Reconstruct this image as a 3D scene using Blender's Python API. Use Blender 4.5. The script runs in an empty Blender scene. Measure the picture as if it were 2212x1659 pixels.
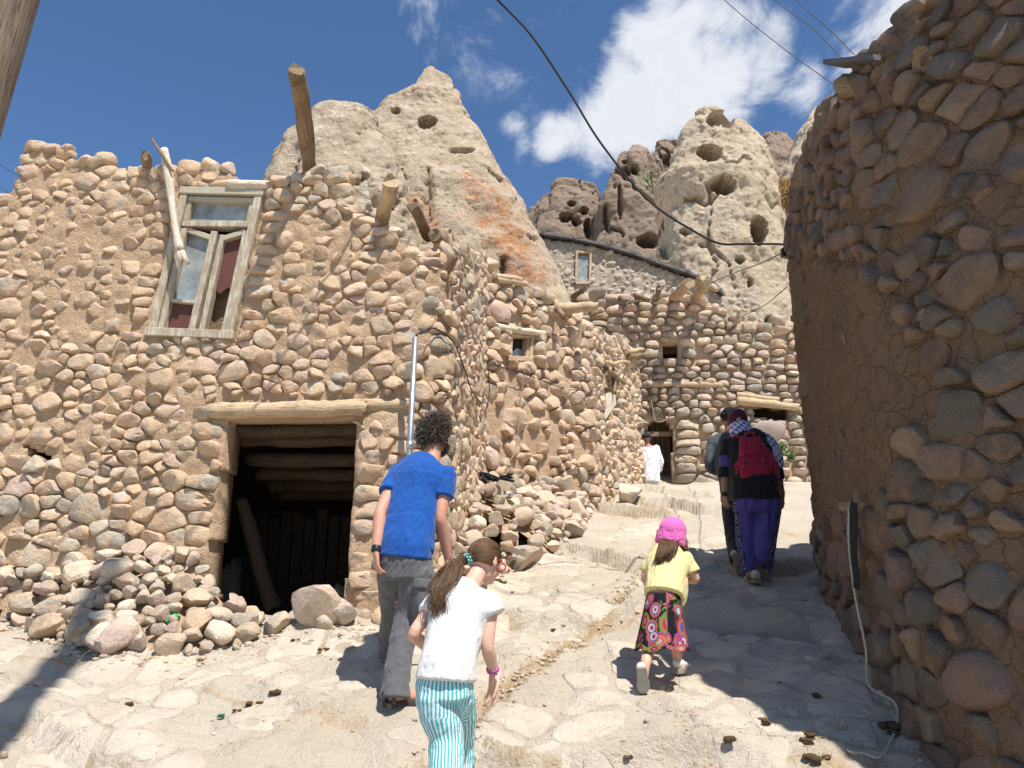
import bpy, math, random
import numpy as np
from mathutils import Vector, Matrix

sc = bpy.context.scene
col = sc.collection
R = random.Random(7)
NR = np.random.RandomState(11)
rad = math.radians

# ------------------------------------------------------------------ camera, sky, sun, exposure
CZ = 1.55
PITCH = rad(15.0)
FPX = 1720.0            # focal length in pixels of a 2212 x 1659 frame
cam_d = bpy.data.cameras.new('camera')
cam_d.sensor_width = 36.0
cam_d.lens = 36.0 * FPX / 2212.0
cam_d.clip_start = 0.05
cam_d.clip_end = 3000.0
cam = bpy.data.objects.new('camera', cam_d)
col.objects.link(cam)
cam.location = (0, 0, CZ)
cam.rotation_euler = (rad(90) + PITCH, 0, 0)
sc.camera = cam

SUN = Vector((0.29, -0.47, 1.0)).normalized()      # towards the sun
sun_d = bpy.data.lights.new('sun', 'SUN')
sun_d.energy = 4.8
sun_d.angle = rad(0.55)
sun_d.color = (1.0, 0.955, 0.88)
sun = bpy.data.objects.new('sun', sun_d)
col.objects.link(sun)
sun.rotation_euler = SUN.to_track_quat('Z', 'Y').to_euler()

sc.view_settings.view_transform = 'Standard'
sc.view_settings.look = 'None'
sc.view_settings.gamma = 1.0
sc.view_settings.exposure = 0.46
sc.view_settings.use_curve_mapping = False
sc.cycles.max_bounces = 6
sc.cycles.diffuse_bounces = 3

CT, ST = math.cos(PITCH), math.sin(PITCH)
def ray(u, v):
    x = (u - 1106.0) / FPX; y = (829.5 - v) / FPX
    f = CT - y * ST
    return x / f, (ST + y * CT) / f
def px(u, v, Y):
    a, b = ray(u, v)
    return Vector((a * Y, Y, CZ + b * Y))
def topx(p):
    x, y, z = p[0], p[1], p[2] - CZ
    f = y * CT + z * ST; up = -y * ST + z * CT
    return 1106 + FPX * x / f, 829.5 - FPX * up / f

# ------------------------------------------------------------------ node helpers
def nd(nt, t, **kw):
    n = nt.nodes.new(t)
    for k, v in kw.items():
        if k.startswith('_'):
            setattr(n, k[1:], v)
        else:
            key = int(k[1:]) if (k[0] == 'i' and k[1:].isdigit()) else k.replace('__', ' ')
            s = n.inputs[key]
            if isinstance(v, bpy.types.NodeSocket): nt.links.new(v, s)
            else: s.default_value = v
    return n
def math_n(nt, op, a, b=None, c=None, clamp=False):
    n = nt.nodes.new('ShaderNodeMath'); n.operation = op; n.use_clamp = clamp
    for i, v in enumerate((a, b, c)):
        if v is None: continue
        if isinstance(v, bpy.types.NodeSocket): nt.links.new(v, n.inputs[i])
        else: n.inputs[i].default_value = v
    return n.outputs[0]
def mixc(nt, f, a, b, mode='MIX'):
    n = nt.nodes.new('ShaderNodeMix'); n.data_type = 'RGBA'; n.blend_type = mode
    for s, v in ((n.inputs[0], f), (n.inputs[6], a), (n.inputs[7], b)):
        if isinstance(v, bpy.types.NodeSocket): nt.links.new(v, s)
        else: s.default_value = v if not isinstance(v, tuple) or len(v) == 4 else v + (1,)
    return n.outputs[2]
def ramp(nt, f, stops, interp='LINEAR'):
    n = nt.nodes.new('ShaderNodeValToRGB'); n.color_ramp.interpolation = interp
    el = n.color_ramp.elements
    while len(el) < len(stops): el.new(0.5)
    for e, (p, c) in zip(el, stops):
        e.position = p
        e.color = (c, c, c, 1) if isinstance(c, (int, float)) else (c if len(c) == 4 else tuple(c) + (1,))
    nt.links.new(f, n.inputs[0])
    return n.outputs[0]
def noise(nt, vec, scale, detail=4, rough=0.55, dist=0.0):
    n = nd(nt, 'ShaderNodeTexNoise', Scale=scale, Detail=detail, Roughness=rough, Distortion=dist)
    nt.links.new(vec, n.inputs['Vector'])
    return n.outputs['Fac']
def step(nt, f, a, b):
    n = nd(nt, 'ShaderNodeMapRange', _interpolation_type='SMOOTHSTEP')
    nt.links.new(f, n.inputs[0]); n.inputs[1].default_value = a; n.inputs[2].default_value = b
    return n.outputs[0]
def new_mat(name, rough=0.9, spec=0.3):
    m = bpy.data.materials.new(name); m.use_nodes = True
    nt = m.node_tree; b = nt.nodes['Principled BSDF']
    b.inputs['Roughness'].default_value = rough
    b.inputs['Specular IOR Level'].default_value = spec
    return m, nt, b
def bump(nt, b, h, strength, dist):
    n = nd(nt, 'ShaderNodeBump', Strength=strength, Distance=dist)
    nt.links.new(h, n.inputs['Height'])
    nt.links.new(n.outputs[0], b.inputs['Normal'])
    return n

# ------------------------------------------------------------------ world: Nishita sky with clouds
w = bpy.data.worlds.new('World'); sc.world = w; w.use_nodes = True
nt = w.node_tree
bg = nt.nodes['Background']
sky = nd(nt, 'ShaderNodeTexSky', _sky_type='NISHITA', _sun_disc=False)
sky.sun_elevation = math.asin(SUN.z)
sky.sun_rotation = math.atan2(SUN.x, SUN.y)
sky.altitude = 1200.0
sky.air_density = 1.0; sky.dust_density = 0.6; sky.ozone_density = 1.6
tc = nd(nt, 'ShaderNodeTexCoord').outputs['Generated']
def dirpx(u, v):
    a, b = ray(u, v)
    return Vector((a, 1, b)).normalized()
CLOUDS = [  # direction, radius (rad), weight
    (dirpx(1450, 215), .10, .95), (dirpx(1360, 250), .085, 1.0), (dirpx(1240, 275), .05, .72),
    (dirpx(1440, 70), .075, .85), (dirpx(1520, 60), .055, .72), (dirpx(1640, 130), .055, .55), (dirpx(1600, 270), .05, .55),
    (dirpx(1530, 160), .06, .85), (dirpx(1380, 60), .04, .6), (dirpx(1735, 160), .04, .6),
    (dirpx(1960, 60), .10, .95), (dirpx(1790, 205), .035, .5), (dirpx(930, 55), .085, .30), (dirpx(1090, 160), .06, .30),
    (dirpx(1180, 15), .05, .30), (dirpx(1130, 290), .03, .4), (dirpx(1050, 140), .05, .28),
    (dirpx(2600, 200), .15, .9), (dirpx(2350, -300), .12, .8), (dirpx(1300, -500), .12, .8), (dirpx(-500, -200), .12, .7)]
for az, el, r_ in ((95, 35, .16), (130, 55, .14), (165, 30, .18), (200, 48, .15), (240, 28, .18), (275, 50, .14), (300, 25, .16), (60, 60, .13), (20, 75, .14)):
    CLOUDS.append((Vector((math.sin(rad(az)) * math.cos(rad(el)), math.cos(rad(az)) * math.cos(rad(el)), math.sin(rad(el)))), r_, .9))
wob = nd(nt, 'ShaderNodeTexNoise', Scale=5.0, Detail=3.0); nt.links.new(tc, wob.inputs['Vector'])
wv = nd(nt, 'ShaderNodeVectorMath', _operation='SUBTRACT'); nt.links.new(wob.outputs['Color'], wv.inputs[0]); wv.inputs[1].default_value = (.5, .5, .5)
wv2 = nd(nt, 'ShaderNodeVectorMath', _operation='SCALE'); nt.links.new(wv.outputs[0], wv2.inputs[0]); wv2.inputs['Scale'].default_value = .12
wv3 = nd(nt, 'ShaderNodeVectorMath', _operation='ADD'); nt.links.new(tc, wv3.inputs[0]); nt.links.new(wv2.outputs[0], wv3.inputs[1])
acc = None
for d_, r_, k_ in CLOUDS:
    dn = nd(nt, 'ShaderNodeVectorMath', _operation='DISTANCE'); nt.links.new(wv3.outputs[0], dn.inputs[0]); dn.inputs[1].default_value = d_
    f = nd(nt, 'ShaderNodeMapRange', _interpolation_type='SMOOTHSTEP')
    nt.links.new(dn.outputs['Value'], f.inputs[0])
    f.inputs[1].default_value = r_ * 1.35; f.inputs[2].default_value = r_ * .1; f.inputs[3].default_value = 0; f.inputs[4].default_value = k_
    acc = f.outputs[0] if acc is None else math_n(nt, 'MAXIMUM', acc, f.outputs[0])
n1 = noise(nt, tc, 8.0, 10, .66, .35)
n2 = noise(nt, tc, 3.2, 4, .5)
dens = math_n(nt, 'ADD', acc, math_n(nt, 'MULTIPLY', math_n(nt, 'SUBTRACT', n1, .5), 2.2))
mask = math_n(nt, 'MULTIPLY', step(nt, dens, .26, 1.0), step(nt, acc, .02, .22))
shade = ramp(nt, dens, [(0.3, (5.8, 6.5, 7.6)), (.62, (8.3, 8.4, 8.6)), (.8, (7.5, 7.7, 8.0)), (1.0, (6.5, 6.8, 7.3))])
skyc = mixc(nt, 1.0, sky.outputs[0], (0.80, 1.03, 1.22, 1), 'MULTIPLY')
nt.links.new(mixc(nt, mask, skyc, shade), bg.inputs[0])
bg.inputs[1].default_value = 0.09

# ------------------------------------------------------------------ numeric noise
def _h(ix, iy, iz, seed):
    n = (ix.astype(np.int64) * 374761393 + iy.astype(np.int64) * 668265263 + iz.astype(np.int64) * 2147483647 + seed * 974711) & 0xffffffff
    n = ((n ^ (n >> 13)) * 1274126177) & 0xffffffff
    n = ((n ^ (n >> 15)) * 2246822519) & 0xffffffff
    return ((n ^ (n >> 16)) & 0xffff) / 65535.0
def vnoise(p, seed=0):
    p = np.asarray(p, float); i = np.floor(p); f = p - i; f = f * f * (3 - 2 * f)
    ix, iy, iz = i[..., 0], i[..., 1], i[..., 2]; fx, fy, fz = f[..., 0], f[..., 1], f[..., 2]
    r = 0
    for a in (0, 1):
        for b in (0, 1):
            for c in (0, 1):
                r = r + _h(ix + a, iy + b, iz + c, seed) * (fx if a else 1 - fx) * (fy if b else 1 - fy) * (fz if c else 1 - fz)
    return r
def fbm(p, octv=4, seed=0, gain=.5):
    p = np.asarray(p, float); r = 0; a = 1; t = 0
    for o in range(octv):
        r = r + a * vnoise(p * (2 ** o) + o * 17.3, seed + o); t += a; a *= gain
    return r / t
def sstep(a, b, x):
    t = np.clip((np.asarray(x, float) - a) / (b - a), 0, 1); return t * t * (3 - 2 * t)

# ------------------------------------------------------------------ object helpers
def tag(o, label=None, cat=None, group=None, kind=None):
    if label: o['label'] = label
    if cat: o['category'] = cat
    if group: o['group'] = group
    if kind: o['kind'] = kind
    return o
def empty(name, loc, label=None, cat=None, group=None):
    o = bpy.data.objects.new(name, None); col.objects.link(o); o.location = loc
    o.empty_display_size = .1
    return tag(o, label, cat, group)
def mesh_from(name, V, F, smooth=True, sharp=None):
    me = bpy.data.meshes.new(name)
    V = np.asarray(V, float)
    if isinstance(F, np.ndarray):
        k = F.shape[1]
        me.vertices.add(len(V)); me.vertices.foreach_set('co', V.ravel())
        me.loops.add(F.size); me.loops.foreach_set('vertex_index', F.ravel().astype(np.int32))
        me.polygons.add(len(F)); me.polygons.foreach_set('loop_start', np.arange(0, F.size, k, dtype=np.int32))
        me.update(calc_edges=True)
    else:
        me.from_pydata([tuple(v) for v in V], [], [tuple(f) for f in F])
    me.polygons.foreach_set('use_smooth', np.full(len(me.polygons), smooth))
    me.update()
    if sharp: me.set_sharp_from_angle(angle=rad(sharp))
    return me
def wloc(o):
    l = Vector((0, 0, 0))
    while o is not None:
        l += o.matrix_basis.translation; o = o.parent
    return l
def grain(me):
    co = np.empty(len(me.vertices) * 3); me.vertices.foreach_get('co', co); co = co.reshape(-1, 3)
    c = co - co.mean(0); wv_, ev = np.linalg.eigh(c.T @ c); q = c @ ev
    q[:, 2] *= .05; q += co.mean(0) * .37
    a = me.attributes.new('grain', 'FLOAT_VECTOR', 'POINT'); a.data.foreach_set('vector', q.ravel())
def link(name, me, mat, root=None, at=None):
    """mesh in world coordinates -> object; child of root, or top-level with its origin at the base"""
    if mat is not None and not me.materials: me.materials.append(mat)
    if mat is not None and 'wood' in mat: grain(me)
    o = bpy.data.objects.new(name, me); col.objects.link(o)
    if root is not None:
        o.parent = root; o.matrix_basis = Matrix.Translation(-wloc(root))
    else:
        co = np.empty(len(me.vertices) * 3); me.vertices.foreach_get('co', co); co = co.reshape(-1, 3)
        b = np.array([co[:, 0].mean(), co[:, 1].mean(), co[:, 2].min()]) if at is None else np.array(at)
        me.vertices.foreach_set('co', (co - b).ravel()); me.update()
        o.location = b
    return o
def add(name, V, F, mat, root=None, smooth=True, sharp=None):
    return link(name, mesh_from(name, V, F, smooth, sharp), mat, root)
def joinVF(parts):
    Vs, Fs, n = [], [], 0
    for V, F in parts:
        V = np.asarray(V, float); Vs.append(V)
        Fs.extend([tuple(int(i) + n for i in f) for f in F]); n += len(V)
    return np.vstack(Vs), Fs
def grid_faces(nu, nv, wrap_u=False):
    F = []
    for j in range(nv - 1):
        for i in range(nu if wrap_u else nu - 1):
            a = j * nu + i; b = j * nu + (i + 1) % nu
            F.append((a, b, b + nu, a + nu))
    return F
def frames(P):
    P = [Vector(p) for p in P]; out = []
    ref = Vector((0, 0, 1))
    t0 = (P[1] - P[0]).normalized()
    if abs(t0.z) > .9: ref = Vector((0, 1, 0))
    sx = t0.cross(ref).normalized()
    for i in range(len(P)):
        t = (P[min(i + 1, len(P) - 1)] - P[max(i - 1, 0)]).normalized()
        sx = (sx - t * sx.dot(t)).normalized()
        out.append((P[i], t, sx, t.cross(sx)))
    return out
def tubeVF(P, rr, n=8, cap=True, rough=0.0, seed=0):
    """round tube along the points P with radii rr"""
    fr = frames(P); V = []
    if not hasattr(rr, '__len__'): rr = [rr] * len(P)
    for (c, t, a, b), r in zip(fr, rr):
        for k in range(n):
            q = 2 * math.pi * k / n
            V.append(c + (a * math.cos(q) + b * math.sin(q)) * r)
    V = np.array([tuple(v) for v in V])
    if rough:
        c = np.repeat(np.array([tuple(f[0]) for f in fr]), n, 0)
        d = V - c
        k = 1 + rough * (fbm(V * np.array([6, 6, 6.]) + seed * 3.1, 3, seed) - .5) * 2
        V = c + d * k[:, None]
    F = grid_faces(n, len(P), True)
    F = [tuple(reversed(f)) for f in F]
    if cap:
        m = len(P)
        F.append(tuple(range(n))); F.append(tuple(reversed(range((m - 1) * n, m * n))))
    return V, F
def lerp3(a, b, t): return Vector(a) * (1 - t) + Vector(b) * t
def polyline(P, step_=.05):
    P = [Vector(p) for p in P]; out = [P[0]]
    for a, b in zip(P[:-1], P[1:]):
        n = max(1, int((b - a).length / step_))
        for i in range(1, n + 1): out.append(a.lerp(b, i / n))
    return out
def catmull(P, n=8):
    P = [Vector(p) for p in P]; Q = [P[0] * 2 - P[1]] + P + [P[-1] * 2 - P[-2]]; out = []
    for i in range(1, len(Q) - 2):
        p0, p1, p2, p3 = Q[i - 1:i + 3]
        for k in range(n):
            t = k / n
            out.append(.5 * ((2 * p1) + (p2 - p0) * t + (2 * p0 - 5 * p1 + 4 * p2 - p3) * t * t + (3 * p1 - p0 - 3 * p2 + p3) * t ** 3))
    out.append(P[-1]); return out
def boxVF(c, ax, ay, az):
    """box with half-axis vectors"""
    c, ax, ay, az = map(Vector, (c, ax, ay, az)); V = []
    for i in (-1, 1):
        for j in (-1, 1):
            for k in (-1, 1): V.append(tuple(c + ax * i + ay * j + az * k))
    F = [(0, 1, 3, 2), (4, 6, 7, 5), (0, 4, 5, 1), (2, 3, 7, 6), (0, 2, 6, 4), (1, 5, 7, 3)]
    return np.array(V), F
def log_obj(name, p0, p1, r0, r1, mat, root=None, bend=.02, seed=1, n=10, label=None):
    p0, p1 = Vector(p0), Vector(p1); rr = random.Random(seed)
    b1 = Vector((rr.uniform(-1, 1), rr.uniform(-1, 1), rr.uniform(-1, 1))) * bend * (p1 - p0).length
    pts = catmull([p0, p0.lerp(p1, .33) + b1, p0.lerp(p1, .7) - b1 * .6, p1], 5)
    m = len(pts); rs = [(r0 + (r1 - r0) * i / (m - 1)) for i in range(m)]
    V, F = tubeVF(pts, rs, n, True, .34, seed)
    for e_ in (slice(0, n), slice(len(V) - n, len(V))):
        V[e_] += np.outer(NR.uniform(-.5, .5, n) * r1, np.array(tuple((p1 - p0).normalized())))
    me = mesh_from(name, V, F, True)
    for p in me.polygons:
        if len(p.vertices) > 4: p.use_smooth = False
    o = link(name, me, mat, root)
    if label: o['label'] = label
    return o
# ------------------------------------------------------------------ materials
def stone_mat(name, palette, mud, mud_amt, scale=1.0, gain=1.0):
    m, nt, b = new_mat(name, .93, .2)
    pos = nd(nt, 'ShaderNodeNewGeometry'); P = pos.outputs['Position']
    r = math_n(nt, 'FRACT', math_n(nt, 'ADD', nd(nt, 'ShaderNodeObjectInfo').outputs['Random'], pos.outputs['Random Per Island']))
    k = len(palette)
    c = ramp(nt, r, [(i / k, p) for i, p in enumerate(palette)], 'CONSTANT')
    r2 = math_n(nt, 'FRACT', math_n(nt, 'MULTIPLY', r, 37.7))
    bright = math_n(nt, 'MULTIPLY_ADD', r2, .4, .8 * gain)
    mott = noise(nt, P, 9 * scale, 4, .65)
    spec = noise(nt, P, 90 * scale, 2, .6)
    bright = math_n(nt, 'MULTIPLY', bright, math_n(nt, 'MULTIPLY_ADD', mott, .7, .65))
    bright = math_n(nt, 'MULTIPLY', bright, math_n(nt, 'MULTIPLY_ADD', step(nt, spec, .38, .62), .22, .88))
    hs = nd(nt, 'ShaderNodeVectorMath', _operation='SCALE'); nt.links.new(c, hs.inputs[0]); nt.links.new(bright, hs.inputs['Scale'])
    smear = noise(nt, P, 6.5 * scale, 5, .7)
    dust = math_n(nt, 'MULTIPLY', step(nt, smear, .62 - .28 * mud_amt, .80 - .28 * mud_amt), .85)
    nt.links.new(mixc(nt, dust, hs.outputs[0], mud + (1,)), b.inputs['Base Color'])
    h = math_n(nt, 'ADD', math_n(nt, 'MULTIPLY', noise(nt, P, 22 * scale, 5, .72), 1.0), math_n(nt, 'MULTIPLY', dust, .25))
    bump(nt, b, h, .75, .022 / scale)
    return m
def mud_mat(name, c1, c2, c3, scale=1.0, crack=.0):
    m, nt, b = new_mat(name, .97, .1)
    P = nd(nt, 'ShaderNodeNewGeometry').outputs['Position']
    n1 = noise(nt, P, 1.6 * scale, 5, .6); n2 = noise(nt, P, 12 * scale, 6, .74); n3 = noise(nt, P, 70 * scale, 3, .7)
    c = mixc(nt, step(nt, n1, .32, .68), c1 + (1,), c2 + (1,))
    c = mixc(nt, math_n(nt, 'MULTIPLY', step(nt, n2, .5, .75), .6), c, c3 + (1,))
    c = mixc(nt, math_n(nt, 'MULTIPLY', step(nt, n3, .60, .72), .35), c, (c1[0] * .5, c1[1] * .47, c1[2] * .45, 1))
    nt.links.new(c, b.inputs['Base Color'])
    h = math_n(nt, 'ADD', n2, math_n(nt, 'MULTIPLY', n3, .3))
    vo = nd(nt, 'ShaderNodeTexVoronoi', _feature='DISTANCE_TO_EDGE', Scale=7.0 * scale)
    dv = nd(nt, 'ShaderNodeVectorMath', _operation='ADD'); nt.links.new(P, dv.inputs[0])
    nn = nd(nt, 'ShaderNodeTexNoise', Scale=9.0 * scale, Detail=4.0); nt.links.new(P, nn.inputs['Vector'])
    sc_ = nd(nt, 'ShaderNodeVectorMath', _operation='SCALE'); nt.links.new(nn.outputs['Color'], sc_.inputs[0]); sc_.inputs['Scale'].default_value = .16
    nt.links.new(sc_.outputs[0], dv.inputs[1]); nt.links.new(dv.outputs[0], vo.inputs['Vector'])
    h = math_n(nt, 'ADD', h, math_n(nt, 'MULTIPLY', step(nt, vo.outputs['Distance'], 0, .05), crack))
    bump(nt, b, h, 1.0, .05 / scale)
    return m
MUD = (.57, .395, .25)
M = {}
PAL = [(.51, .405, .30), (.48, .37, .285), (.46, .385, .30), (.385, .335, .27), (.48, .365, .30), (.54, .45, .35),
       (.405, .345, .265), (.50, .36, .245), (.325, .29, .24), (.45, .335, .28), (.52, .42, .31), (.43, .33, .26), (.36, .29, .225), (.49, .385, .275)]
PAL_SHADE = [(.25, .18, .125), (.22, .155, .115), (.20, .155, .12), (.16, .135, .115), (.235, .16, .12), (.26, .19, .135),
        (.185, .15, .115), (.225, .15, .11), (.20, .14, .115), (.155, .132, .108)]  # right house stones, with the wall's shade darkened into the palette
M['stone'] = stone_mat('wall_stone', PAL, MUD, .62, 1.0, 1.14)
M['stone_muddy'] = stone_mat('wall_stone_muddy', PAL, MUD, .92, 1.0, 1.14)
M['stone_far'] = stone_mat('wall_stone_far', PAL, (.58, .42, .28), .35, .6, 1.08)
M['stone_shade'] = stone_mat('shade_darkened_stone', PAL_SHADE, (.225, .15, .095), .5, .8, .8)  # stone and smear colours lowered to deepen the wall's shade
M['rubble'] = stone_mat('rubble_stone', PAL, (.56, .42, .295), .5, .9, 1.08)
M['mud'] = mud_mat('clay_mortar', MUD, (.61, .435, .285), (.50, .34, .215), 1.0, .12)
M['mud_far'] = mud_mat('clay_mortar_far', (.58, .42, .28), (.62, .46, .31), (.48, .34, .225), .7, .1)
M['mud_shade'] = mud_mat('shade_darkened_red_clay', (.225, .155, .102), (.25, .172, .113), (.175, .118, .078), .9, .3)  # redder clay, its colour also lowered to deepen the wall's shade
M['plaster'] = mud_mat('grey_plaster', (.51, .43, .335), (.56, .48, .38), (.43, .355, .27), .9, .4)
M['interior'] = mud_mat('shade_darkened_clay', (.075, .052, .036), (.09, .062, .042), (.055, .04, .028), 1.0, .2)  # clay colour cut down so the rooms and back planks look unlit
def wood_mat(name, c1, c2, grain=18.0, rough=.85, axis=None):
    m, nt, b = new_mat(name, rough, .25)
    m['wood'] = 1
    G = nd(nt, 'ShaderNodeAttribute', _attribute_name='grain').outputs['Vector']
    P = nd(nt, 'ShaderNodeNewGeometry').outputs['Position']
    n1 = noise(nt, G, 70, 5, .65); n2 = noise(nt, P, 6, 4, .6); n3 = noise(nt, G, 190, 2, .6)
    f = math_n(nt, 'ADD', math_n(nt, 'MULTIPLY', n1, .6), math_n(nt, 'MULTIPLY', n2, .4))
    c = ramp(nt, f, [(.34, c2), (.5, c1), (.66, tuple(min(1, x * 1.2) for x in c1))])
    c = mixc(nt, math_n(nt, 'MULTIPLY', step(nt, n3, .60, .68), .75), c, tuple(x * .45 for x in c2) + (1,))
    nt.links.new(c, b.inputs['Base Color'])
    bump(nt, b, math_n(nt, 'SUBTRACT', n1, math_n(nt, 'MULTIPLY', step(nt, n3, .6, .68), .4)), .8, .012)
    return m
M['log'] = wood_mat('weathered_log', (.55, .41, .26), (.33, .22, .13), 22)
M['log_dark'] = wood_mat('old_dark_timber', (.27, .19, .115), (.13, .085, .05), 20)
M['log_shade_dark'] = wood_mat('shade_darkened_timber', (.085, .058, .036), (.045, .03, .02), 20)  # indoor timber colour darkened to stand for the room's shade
M['log_pale'] = wood_mat('peeled_pale_wood', (.68, .58, .45), (.50, .40, .29), 26, .8, 'X')
M['pole'] = wood_mat('grey_pole_wood', (.30, .23, .165), (.16, .115, .08), 26, .85, 'X')
def paint_mat(name, c1, c2, rough=.6):
    m, nt, b = new_mat(name, rough, .3)
    P = nd(nt, 'ShaderNodeNewGeometry').outputs['Position']
    mp = nd(nt, 'ShaderNodeMapping'); nt.links.new(P, mp.inputs['Vector']); mp.inputs['Scale'].default_value = (1, 1, .12)
    n = noise(nt, mp.outputs[0], 60, 4, .7)
    n2 = noise(nt, P, 7, 4)
    f = step(nt, math_n(nt, 'ADD', n, math_n(nt, 'MULTIPLY', n2, .7)), .62, .95)
    nt.links.new(mixc(nt, f, c1 + (1,), c2 + (1,)), b.inputs['Base Color'])
    bump(nt, b, n, .5, .004)
    return m
M['frame_paint'] = paint_mat('peeling_cream_paint', (.58, .53, .42), (.36, .29, .20))
M['frame_green'] = paint_mat('peeling_green_paint', (.42, .44, .35), (.44, .37, .27))
def plain(name, c, rough=.6, spec=.3, metal=0, nscale=None, namt=.2, bmp=0):
    m, nt, b = new_mat(name, rough, spec)
    b.inputs['Metallic'].default_value = metal
    P = nd(nt, 'ShaderNodeNewGeometry').outputs['Position']
    n = noise(nt, P, nscale or 12, 5, .6)
    k = math_n(nt, 'MULTIPLY_ADD', n, namt * 2, 1 - namt)
    s = nd(nt, 'ShaderNodeVectorMath', _operation='SCALE'); s.inputs[0].default_value = c; nt.links.new(k, s.inputs['Scale'])
    nt.links.new(s.outputs[0], b.inputs['Base Color'])
    if bmp: bump(nt, b, n, bmp, .01)
    return m
M['cable'] = plain('black_cable', (.018, .018, .02), .45, .4)
M['wire'] = plain('thin_wire', (.05, .05, .055), .5)
M['zinc'] = plain('galvanised_steel', (.52, .54, .56), .38, .5, .85, 25, .12)
M['redboard'] = plain('dull_red_board', (.13, .05, .04), .65, .3, 0, 6, .25)
M['rope'] = plain('pale_rope', (.55, .48, .40), .9, .2, 0, 150, .35, .6)
M['twine'] = plain('grey_twine', (.33, .27, .2), .9)
M['black_cloth'] = plain('black_rag', (.02, .02, .023), .9)
M['roof_dark'] = plain('dark_roof_felt', (.12, .113, .115), .9, .2, 0, 10, .35, .8)
M['dung'] = plain('dry_dung', (.10, .065, .035), .95, .1, 0, 60, .5, 1.0)
M['green'] = plain('green_plastic', (.02, .42, .10), .25, .5)
M['greenglass'] = plain('green_glass', (.01, .13, .04), .08, .6)
M['straw'] = plain('straw', (.50, .35, .16), .9)
M['plastic_white'] = plain('white_plastic', (.75, .75, .74), .4)
def glass_mat():
    m, nt, b = new_mat('dusty_glass', .12, .5)
    P = nd(nt, 'ShaderNodeNewGeometry').outputs['Position']
    n = noise(nt, P, 5, 4, .6)
    nt.links.new(ramp(nt, n, [(.3, (.16, .19, .19)), (.6, (.34, .37, .36)), (.8, (.55, .56, .54))]), b.inputs['Base Color'])
    nt.links.new(ramp(nt, n, [(.3, .12), (.8, .5)]), b.inputs['Roughness'])
    return m
M['glass'] = glass_mat()
def rock_mat(name, c1, c2, c3, scale=1.0, lichen=None, pits=.6):
    m, nt, b = new_mat(name, .96, .15)
    P = nd(nt, 'ShaderNodeNewGeometry').outputs['Position']
    n1 = noise(nt, P, .35 * scale, 4, .6); n2 = noise(nt, P, 1.7 * scale, 6, .7); n3 = noise(nt, P, 9 * scale, 5, .75)
    c = mixc(nt, step(nt, n1, .35, .65), c1 + (1,), c2 + (1,))
    c = mixc(nt, math_n(nt, 'MULTIPLY', step(nt, n2, .54, .70), .75), c, c3 + (1,))
    vo = nd(nt, 'ShaderNodeTexVoronoi', Scale=5.5 * scale); nt.links.new(P, vo.inputs['Vector'])
    cc = nd(nt, 'ShaderNodeSeparateColor', i0=vo.outputs['Color'])
    g = math_n(nt, 'MULTIPLY', step(nt, vo.outputs['Distance'], .38, .22), step(nt, cc.outputs[0], .5, .55))
    gc = ramp(nt, cc.outputs[1], [(0, tuple(x * .5 for x in c1)), (.5, tuple(x * .75 for x in c1)), (1, tuple(min(1, x * 1.35) for x in c1))])
    c = mixc(nt, math_n(nt, 'MULTIPLY', g, .7), c, gc)
    k = math_n(nt, 'MULTIPLY_ADD', n3, 1.1, .45)
    s = nd(nt, 'ShaderNodeVectorMath', _operation='SCALE'); nt.links.new(c, s.inputs[0]); nt.links.new(k, s.inputs['Scale'])
    c = s.outputs[0]
    if lichen:
        at = nd(nt, 'ShaderNodeAttribute', _attribute_name='lichen').outputs['Fac']
        f = math_n(nt, 'ADD', at, math_n(nt, 'MULTIPLY', math_n(nt, 'SUBTRACT', n2, .5), 1.7))
        f = math_n(nt, 'ADD', f, math_n(nt, 'MULTIPLY', math_n(nt, 'SUBTRACT', n3, .5), 2.0))
        c = mixc(nt, math_n(nt, 'MULTIPLY', step(nt, f, .42, .8), .85), c, lichen + (1,))
    nt.links.new(c, b.inputs['Base Color'])
    h = math_n(nt, 'ADD', math_n(nt, 'MULTIPLY', n2, .5), math_n(nt, 'MULTIPLY', n3, .6))
    h = math_n(nt, 'ADD', h, math_n(nt, 'MULTIPLY', g, pits * .3))
    bump(nt, b, h, 1.0, .13 / scale)
    return m
M['tuff'] = rock_mat('pale_tuff', (.50, .395, .285), (.44, .345, .25), (.72, .64, .54), 1.0, (.42, .16, .055))
M['tuff2'] = rock_mat('tan_tuff', (.47, .37, .265), (.53, .43, .315), (.62, .54, .43), .8)
M['cliff'] = rock_mat('brown_cliff', (.29, .215, .16), (.33, .245, .185), (.235, .175, .13), .5)
# ------------------------------------------------------------------ ground
GY = np.array([-400, -60, -6, 0, 2.4, 3.5, 4.2, 4.85, 6.0, 7.25, 9, 12.5, 18, 20.5, 24, 34, 60, 120, 400.])
GZ = np.array([-60, -10, -1.9, -1.5, -1.30, -1.10, -.90, -.665, -.33, .04, .46, 1.34, 2.58, 3.15, 3.9, 7.0, 15., 30., 60.]) + CZ
_gy = np.linspace(-8, 26, 700); _gz = np.interp(_gy, GY, GZ)
_k = np.hanning(23); _k /= _k.sum()
_gs = np.convolve(np.pad(_gz, 11, mode='edge'), _k, 'valid')
def gbase(y):
    y = np.asarray(y, float)
    return np.where((y > -7.5) & (y < 25.5), np.interp(y, _gy, _gs), np.interp(y, GY, GZ))
def hit_base(u, v):
    a, b = ray(u, v); Y = np.linspace(2.2, 30, 6000)
    d = CZ + b * Y - gbase(Y)
    i = np.argmax(d < 0) if (d < 0).any() else len(Y) - 1
    # first crossing from above
    return a * Y[i], Y[i]
STEPS = []
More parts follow.
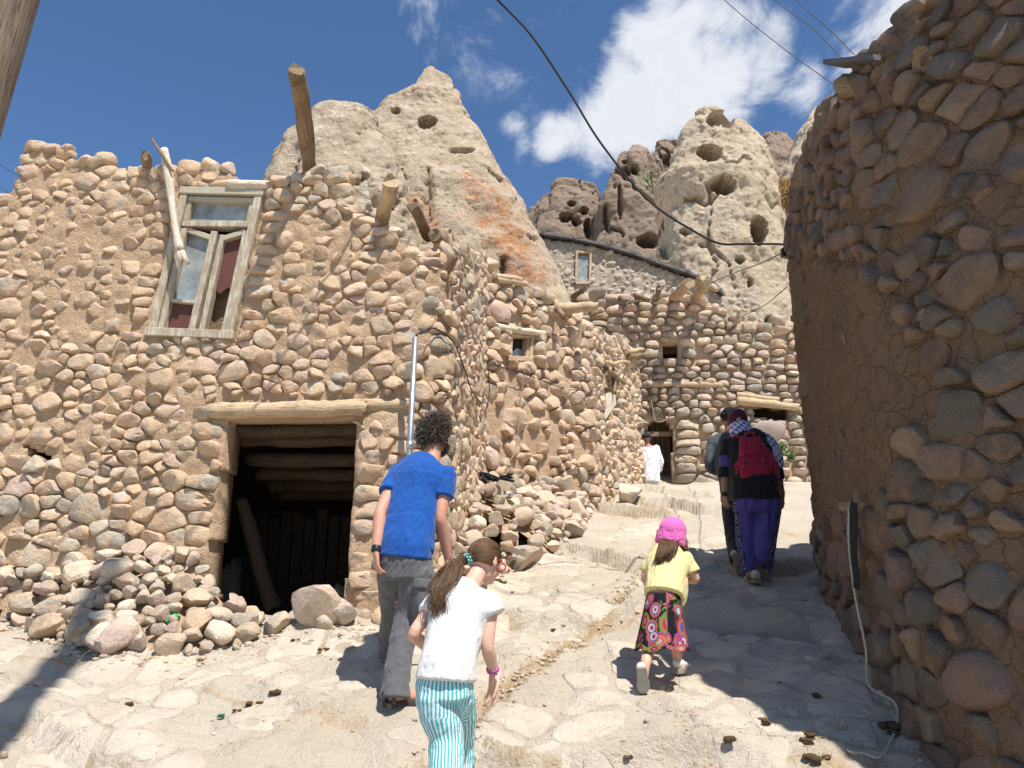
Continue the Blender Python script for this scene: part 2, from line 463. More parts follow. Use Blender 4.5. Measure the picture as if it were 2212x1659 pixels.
def add_step(pts, h, w=.04):
    h *= 1.35
    q = sorted(hit_base(u, v) for u, v in pts)
    STEPS.append((np.array([p[0] for p in q]), np.array([p[1] for p in q]), h, w))
add_step([(1100, 1330), (1180, 1345), (1270, 1345), (1345, 1330), (1395, 1300)], .10)
add_step([(1190, 1180), (1240, 1192), (1300, 1208), (1360, 1222), (1405, 1226)], .15)
add_step([(1250, 1092), (1330, 1102), (1400, 1112), (1445, 1118)], .20)
add_step([(1370, 1062), (1450, 1066), (1530, 1074), (1575, 1072)], .20)
add_step([(1375, 1084), (1450, 1090), (1520, 1102), (1560, 1104)], .20)
add_step([(1470, 1336), (1560, 1342), (1644, 1348), (1745, 1362)], .17)
add_step([(1660, 1230), (1690, 1228), (1745, 1224)], .14)
add_step([(1650, 1146), (1690, 1143), (1750, 1138)], .14)
add_step([(1650, 1084), (1690, 1080), (1750, 1074)], .14)
add_step([(1650, 1042), (1690, 1038), (1750, 1030)], .14)
add_step([(1040, 1600), (1080, 1612), (1130, 1628), (1230, 1640), (1400, 1634), (1600, 1640)], .13, .04)
add_step([(20, 1545), (70, 1550), (120, 1572), (175, 1618), (250, 1655), (330, 1690)], .07, .04)
add_step([(880, 1490), (930, 1512), (1000, 1530)], .05, .04)
add_step([(470, 1480), (560, 1510), (650, 1530), (760, 1545)], .03, .04)
DR = np.array([hit_base(u, v) for u, v in [(900, 1659), (1000, 1575), (1080, 1500), (1180, 1420), (1290, 1345), (1380, 1270), (1420, 1180), (1445, 1110)]])
def gz(x, y, fine=True):
    x = np.asarray(x, float); y = np.asarray(y, float)
    z = gbase(y)
    for X, Y, h, wd in STEPS:
        c = np.interp(x, X, Y)
        wob_ = (fbm(np.stack([x * 2.3, y * 0, x * 0 + h * 91], -1), 2, 5) - .5) * .24
        d = y - c - wob_
        f = sstep(X[0] - .22, X[0] + .05, x) * (1 - sstep(X[-1] - .05, X[-1] + .22, x))
        z = z + f * h * (sstep(-wd, wd, d) - np.clip(d / 1.0 + .5, 0, 1))
    z = z - .76 * np.exp(-((x - 2.85) / .75) ** 2 - ((y - 17.5) / .55) ** 2)
    P = np.stack([x, y, x * 0], -1)
    z = z + (fbm(P * .9, 3, 3) - .5) * .14 * (np.abs(y) < 30)
    q_ = fbm(P * np.array([.75, 1.7, 1]) + 11, 4, 39) * 7; z = z + .05 * (np.floor(q_) + sstep(.38, .62, q_ - np.floor(q_)) - q_) * (np.abs(y) < 12)
    z = z - .55 * sstep(-3.05, -2.85, x) * (1 - sstep(-1.3, -1.1, x)) * sstep(6.75, 6.95, y) * (1 - sstep(8.5, 8.8, y))
    if fine:
        z = z + (fbm(P * 3.6, 4, 9) - .5) * .085 + (fbm(P * 10, 2, 29, .5) - .5) * .022 + (np.abs(fbm(P * np.array([1.5, 4.2, 1]) + 4, 4, 19) - .5) ** .7 - .2) * .075
        dd = np.abs(x - np.interp(y, DR[:, 1], DR[:, 0]))      # worn drain joint running up the lane
        on = sstep(3.3, 3.8, y) * (1 - sstep(10, 11.5, y))
        z = z - on * .05 * np.exp(-(dd / .075) ** 2)
    return z
_lx = np.linspace(-6, 9, 376); _ly = np.linspace(1.5, 21, 488); _LX, _LY = np.meshgrid(_lx, _ly); _LZ = gz(_LX, _LY)
def gzf(x, y):
    x = np.asarray(x, float); y = np.asarray(y, float)
    i = np.clip((x - _lx[0]) / (_lx[1] - _lx[0]), 0, len(_lx) - 1.001); j = np.clip((y - _ly[0]) / (_ly[1] - _ly[0]), 0, len(_ly) - 1.001)
    i0 = i.astype(int); j0 = j.astype(int); a = i - i0; b = j - j0
    return (_LZ[j0, i0] * (1 - a) + _LZ[j0, i0 + 1] * a) * (1 - b) + (_LZ[j0 + 1, i0] * (1 - a) + _LZ[j0 + 1, i0 + 1] * a) * b
def hit(u, v):
    a, b = ray(u, v); Y = np.linspace(2.2, 20.5, 5000)
    d = CZ + b * Y - gzf(a * Y, Y)
    i = np.argmax(d < 0) if (d < 0).any() else len(Y) - 1
    return Vector((a * Y[i], Y[i], float(gzf(a * Y[i], Y[i]))))
def spaced(segs):
    out = []
    for a, b, n in segs: out.extend(np.linspace(a, b, n, endpoint=False))
    out.append(segs[-1][1]); return np.array(out)
gx_ = spaced([(-400, -40, 10), (-40, -8, 14), (-8, -4.6, 20), (-4.6, 3.0, 230), (3.0, 9, 40), (9, 40, 14), (40, 400, 10)])
gy_ = spaced([(-400, -40, 8), (-40, -4, 14), (-4, 3.0, 24), (3.0, 9.5, 215), (9.5, 20, 190), (20, 30, 20), (30, 120, 12), (120, 400, 6)])
XX, YY = np.meshgrid(gx_, gy_)
ZZ = gz(XX, YY)
def quads(nx, ny):
    i = np.arange(nx - 1)[None, :] + nx * np.arange(ny - 1)[:, None]; i = i.ravel()
    return np.stack([i, i + 1, i + 1 + nx, i + nx], -1)
def ground_mat():
    m, nt, b = new_mat('worn_pale_paving_ground', .95, .12)
    P = nd(nt, 'ShaderNodeNewGeometry').outputs['Position']
    n1 = noise(nt, P, 1.3, 5, .6); n2 = noise(nt, P, 7, 6, .7); n3 = noise(nt, P, 60, 4, .7)
    c = mixc(nt, step(nt, n1, .35, .65), (.59, .51, .41, 1), (.545, .46, .36, 1))
    at = nd(nt, 'ShaderNodeAttribute', _attribute_name='dirt').outputs['Fac']
    f = math_n(nt, 'ADD', at, math_n(nt, 'MULTIPLY', math_n(nt, 'SUBTRACT', n2, .5), 1.1))
    c = mixc(nt, math_n(nt, 'MULTIPLY', step(nt, f, .35, .75), .8), c, (.45, .325, .195, 1))
    # scattered straw and dung stains
    f2 = step(nt, math_n(nt, 'ADD', n2, math_n(nt, 'MULTIPLY', n3, .25)), .72, .84)
    c = mixc(nt, math_n(nt, 'MULTIPLY', f2, .6), c, (.33, .235, .14, 1))
    k = math_n(nt, 'MULTIPLY_ADD', n3, .3, .85)
    s = nd(nt, 'ShaderNodeVectorMath', _operation='SCALE'); nt.links.new(c, s.inputs[0]); nt.links.new(k, s.inputs['Scale'])
    nt.links.new(s.outputs[0], b.inputs['Base Color'])
    bump(nt, b, math_n(nt, 'ADD', math_n(nt, 'ADD', n2, noise(nt, P, 24, 5, .75)), math_n(nt, 'MULTIPLY', n3, .35)), .9, .04)
    return m
M['ground'] = ground_mat()
def paving_mat():
    m, nt, b = new_mat('worn_paving_stone', .9, .2)
    P = nd(nt, 'ShaderNodeNewGeometry').outputs['Position']
    r = nd(nt, 'ShaderNodeObjectInfo').outputs['Random']
    c = ramp(nt, r, [(0, (.61, .53, .43)), (.3, (.57, .485, .39)), (.5, (.56, .455, .37)), (.65, (.595, .51, .41)), (.85, (.54, .465, .38)), (.95, (.49, .425, .35))])
    n1 = noise(nt, P, 3, 6, .65); n2 = noise(nt, P, 16, 7, .7); n3 = noise(nt, P, 90, 3, .7)
    c = mixc(nt, step(nt, n1, .36, .54), c, (.59, .51, .41, 1))
    f2 = step(nt, n2, .56, .74)
    c = mixc(nt, math_n(nt, 'MULTIPLY', f2, .5), c, (.40, .29, .18, 1))
    k = math_n(nt, 'MULTIPLY', math_n(nt, 'MULTIPLY_ADD', n3, .34, .84), math_n(nt, 'MULTIPLY_ADD', n1, .5, .76))
    s = nd(nt, 'ShaderNodeVectorMath', _operation='SCALE'); nt.links.new(c, s.inputs[0]); nt.links.new(k, s.inputs['Scale'])
    nt.links.new(s.outputs[0], b.inputs['Base Color'])
    bump(nt, b, math_n(nt, 'ADD', math_n(nt, 'ADD', n2, noise(nt, P, 5, 5, .7)), math_n(nt, 'MULTIPLY', n3, .3)), .9, .035)
    return m
M['paving'] = paving_mat()
gme = mesh_from('ground', np.stack([XX.ravel(), YY.ravel(), ZZ.ravel()], -1), quads(len(gx_), len(gy_)))
dd = np.abs(XX - np.interp(YY, DR[:, 1], DR[:, 0])); on = sstep(3.3, 3.8, YY) * (1 - sstep(11, 13, YY))
dirt = on * np.exp(-(dd / .11) ** 2) * .9
for X, Y, h, wd in STEPS:
    c = np.interp(XX, X, Y)
    dirt = np.maximum(dirt, .62 * np.exp(-((YY - c + .05) / .08) ** 2) * ((XX > X[0] - .1) & (XX < X[-1] + .1)))
dirt = np.maximum(dirt, .55 * np.exp(-((YY - 5.7 - (XX + 4) * .08) / .16) ** 2) * (XX < -.6))
dirt = np.maximum(dirt, .66 * sstep(.6, 1.6, XX) * (1 - sstep(4.2, 5.0, YY)))
a_ = gme.attributes.new('dirt', 'FLOAT', 'POINT'); a_.data.foreach_set('value', dirt.ravel())
ground = bpy.data.objects.new('ground', gme); col.objects.link(ground); gme.materials.append(M['ground'])
ground['kind'] = 'structure'

# paving stones: irregular cells laid into the ground
def clip_poly(poly, p, n):
    out = []
    for i in range(len(poly)):
        a, b = poly[i], poly[(i + 1) % len(poly)]
        da, db = (a - p) @ n, (b - p) @ n
        if da <= 0: out.append(a)
        if da * db < 0: out.append(a + (b - a) * (da / (da - db)))
    return out
def paving():
    pts = []
    rs = np.random.RandomState(5)
    for k in range(9000):
        y = 3.35 + rs.rand() ** 1.25 * 7.2; x = rs.uniform(-4.7, 2.7)
        if abs(x) > y * .72 + .3: continue
        if y > 6.0 + x * .1 and x < -.55: continue
        if y > 6.9 and x < -.2 + (y - 6.9) * .45: continue
        if x > 2.5: continue
        if abs(x - np.interp(y, DR[:, 1], DR[:, 0])) < .16: continue
        dmin = rs.choice([.2, .3, .46]) * (1 + .05 * (y - 4))
        if all((x - q[0]) ** 2 / 1.7 + (y - q[1]) ** 2 > dmin * dmin for q in pts): pts.append(np.array([x, y]))
        if len(pts) >= 300: break
    for i, c in enumerate(pts):
        poly = [c + np.array(v) * .5 for v in ((-1.3, -1), (1.3, -1), (1.3, 1), (-1.3, 1))]
        for j, q in enumerate(pts):
            if i != j and abs(q - c).max() < 1.1:
                n = (q - c); L = np.linalg.norm(n); n = n / L
                poly = clip_poly(poly, c + n * (L * .5 - .012 - .012 * rs.rand()), n)
                if len(poly) < 3: break
        if len(poly) < 3: continue
        if fbm(np.array([[c[0] * .9, c[1] * .9, 3.3]]), 2, 8)[0] < .5 and rs.rand() < .75: continue
        if c[0] > .7 and c[1] < 4.6 and rs.rand() < .7: continue
        # resample the outline, round and roughen it
        P = np.array(poly); nP = len(P); out = []
        for a in range(nP):
            p, q = P[a], P[(a + 1) % nP]
            m = max(1, int(np.linalg.norm(q - p) / .055))
            for t in range(m): out.append(p + (q - p) * t / m)
        P = np.array(out)
        for _ in range(1): P = .5 * P + .25 * np.roll(P, 1, 0) + .25 * np.roll(P, -1, 0)
        cen = P.mean(0); ang = np.arctan2(P[:, 1] - cen[1], P[:, 0] - cen[0])
        P = cen + (P - cen) * (.88 + .2 * fbm(np.stack([P[:, 0] * 9, P[:, 1] * 9, P[:, 0] * 0], -1), 3, i)[:, None])
        n = len(P)
        lift = rs.uniform(.004, .02); tl = rs.normal(0, .02, 2)
        V = []
        for sc_, dz in ((1.0, -.03), (.99, lift * .55), (.93, lift * .85), (.7, lift), (.35, lift)):
            Q = cen + (P - cen) * sc_
            V.append(np.column_stack([Q, gzf(Q[:, 0], Q[:, 1]) + dz + (Q - cen) @ tl]))
        V = np.vstack(V + [np.array([[cen[0], cen[1], float(gzf(cen[0], cen[1])) + lift]])])
        F = [(k * n + a, k * n + (a + 1) % n, (k + 1) * n + (a + 1) % n, (k + 1) * n + a) for k in range(4) for a in range(n)]
        F += [(4 * n + a, 4 * n + (a + 1) % n, 5 * n) for a in range(n)]
        add('paving_stone', V, F, M['paving'], ground)
paving()
# ------------------------------------------------------------------ stones and rubble walls
def icosphere(n):
    import bmesh
    bm = bmesh.new(); bmesh.ops.create_icosphere(bm, subdivisions=n, radius=1.0)
    V = np.array([v.co[:] for v in bm.verts]); F = np.array([[v.index for v in f.verts] for f in bm.faces]); bm.free()
    return V, F
ICO = icosphere(3); ICO4 = icosphere(4)
def stone_shape(seed, base=ICO, angular=.5):
    V, F = base; rs = np.random.RandomState(seed)
    p = rs.uniform(2.2, 4.2)
    n = (np.abs(V) ** p).sum(1) ** (1 / p)
    W = V / n[:, None]
    W = W * (1 + .34 * (fbm(V * 1.1 + seed * 7.7, 2, seed) - .5))[:, None]
    for k in range(rs.randint(4, 10)):
        d = rs.normal(size=3); d /= np.linalg.norm(d); h = rs.uniform(.58, .95)
        t = W @ d - h
        W = W - np.outer(np.maximum(t, 0) * (angular + .5 * rs.rand() * (1 - angular)), d)
    W = W * (1 + .16 * (fbm(V * 3.3 + seed * 3.3, 3, seed + 50) - .5))[:, None]
    W = W / np.abs(W).max(0)
    return W
NV = 36
SHAPES = [stone_shape(s, ICO if True else ICO4, .35 + .5 * (s % 3) / 2) for s in range(NV)]
SMESH = {}
def smesh(k, mat):
    key = (k, mat.name)
    if key not in SMESH:
        me = mesh_from('stone', SHAPES[k], ICO[1]); me.materials.append(mat); SMESH[key] = me
    return SMESH[key]

class Wall:
    def __init__(self, pts, rnd=3, lean=0.0, z0=0.0):
        P = np.array(pts, float)
        D = [P[0]]
        for a, b in zip(P[:-1], P[1:]):
            n = max(1, int(np.linalg.norm(b - a) / .05))
            D += [a + (b - a) * i / n for i in range(1, n + 1)]
        D = np.array(D)
        for _ in range(rnd * 6):
            D[1:-1] = .5 * D[1:-1] + .25 * D[:-2] + .25 * D[2:]
        self.P = D; self.S = np.concatenate([[0], np.cumsum(np.linalg.norm(np.diff(D, axis=0), axis=1))])
        T = np.gradient(D, self.S, axis=0); self.T = T / np.linalg.norm(T, axis=1)[:, None]
        self.lean = lean; self.z0 = z0; self.L = self.S[-1]
    def at(self, s, z, off=0.0):
        s = np.asarray(s, float); z = np.asarray(z, float)
        x = np.interp(s, self.S, self.P[:, 0]); y = np.interp(s, self.S, self.P[:, 1])
        tx = np.interp(s, self.S, self.T[:, 0]); ty = np.interp(s, self.S, self.T[:, 1]); l = np.hypot(tx, ty); tx, ty = tx / l, ty / l
        o = off - self.lean * (z - self.z0)
        return np.stack([x + ty * o, y - tx * o, z], -1), np.stack([tx, ty, tx * 0], -1), np.stack([ty, -tx, tx * 0], -1)
    def sz(self, u, v, last=False):
        a, b = ray(u, v)
        f = self.P[:, 0] - a * self.P[:, 1]
        k = np.where(f[:-1] * f[1:] <= 0)[0]
        if len(k) == 0: k = [int(np.argmin(np.abs(f)))]
        i = min(k, key=lambda q: self.P[q, 1])
        i2 = min(i + 1, len(f) - 1); t = f[i] / (f[i] - f[i2] + 1e-12) if i2 > i else 0; t = min(max(t, 0), 1)
        Y = self.P[i, 1] * (1 - t) + self.P[i2, 1] * t
        return self.S[i] * (1 - t) + self.S[i2] * t, CZ + b * Y
    def pt(self, u, v, off=0.0):
        s, z = self.sz(u, v); return Vector(self.at(s, z, off)[0])
    def poly(self, pts): return np.array([self.sz(u, v) for u, v in pts])
    def prof(self, pts, fill=None):
        q = sorted(self.sz(u, v) for u, v in pts); a = np.array(q)
        return lambda s: np.interp(s, a[:, 0], a[:, 1])
def in_poly(poly, s, z):
    s = np.asarray(s, float); z = np.asarray(z, float); r = np.zeros(np.broadcast(s, z).shape, bool)
    n = len(poly)
    for i in range(n):
        x1, y1 = poly[i]; x2, y2 = poly[(i + 1) % n]
        c = ((y1 > z) != (y2 > z)) & (s < (x2 - x1) * (z - y1) / (y2 - y1 + 1e-12) + x1)
        r ^= c
    return r
def scatter(S0, S1, zb, zt, mask, tiers, pre=(), gap=.012, seed=1, asp=(.5, .85), rotd=16):
    """random rubble: big stones first, then smaller ones into the gaps"""
    rs = np.random.RandomState(seed)
    A = [list(p[:4]) for p in pre]; out = []
    arr = np.array(A) if A else np.zeros((0, 4))
    buf = np.zeros((6000, 4)); buf[:len(arr)] = arr; n = len(arr)
    for wmin, wmax, tries in tiers:
        ss = rs.uniform(S0, S1, tries); zz = rs.uniform(zb, zt, tries)
        ok = mask(ss, zz); ss, zz = ss[ok], zz[ok]
        for s, z in zip(ss, zz):
            w_ = rs.uniform(wmin, wmax); h_ = w_ * rs.uniform(*asp)
            B = buf[:n]
            if n:
                q = (np.abs(B[:, 0] - s) / ((B[:, 2] + w_) / 2 + gap)) ** 2.6 + (np.abs(B[:, 1] - z) / ((B[:, 3] + h_) / 2 + gap)) ** 2.6
                if q.min() < 1: continue
            buf[n] = (s, z, w_, h_); n += 1
            out.append((s, z, w_, h_, rs.normal(0, rotd)))
            if n >= 5990: return out
    return out
def courses(S0, S1, zb, top, mask, wr, hr, seed=1, skip=.05, gap=.012, wav=.05, rotd=6, pre=()):
    rs = np.random.RandomState(seed); out = []
    z = zb
    B = np.array([p[:4] for p in pre]) if len(pre) else np.zeros((0, 4))
    zmax = max(top(np.linspace(S0, S1, 50)))
    while z < zmax:
        h = rs.uniform(*hr); s = S0 + rs.uniform(0, .15); ph = rs.uniform(0, 9)
        while s < S1:
            w_ = rs.uniform(*wr) * rs.choice([.7, 1, 1.25]); h_ = h * rs.uniform(.78, 1.08)
            c = s + w_ / 2; zc = z + h / 2 + wav * math.sin(c * 2.1 + ph) + rs.normal(0, .012)
            ok = mask(np.array([c]), np.array([zc]))[0] and zc < top(c) - h_ * .2 and rs.rand() > skip
            if ok and len(B):
                q = (np.abs(B[:, 0] - c) / ((B[:, 2] + w_) / 2)) ** 3 + (np.abs(B[:, 1] - zc) / ((B[:, 3] + h_) / 2)) ** 3
                ok = q.min() > .85
            if ok: out.append((c, zc, w_ - gap, h_ - gap, rs.normal(0, rotd)))
            s += w_ * .95
        z += h * .88
    return out
def stack_edge(wall, pa, pb, side, wr, hr, seed=1):
    """quoin stones piled along an opening's edge from pixel pa (bottom) to pb (top)"""
    rs = np.random.RandomState(seed); s0, z0 = wall.sz(*pa); s1, z1 = wall.sz(*pb); out = []; z = z0
    while z < z1:
        h = rs.uniform(*hr); w_ = rs.uniform(*wr); t = (z + h / 2 - z0) / (z1 - z0)
        s = s0 + (s1 - s0) * t + side * (w_ / 2 - .02 + rs.uniform(-.02, .03))
        out.append((s, z + h / 2, w_, h - .008, rs.normal(0, 4))); z += h
    return out
def build_wall(root, wall, stones, mask, top, bottom, mud, stone_mats, prot=(.02, .055), mudlvl=None, res=.035, thick=.35, amp=.03, limit=300, seed=3, depthk=1.0, mudname='wall', moff=-.022):
    rs = np.random.RandomState(seed)
    mudlvl = mudlvl or (lambda s, z: np.zeros_like(s))
    # clay body
    ns = int(wall.L / res) + 1; ss = np.linspace(0, wall.L, ns)
    zt = float(np.max(top(ss))); zb = float(np.min(bottom(ss))); nz = int((zt - zb) / res) + 1
    zz = np.linspace(zb, zt, nz); S, Z = np.meshgrid(ss, zz)
    off = moff + amp * (fbm(np.stack([S * 2.6, Z * 2.6, S * 0], -1), 4, seed) - .5) * 2 + .035 * mudlvl(S, Z)
    off += .026 * (np.abs(fbm(np.stack([S * 9, Z * 9, S * 0], -1), 4, seed + 9, .6) - .5) * 4 - .6)
    data = []
    for s, z, w_, h_, ro in stones:
        ml = float(mudlvl(np.array([s]), np.array([z]))[0])
        pr = rs.uniform(*prot) * (1 - .35 * ml) + .02 * ml
        data.append((s, z, w_, h_, ro, pr))
        i0 = np.searchsorted(ss, s - w_); i1 = np.searchsorted(ss, s + w_); j0 = np.searchsorted(zz, z - h_); j1 = np.searchsorted(zz, z + h_)
        if i1 > i0 and j1 > j0:
            q = np.sqrt(((S[j0:j1, i0:i1] - s) / (w_ * .5)) ** 2 + ((Z[j0:j1, i0:i1] - z) / (h_ * .5)) ** 2)
            off[j0:j1, i0:i1] = np.where(q < .8, np.minimum(off[j0:j1, i0:i1], pr - .03), off[j0:j1, i0:i1] + pr * .35 * np.exp(-((q - 1.0) / .3) ** 2))
    P, _, _ = wall.at(S, Z, off)
    cs, cz = (S[:-1, :-1] + S[1:, 1:]) / 2, (Z[:-1, :-1] + Z[1:, 1:]) / 2
    keep = mask(cs, cz) & (cz < top(cs) - .06) & (cz > bottom(cs) - .12)
    Q = quads(ns, nz)[keep.ravel()]
    used = np.unique(Q); remap = np.full(ns * nz, -1); remap[used] = np.arange(len(used))
    inner, _, _ = wall.at(S, Z, -thick + 0 * off)
    Q = remap[Q]; nu_ = len(used)
    E = np.concatenate([Q[:, [k, (k + 1) % 4]] for k in range(4)]); key = E[:, 0].astype(np.int64) * nu_ + E[:, 1]; rev = E[:, 1].astype(np.int64) * nu_ + E[:, 0]
    bd = E[~np.isin(key, rev)]
    rim = np.stack([bd[:, 1], bd[:, 0], bd[:, 0] + nu_, bd[:, 1] + nu_], -1)
    me = mesh_from(mudname, np.vstack([P.reshape(-1, 3)[used], inner.reshape(-1, 3)[used]]), np.vstack([Q, Q[:, ::-1] + nu_, rim]))
    o = link(mudname, me, mud, root)
    # the stones
    recs = []
    for s, z, w_, h_, ro, pr in data:
        dep = min(w_, h_ * 1.5) * rs.uniform(.75, 1.0) * depthk
        p, t, n = wall.at(s, z, pr - dep / 2)
        X, Nn, U = Vector(t), Vector(n), Vector((0, 0, 1))
        Rm = Matrix((X, -Nn, U)).transposed()
        Rm = Rm @ Matrix.Rotation(rad(ro), 3, 'Y') @ Matrix.Rotation(rad(rs.normal(0, 7)), 3, 'X') @ Matrix.Rotation(rad(rs.normal(0, 7)), 3, 'Z')
        A = Rm @ Matrix.Diagonal((w_ / 2 * 1.1, dep / 2, h_ / 2 * 1.12))
        u, v = topx(p); d = math.hypot(p[0], p[1])
        vis = (w_ * h_) / d ** 2 if (-60 < u < 2272 and -60 < v < 1720 and p[1] > 0) else 0
        recs.append((vis, rs.randint(NV), A, Vector(p), stone_mats[rs.randint(len(stone_mats))]))
    put_stones(root, recs, limit)
    return o
def put_stones(root, recs, limit, name='stone'):
    recs.sort(key=lambda r: -r[0])
    base = wloc(root)
    for vis, k, A, p, mt in recs[:limit]:
        o = bpy.data.objects.new(name, smesh(k, mt)); col.objects.link(o); o.parent = root
        mm = A.to_4x4(); mm.translation = p - base; o.matrix_basis = mm
    rest = [r for r in recs[limit:] if True]
    if rest:
        Vs, Fs, n = [], [], 0
        for vis, k, A, p, mt in rest:
            Vs.append(SHAPES[k] @ np.array(A).T + np.array(p)); Fs.append(ICO[1] + n); n += len(SHAPES[k])
        o = link('small_stones', mesh_from('small_stones', np.vstack(Vs), np.vstack(Fs)), rest[0][4], root)
        o['kind'] = 'stuff'
# ---- fitted rubble: cells that fill the wall, each one a stone
def fitted(S0, S1, zb, zt, mask, rfun, asp, seed, tries, preset=(), ghosts=()):
    rs = np.random.RandomState(seed); n = 0; B = np.zeros((9000, 3)); pres = []
    for p in preset:
        B[n] = (p[0] / asp, p[1], p[3] * .5); pres.append((n, p[2] / asp, p[3])); n += 1
    PA = np.array([(p[0], p[1], p[2], p[3]) for p in preset]) if len(preset) else np.zeros((0, 4))
    ss = rs.uniform(S0, S1, tries); zz = rs.uniform(zb, zt, tries); ok = mask(ss, zz); ss, zz = ss[ok], zz[ok]
    rr_ = rfun(ss, zz) * rs.choice([.5, .65, .8, .95, 1.1, 1.45], len(ss)) * rs.uniform(.85, 1.15, len(ss))
    for s, z, r in zip(ss, zz, rr_):
        if len(PA) and ((np.abs(PA[:, 0] - s) < PA[:, 2] * .5 + r * asp * .35) & (np.abs(PA[:, 1] - z) < PA[:, 3] * .5 + r * .35)).any(): continue
        if n:
            q = (B[:n, 0] - s / asp) ** 2 + (B[:n, 1] - z) ** 2 - (.5 * (B[:n, 2] + r)) ** 2 * 2.0
            if q.min() < 0: continue
        B[n] = (s / asp, z, r); n += 1
        if n >= 8900: break
    real = n
    for s, z in ghosts:
        B[n] = (s / asp, z, .01); n += 1
        if n >= 8999: break
    out = []; psz = {i: (w_, h_) for i, w_, h_ in pres}
    A = B[:n]
    for i in range(real):
        c = A[i, :2]; r = A[i, 2]
        if i in psz: hw, hh = psz[i][0] * .55, psz[i][1] * .55
        else: hw = hh = 1.5 * r
        poly = [c + np.array(v) for v in ((-hw, -hh), (hw, -hh), (hw, hh), (-hw, hh))]
        d2 = ((A[:, :2] - c) ** 2).sum(1); nb = np.where(d2 < (3.4 * max(hw, hh)) ** 2)[0]; nb = nb[np.argsort(d2[nb])][1:22]
        for j in nb:
            v = A[j, :2] - c; L = math.hypot(*v)
            if L < 1e-6: continue
            k = .5 + np.clip((r - A[j, 2]) / L * .35, -.22, .22) if j < real else max(.3, 1 - .05 / L)
            poly = clip_poly(poly, c + v * k, v / L)
            if len(poly) < 3: break
        if len(poly) < 3: continue
        P = np.array(poly) * np.array([asp, 1]); out.append(P)
    return out
def cell_stone(wall, P, pr, gap, rs, near):
    """turn an outline in wall coordinates into a rounded, chipped stone"""
    c = P.mean(0); n0 = len(P); out = []
    per = np.linalg.norm(np.roll(P, -1, 0) - P, axis=1).sum(); st_ = per / (18 if near else 12)
    for a in range(n0):
        p, q = P[a], P[(a + 1) % n0]; m = max(1, int(round(np.linalg.norm(q - p) / st_)))
        out += [p + (q - p) * t / m for t in range(m)]
    P = np.array(out)
    if len(P) < 5: return None
    for _ in range(rs.choice([0, 1, 1, 2, 3])): P = .5 * P + .25 * np.roll(P, 1, 0) + .25 * np.roll(P, -1, 0)
    c = P.mean(0); d = P - c; L = np.linalg.norm(d, axis=1) + 1e-9
    k = np.clip(1.04 - gap / L, .35, 1.04) * (.95 + .14 * vnoise(np.column_stack([P * 14, P[:, 0] * 0 + rs.rand() * 90])))
    P = c + d * k[:, None]; n = len(P)
    size = L.mean()
    tilt = rs.normal(0, .28, 2); prof = ((1.02, -.06), (1.0, -.2 * pr), (.965, .50 * pr), (.84, .84 * pr), (.52, .98 * pr)) if near else ((1.0, -.06), (.97, .1 * pr), (.80, .74 * pr), (.48, .98 * pr))
    S, O = [], []
    for k_, o in prof:
        Q = c + (P - c) * k_; S.append(Q); O.append(np.full(n, o) + (np.clip((Q - c) @ tilt, -.6 * pr, .6 * pr) if o > 0 else 0))
    S.append(c[None]); O.append(np.array([pr])); S = np.vstack(S); O = np.concatenate(O)
    sd = rs.rand() * 50
    nz = fbm(np.column_stack([S * 11, S[:, 0] * 0 + sd]), 3, 4, .6) - .5
    O = O + np.where(O > -.02, nz * min(.05, size * .55), 0)
    # knock a flat facet or two off
    for _ in range(rs.randint(1, 4)):
        a = rs.uniform(0, 6.28); dirv = np.array([math.cos(a), math.sin(a)]); lim = rs.uniform(.25, .8) * size
        t = (S - c) @ dirv - lim; O = np.where(O > 0, O - np.maximum(t, 0) * rs.uniform(.3, .9), O)
    V, _, _ = wall.at(S[:, 0], S[:, 1], O)
    m = len(prof)
    F = [(k2 * n + a, k2 * n + (a + 1) % n, (k2 + 1) * n + (a + 1) % n, (k2 + 1) * n + a) for k2 in range(m - 1) for a in range(n)] + [((m - 1) * n + a, (m - 1) * n + (a + 1) % n, m * n) for a in range(n)]
    return V, F, c, size
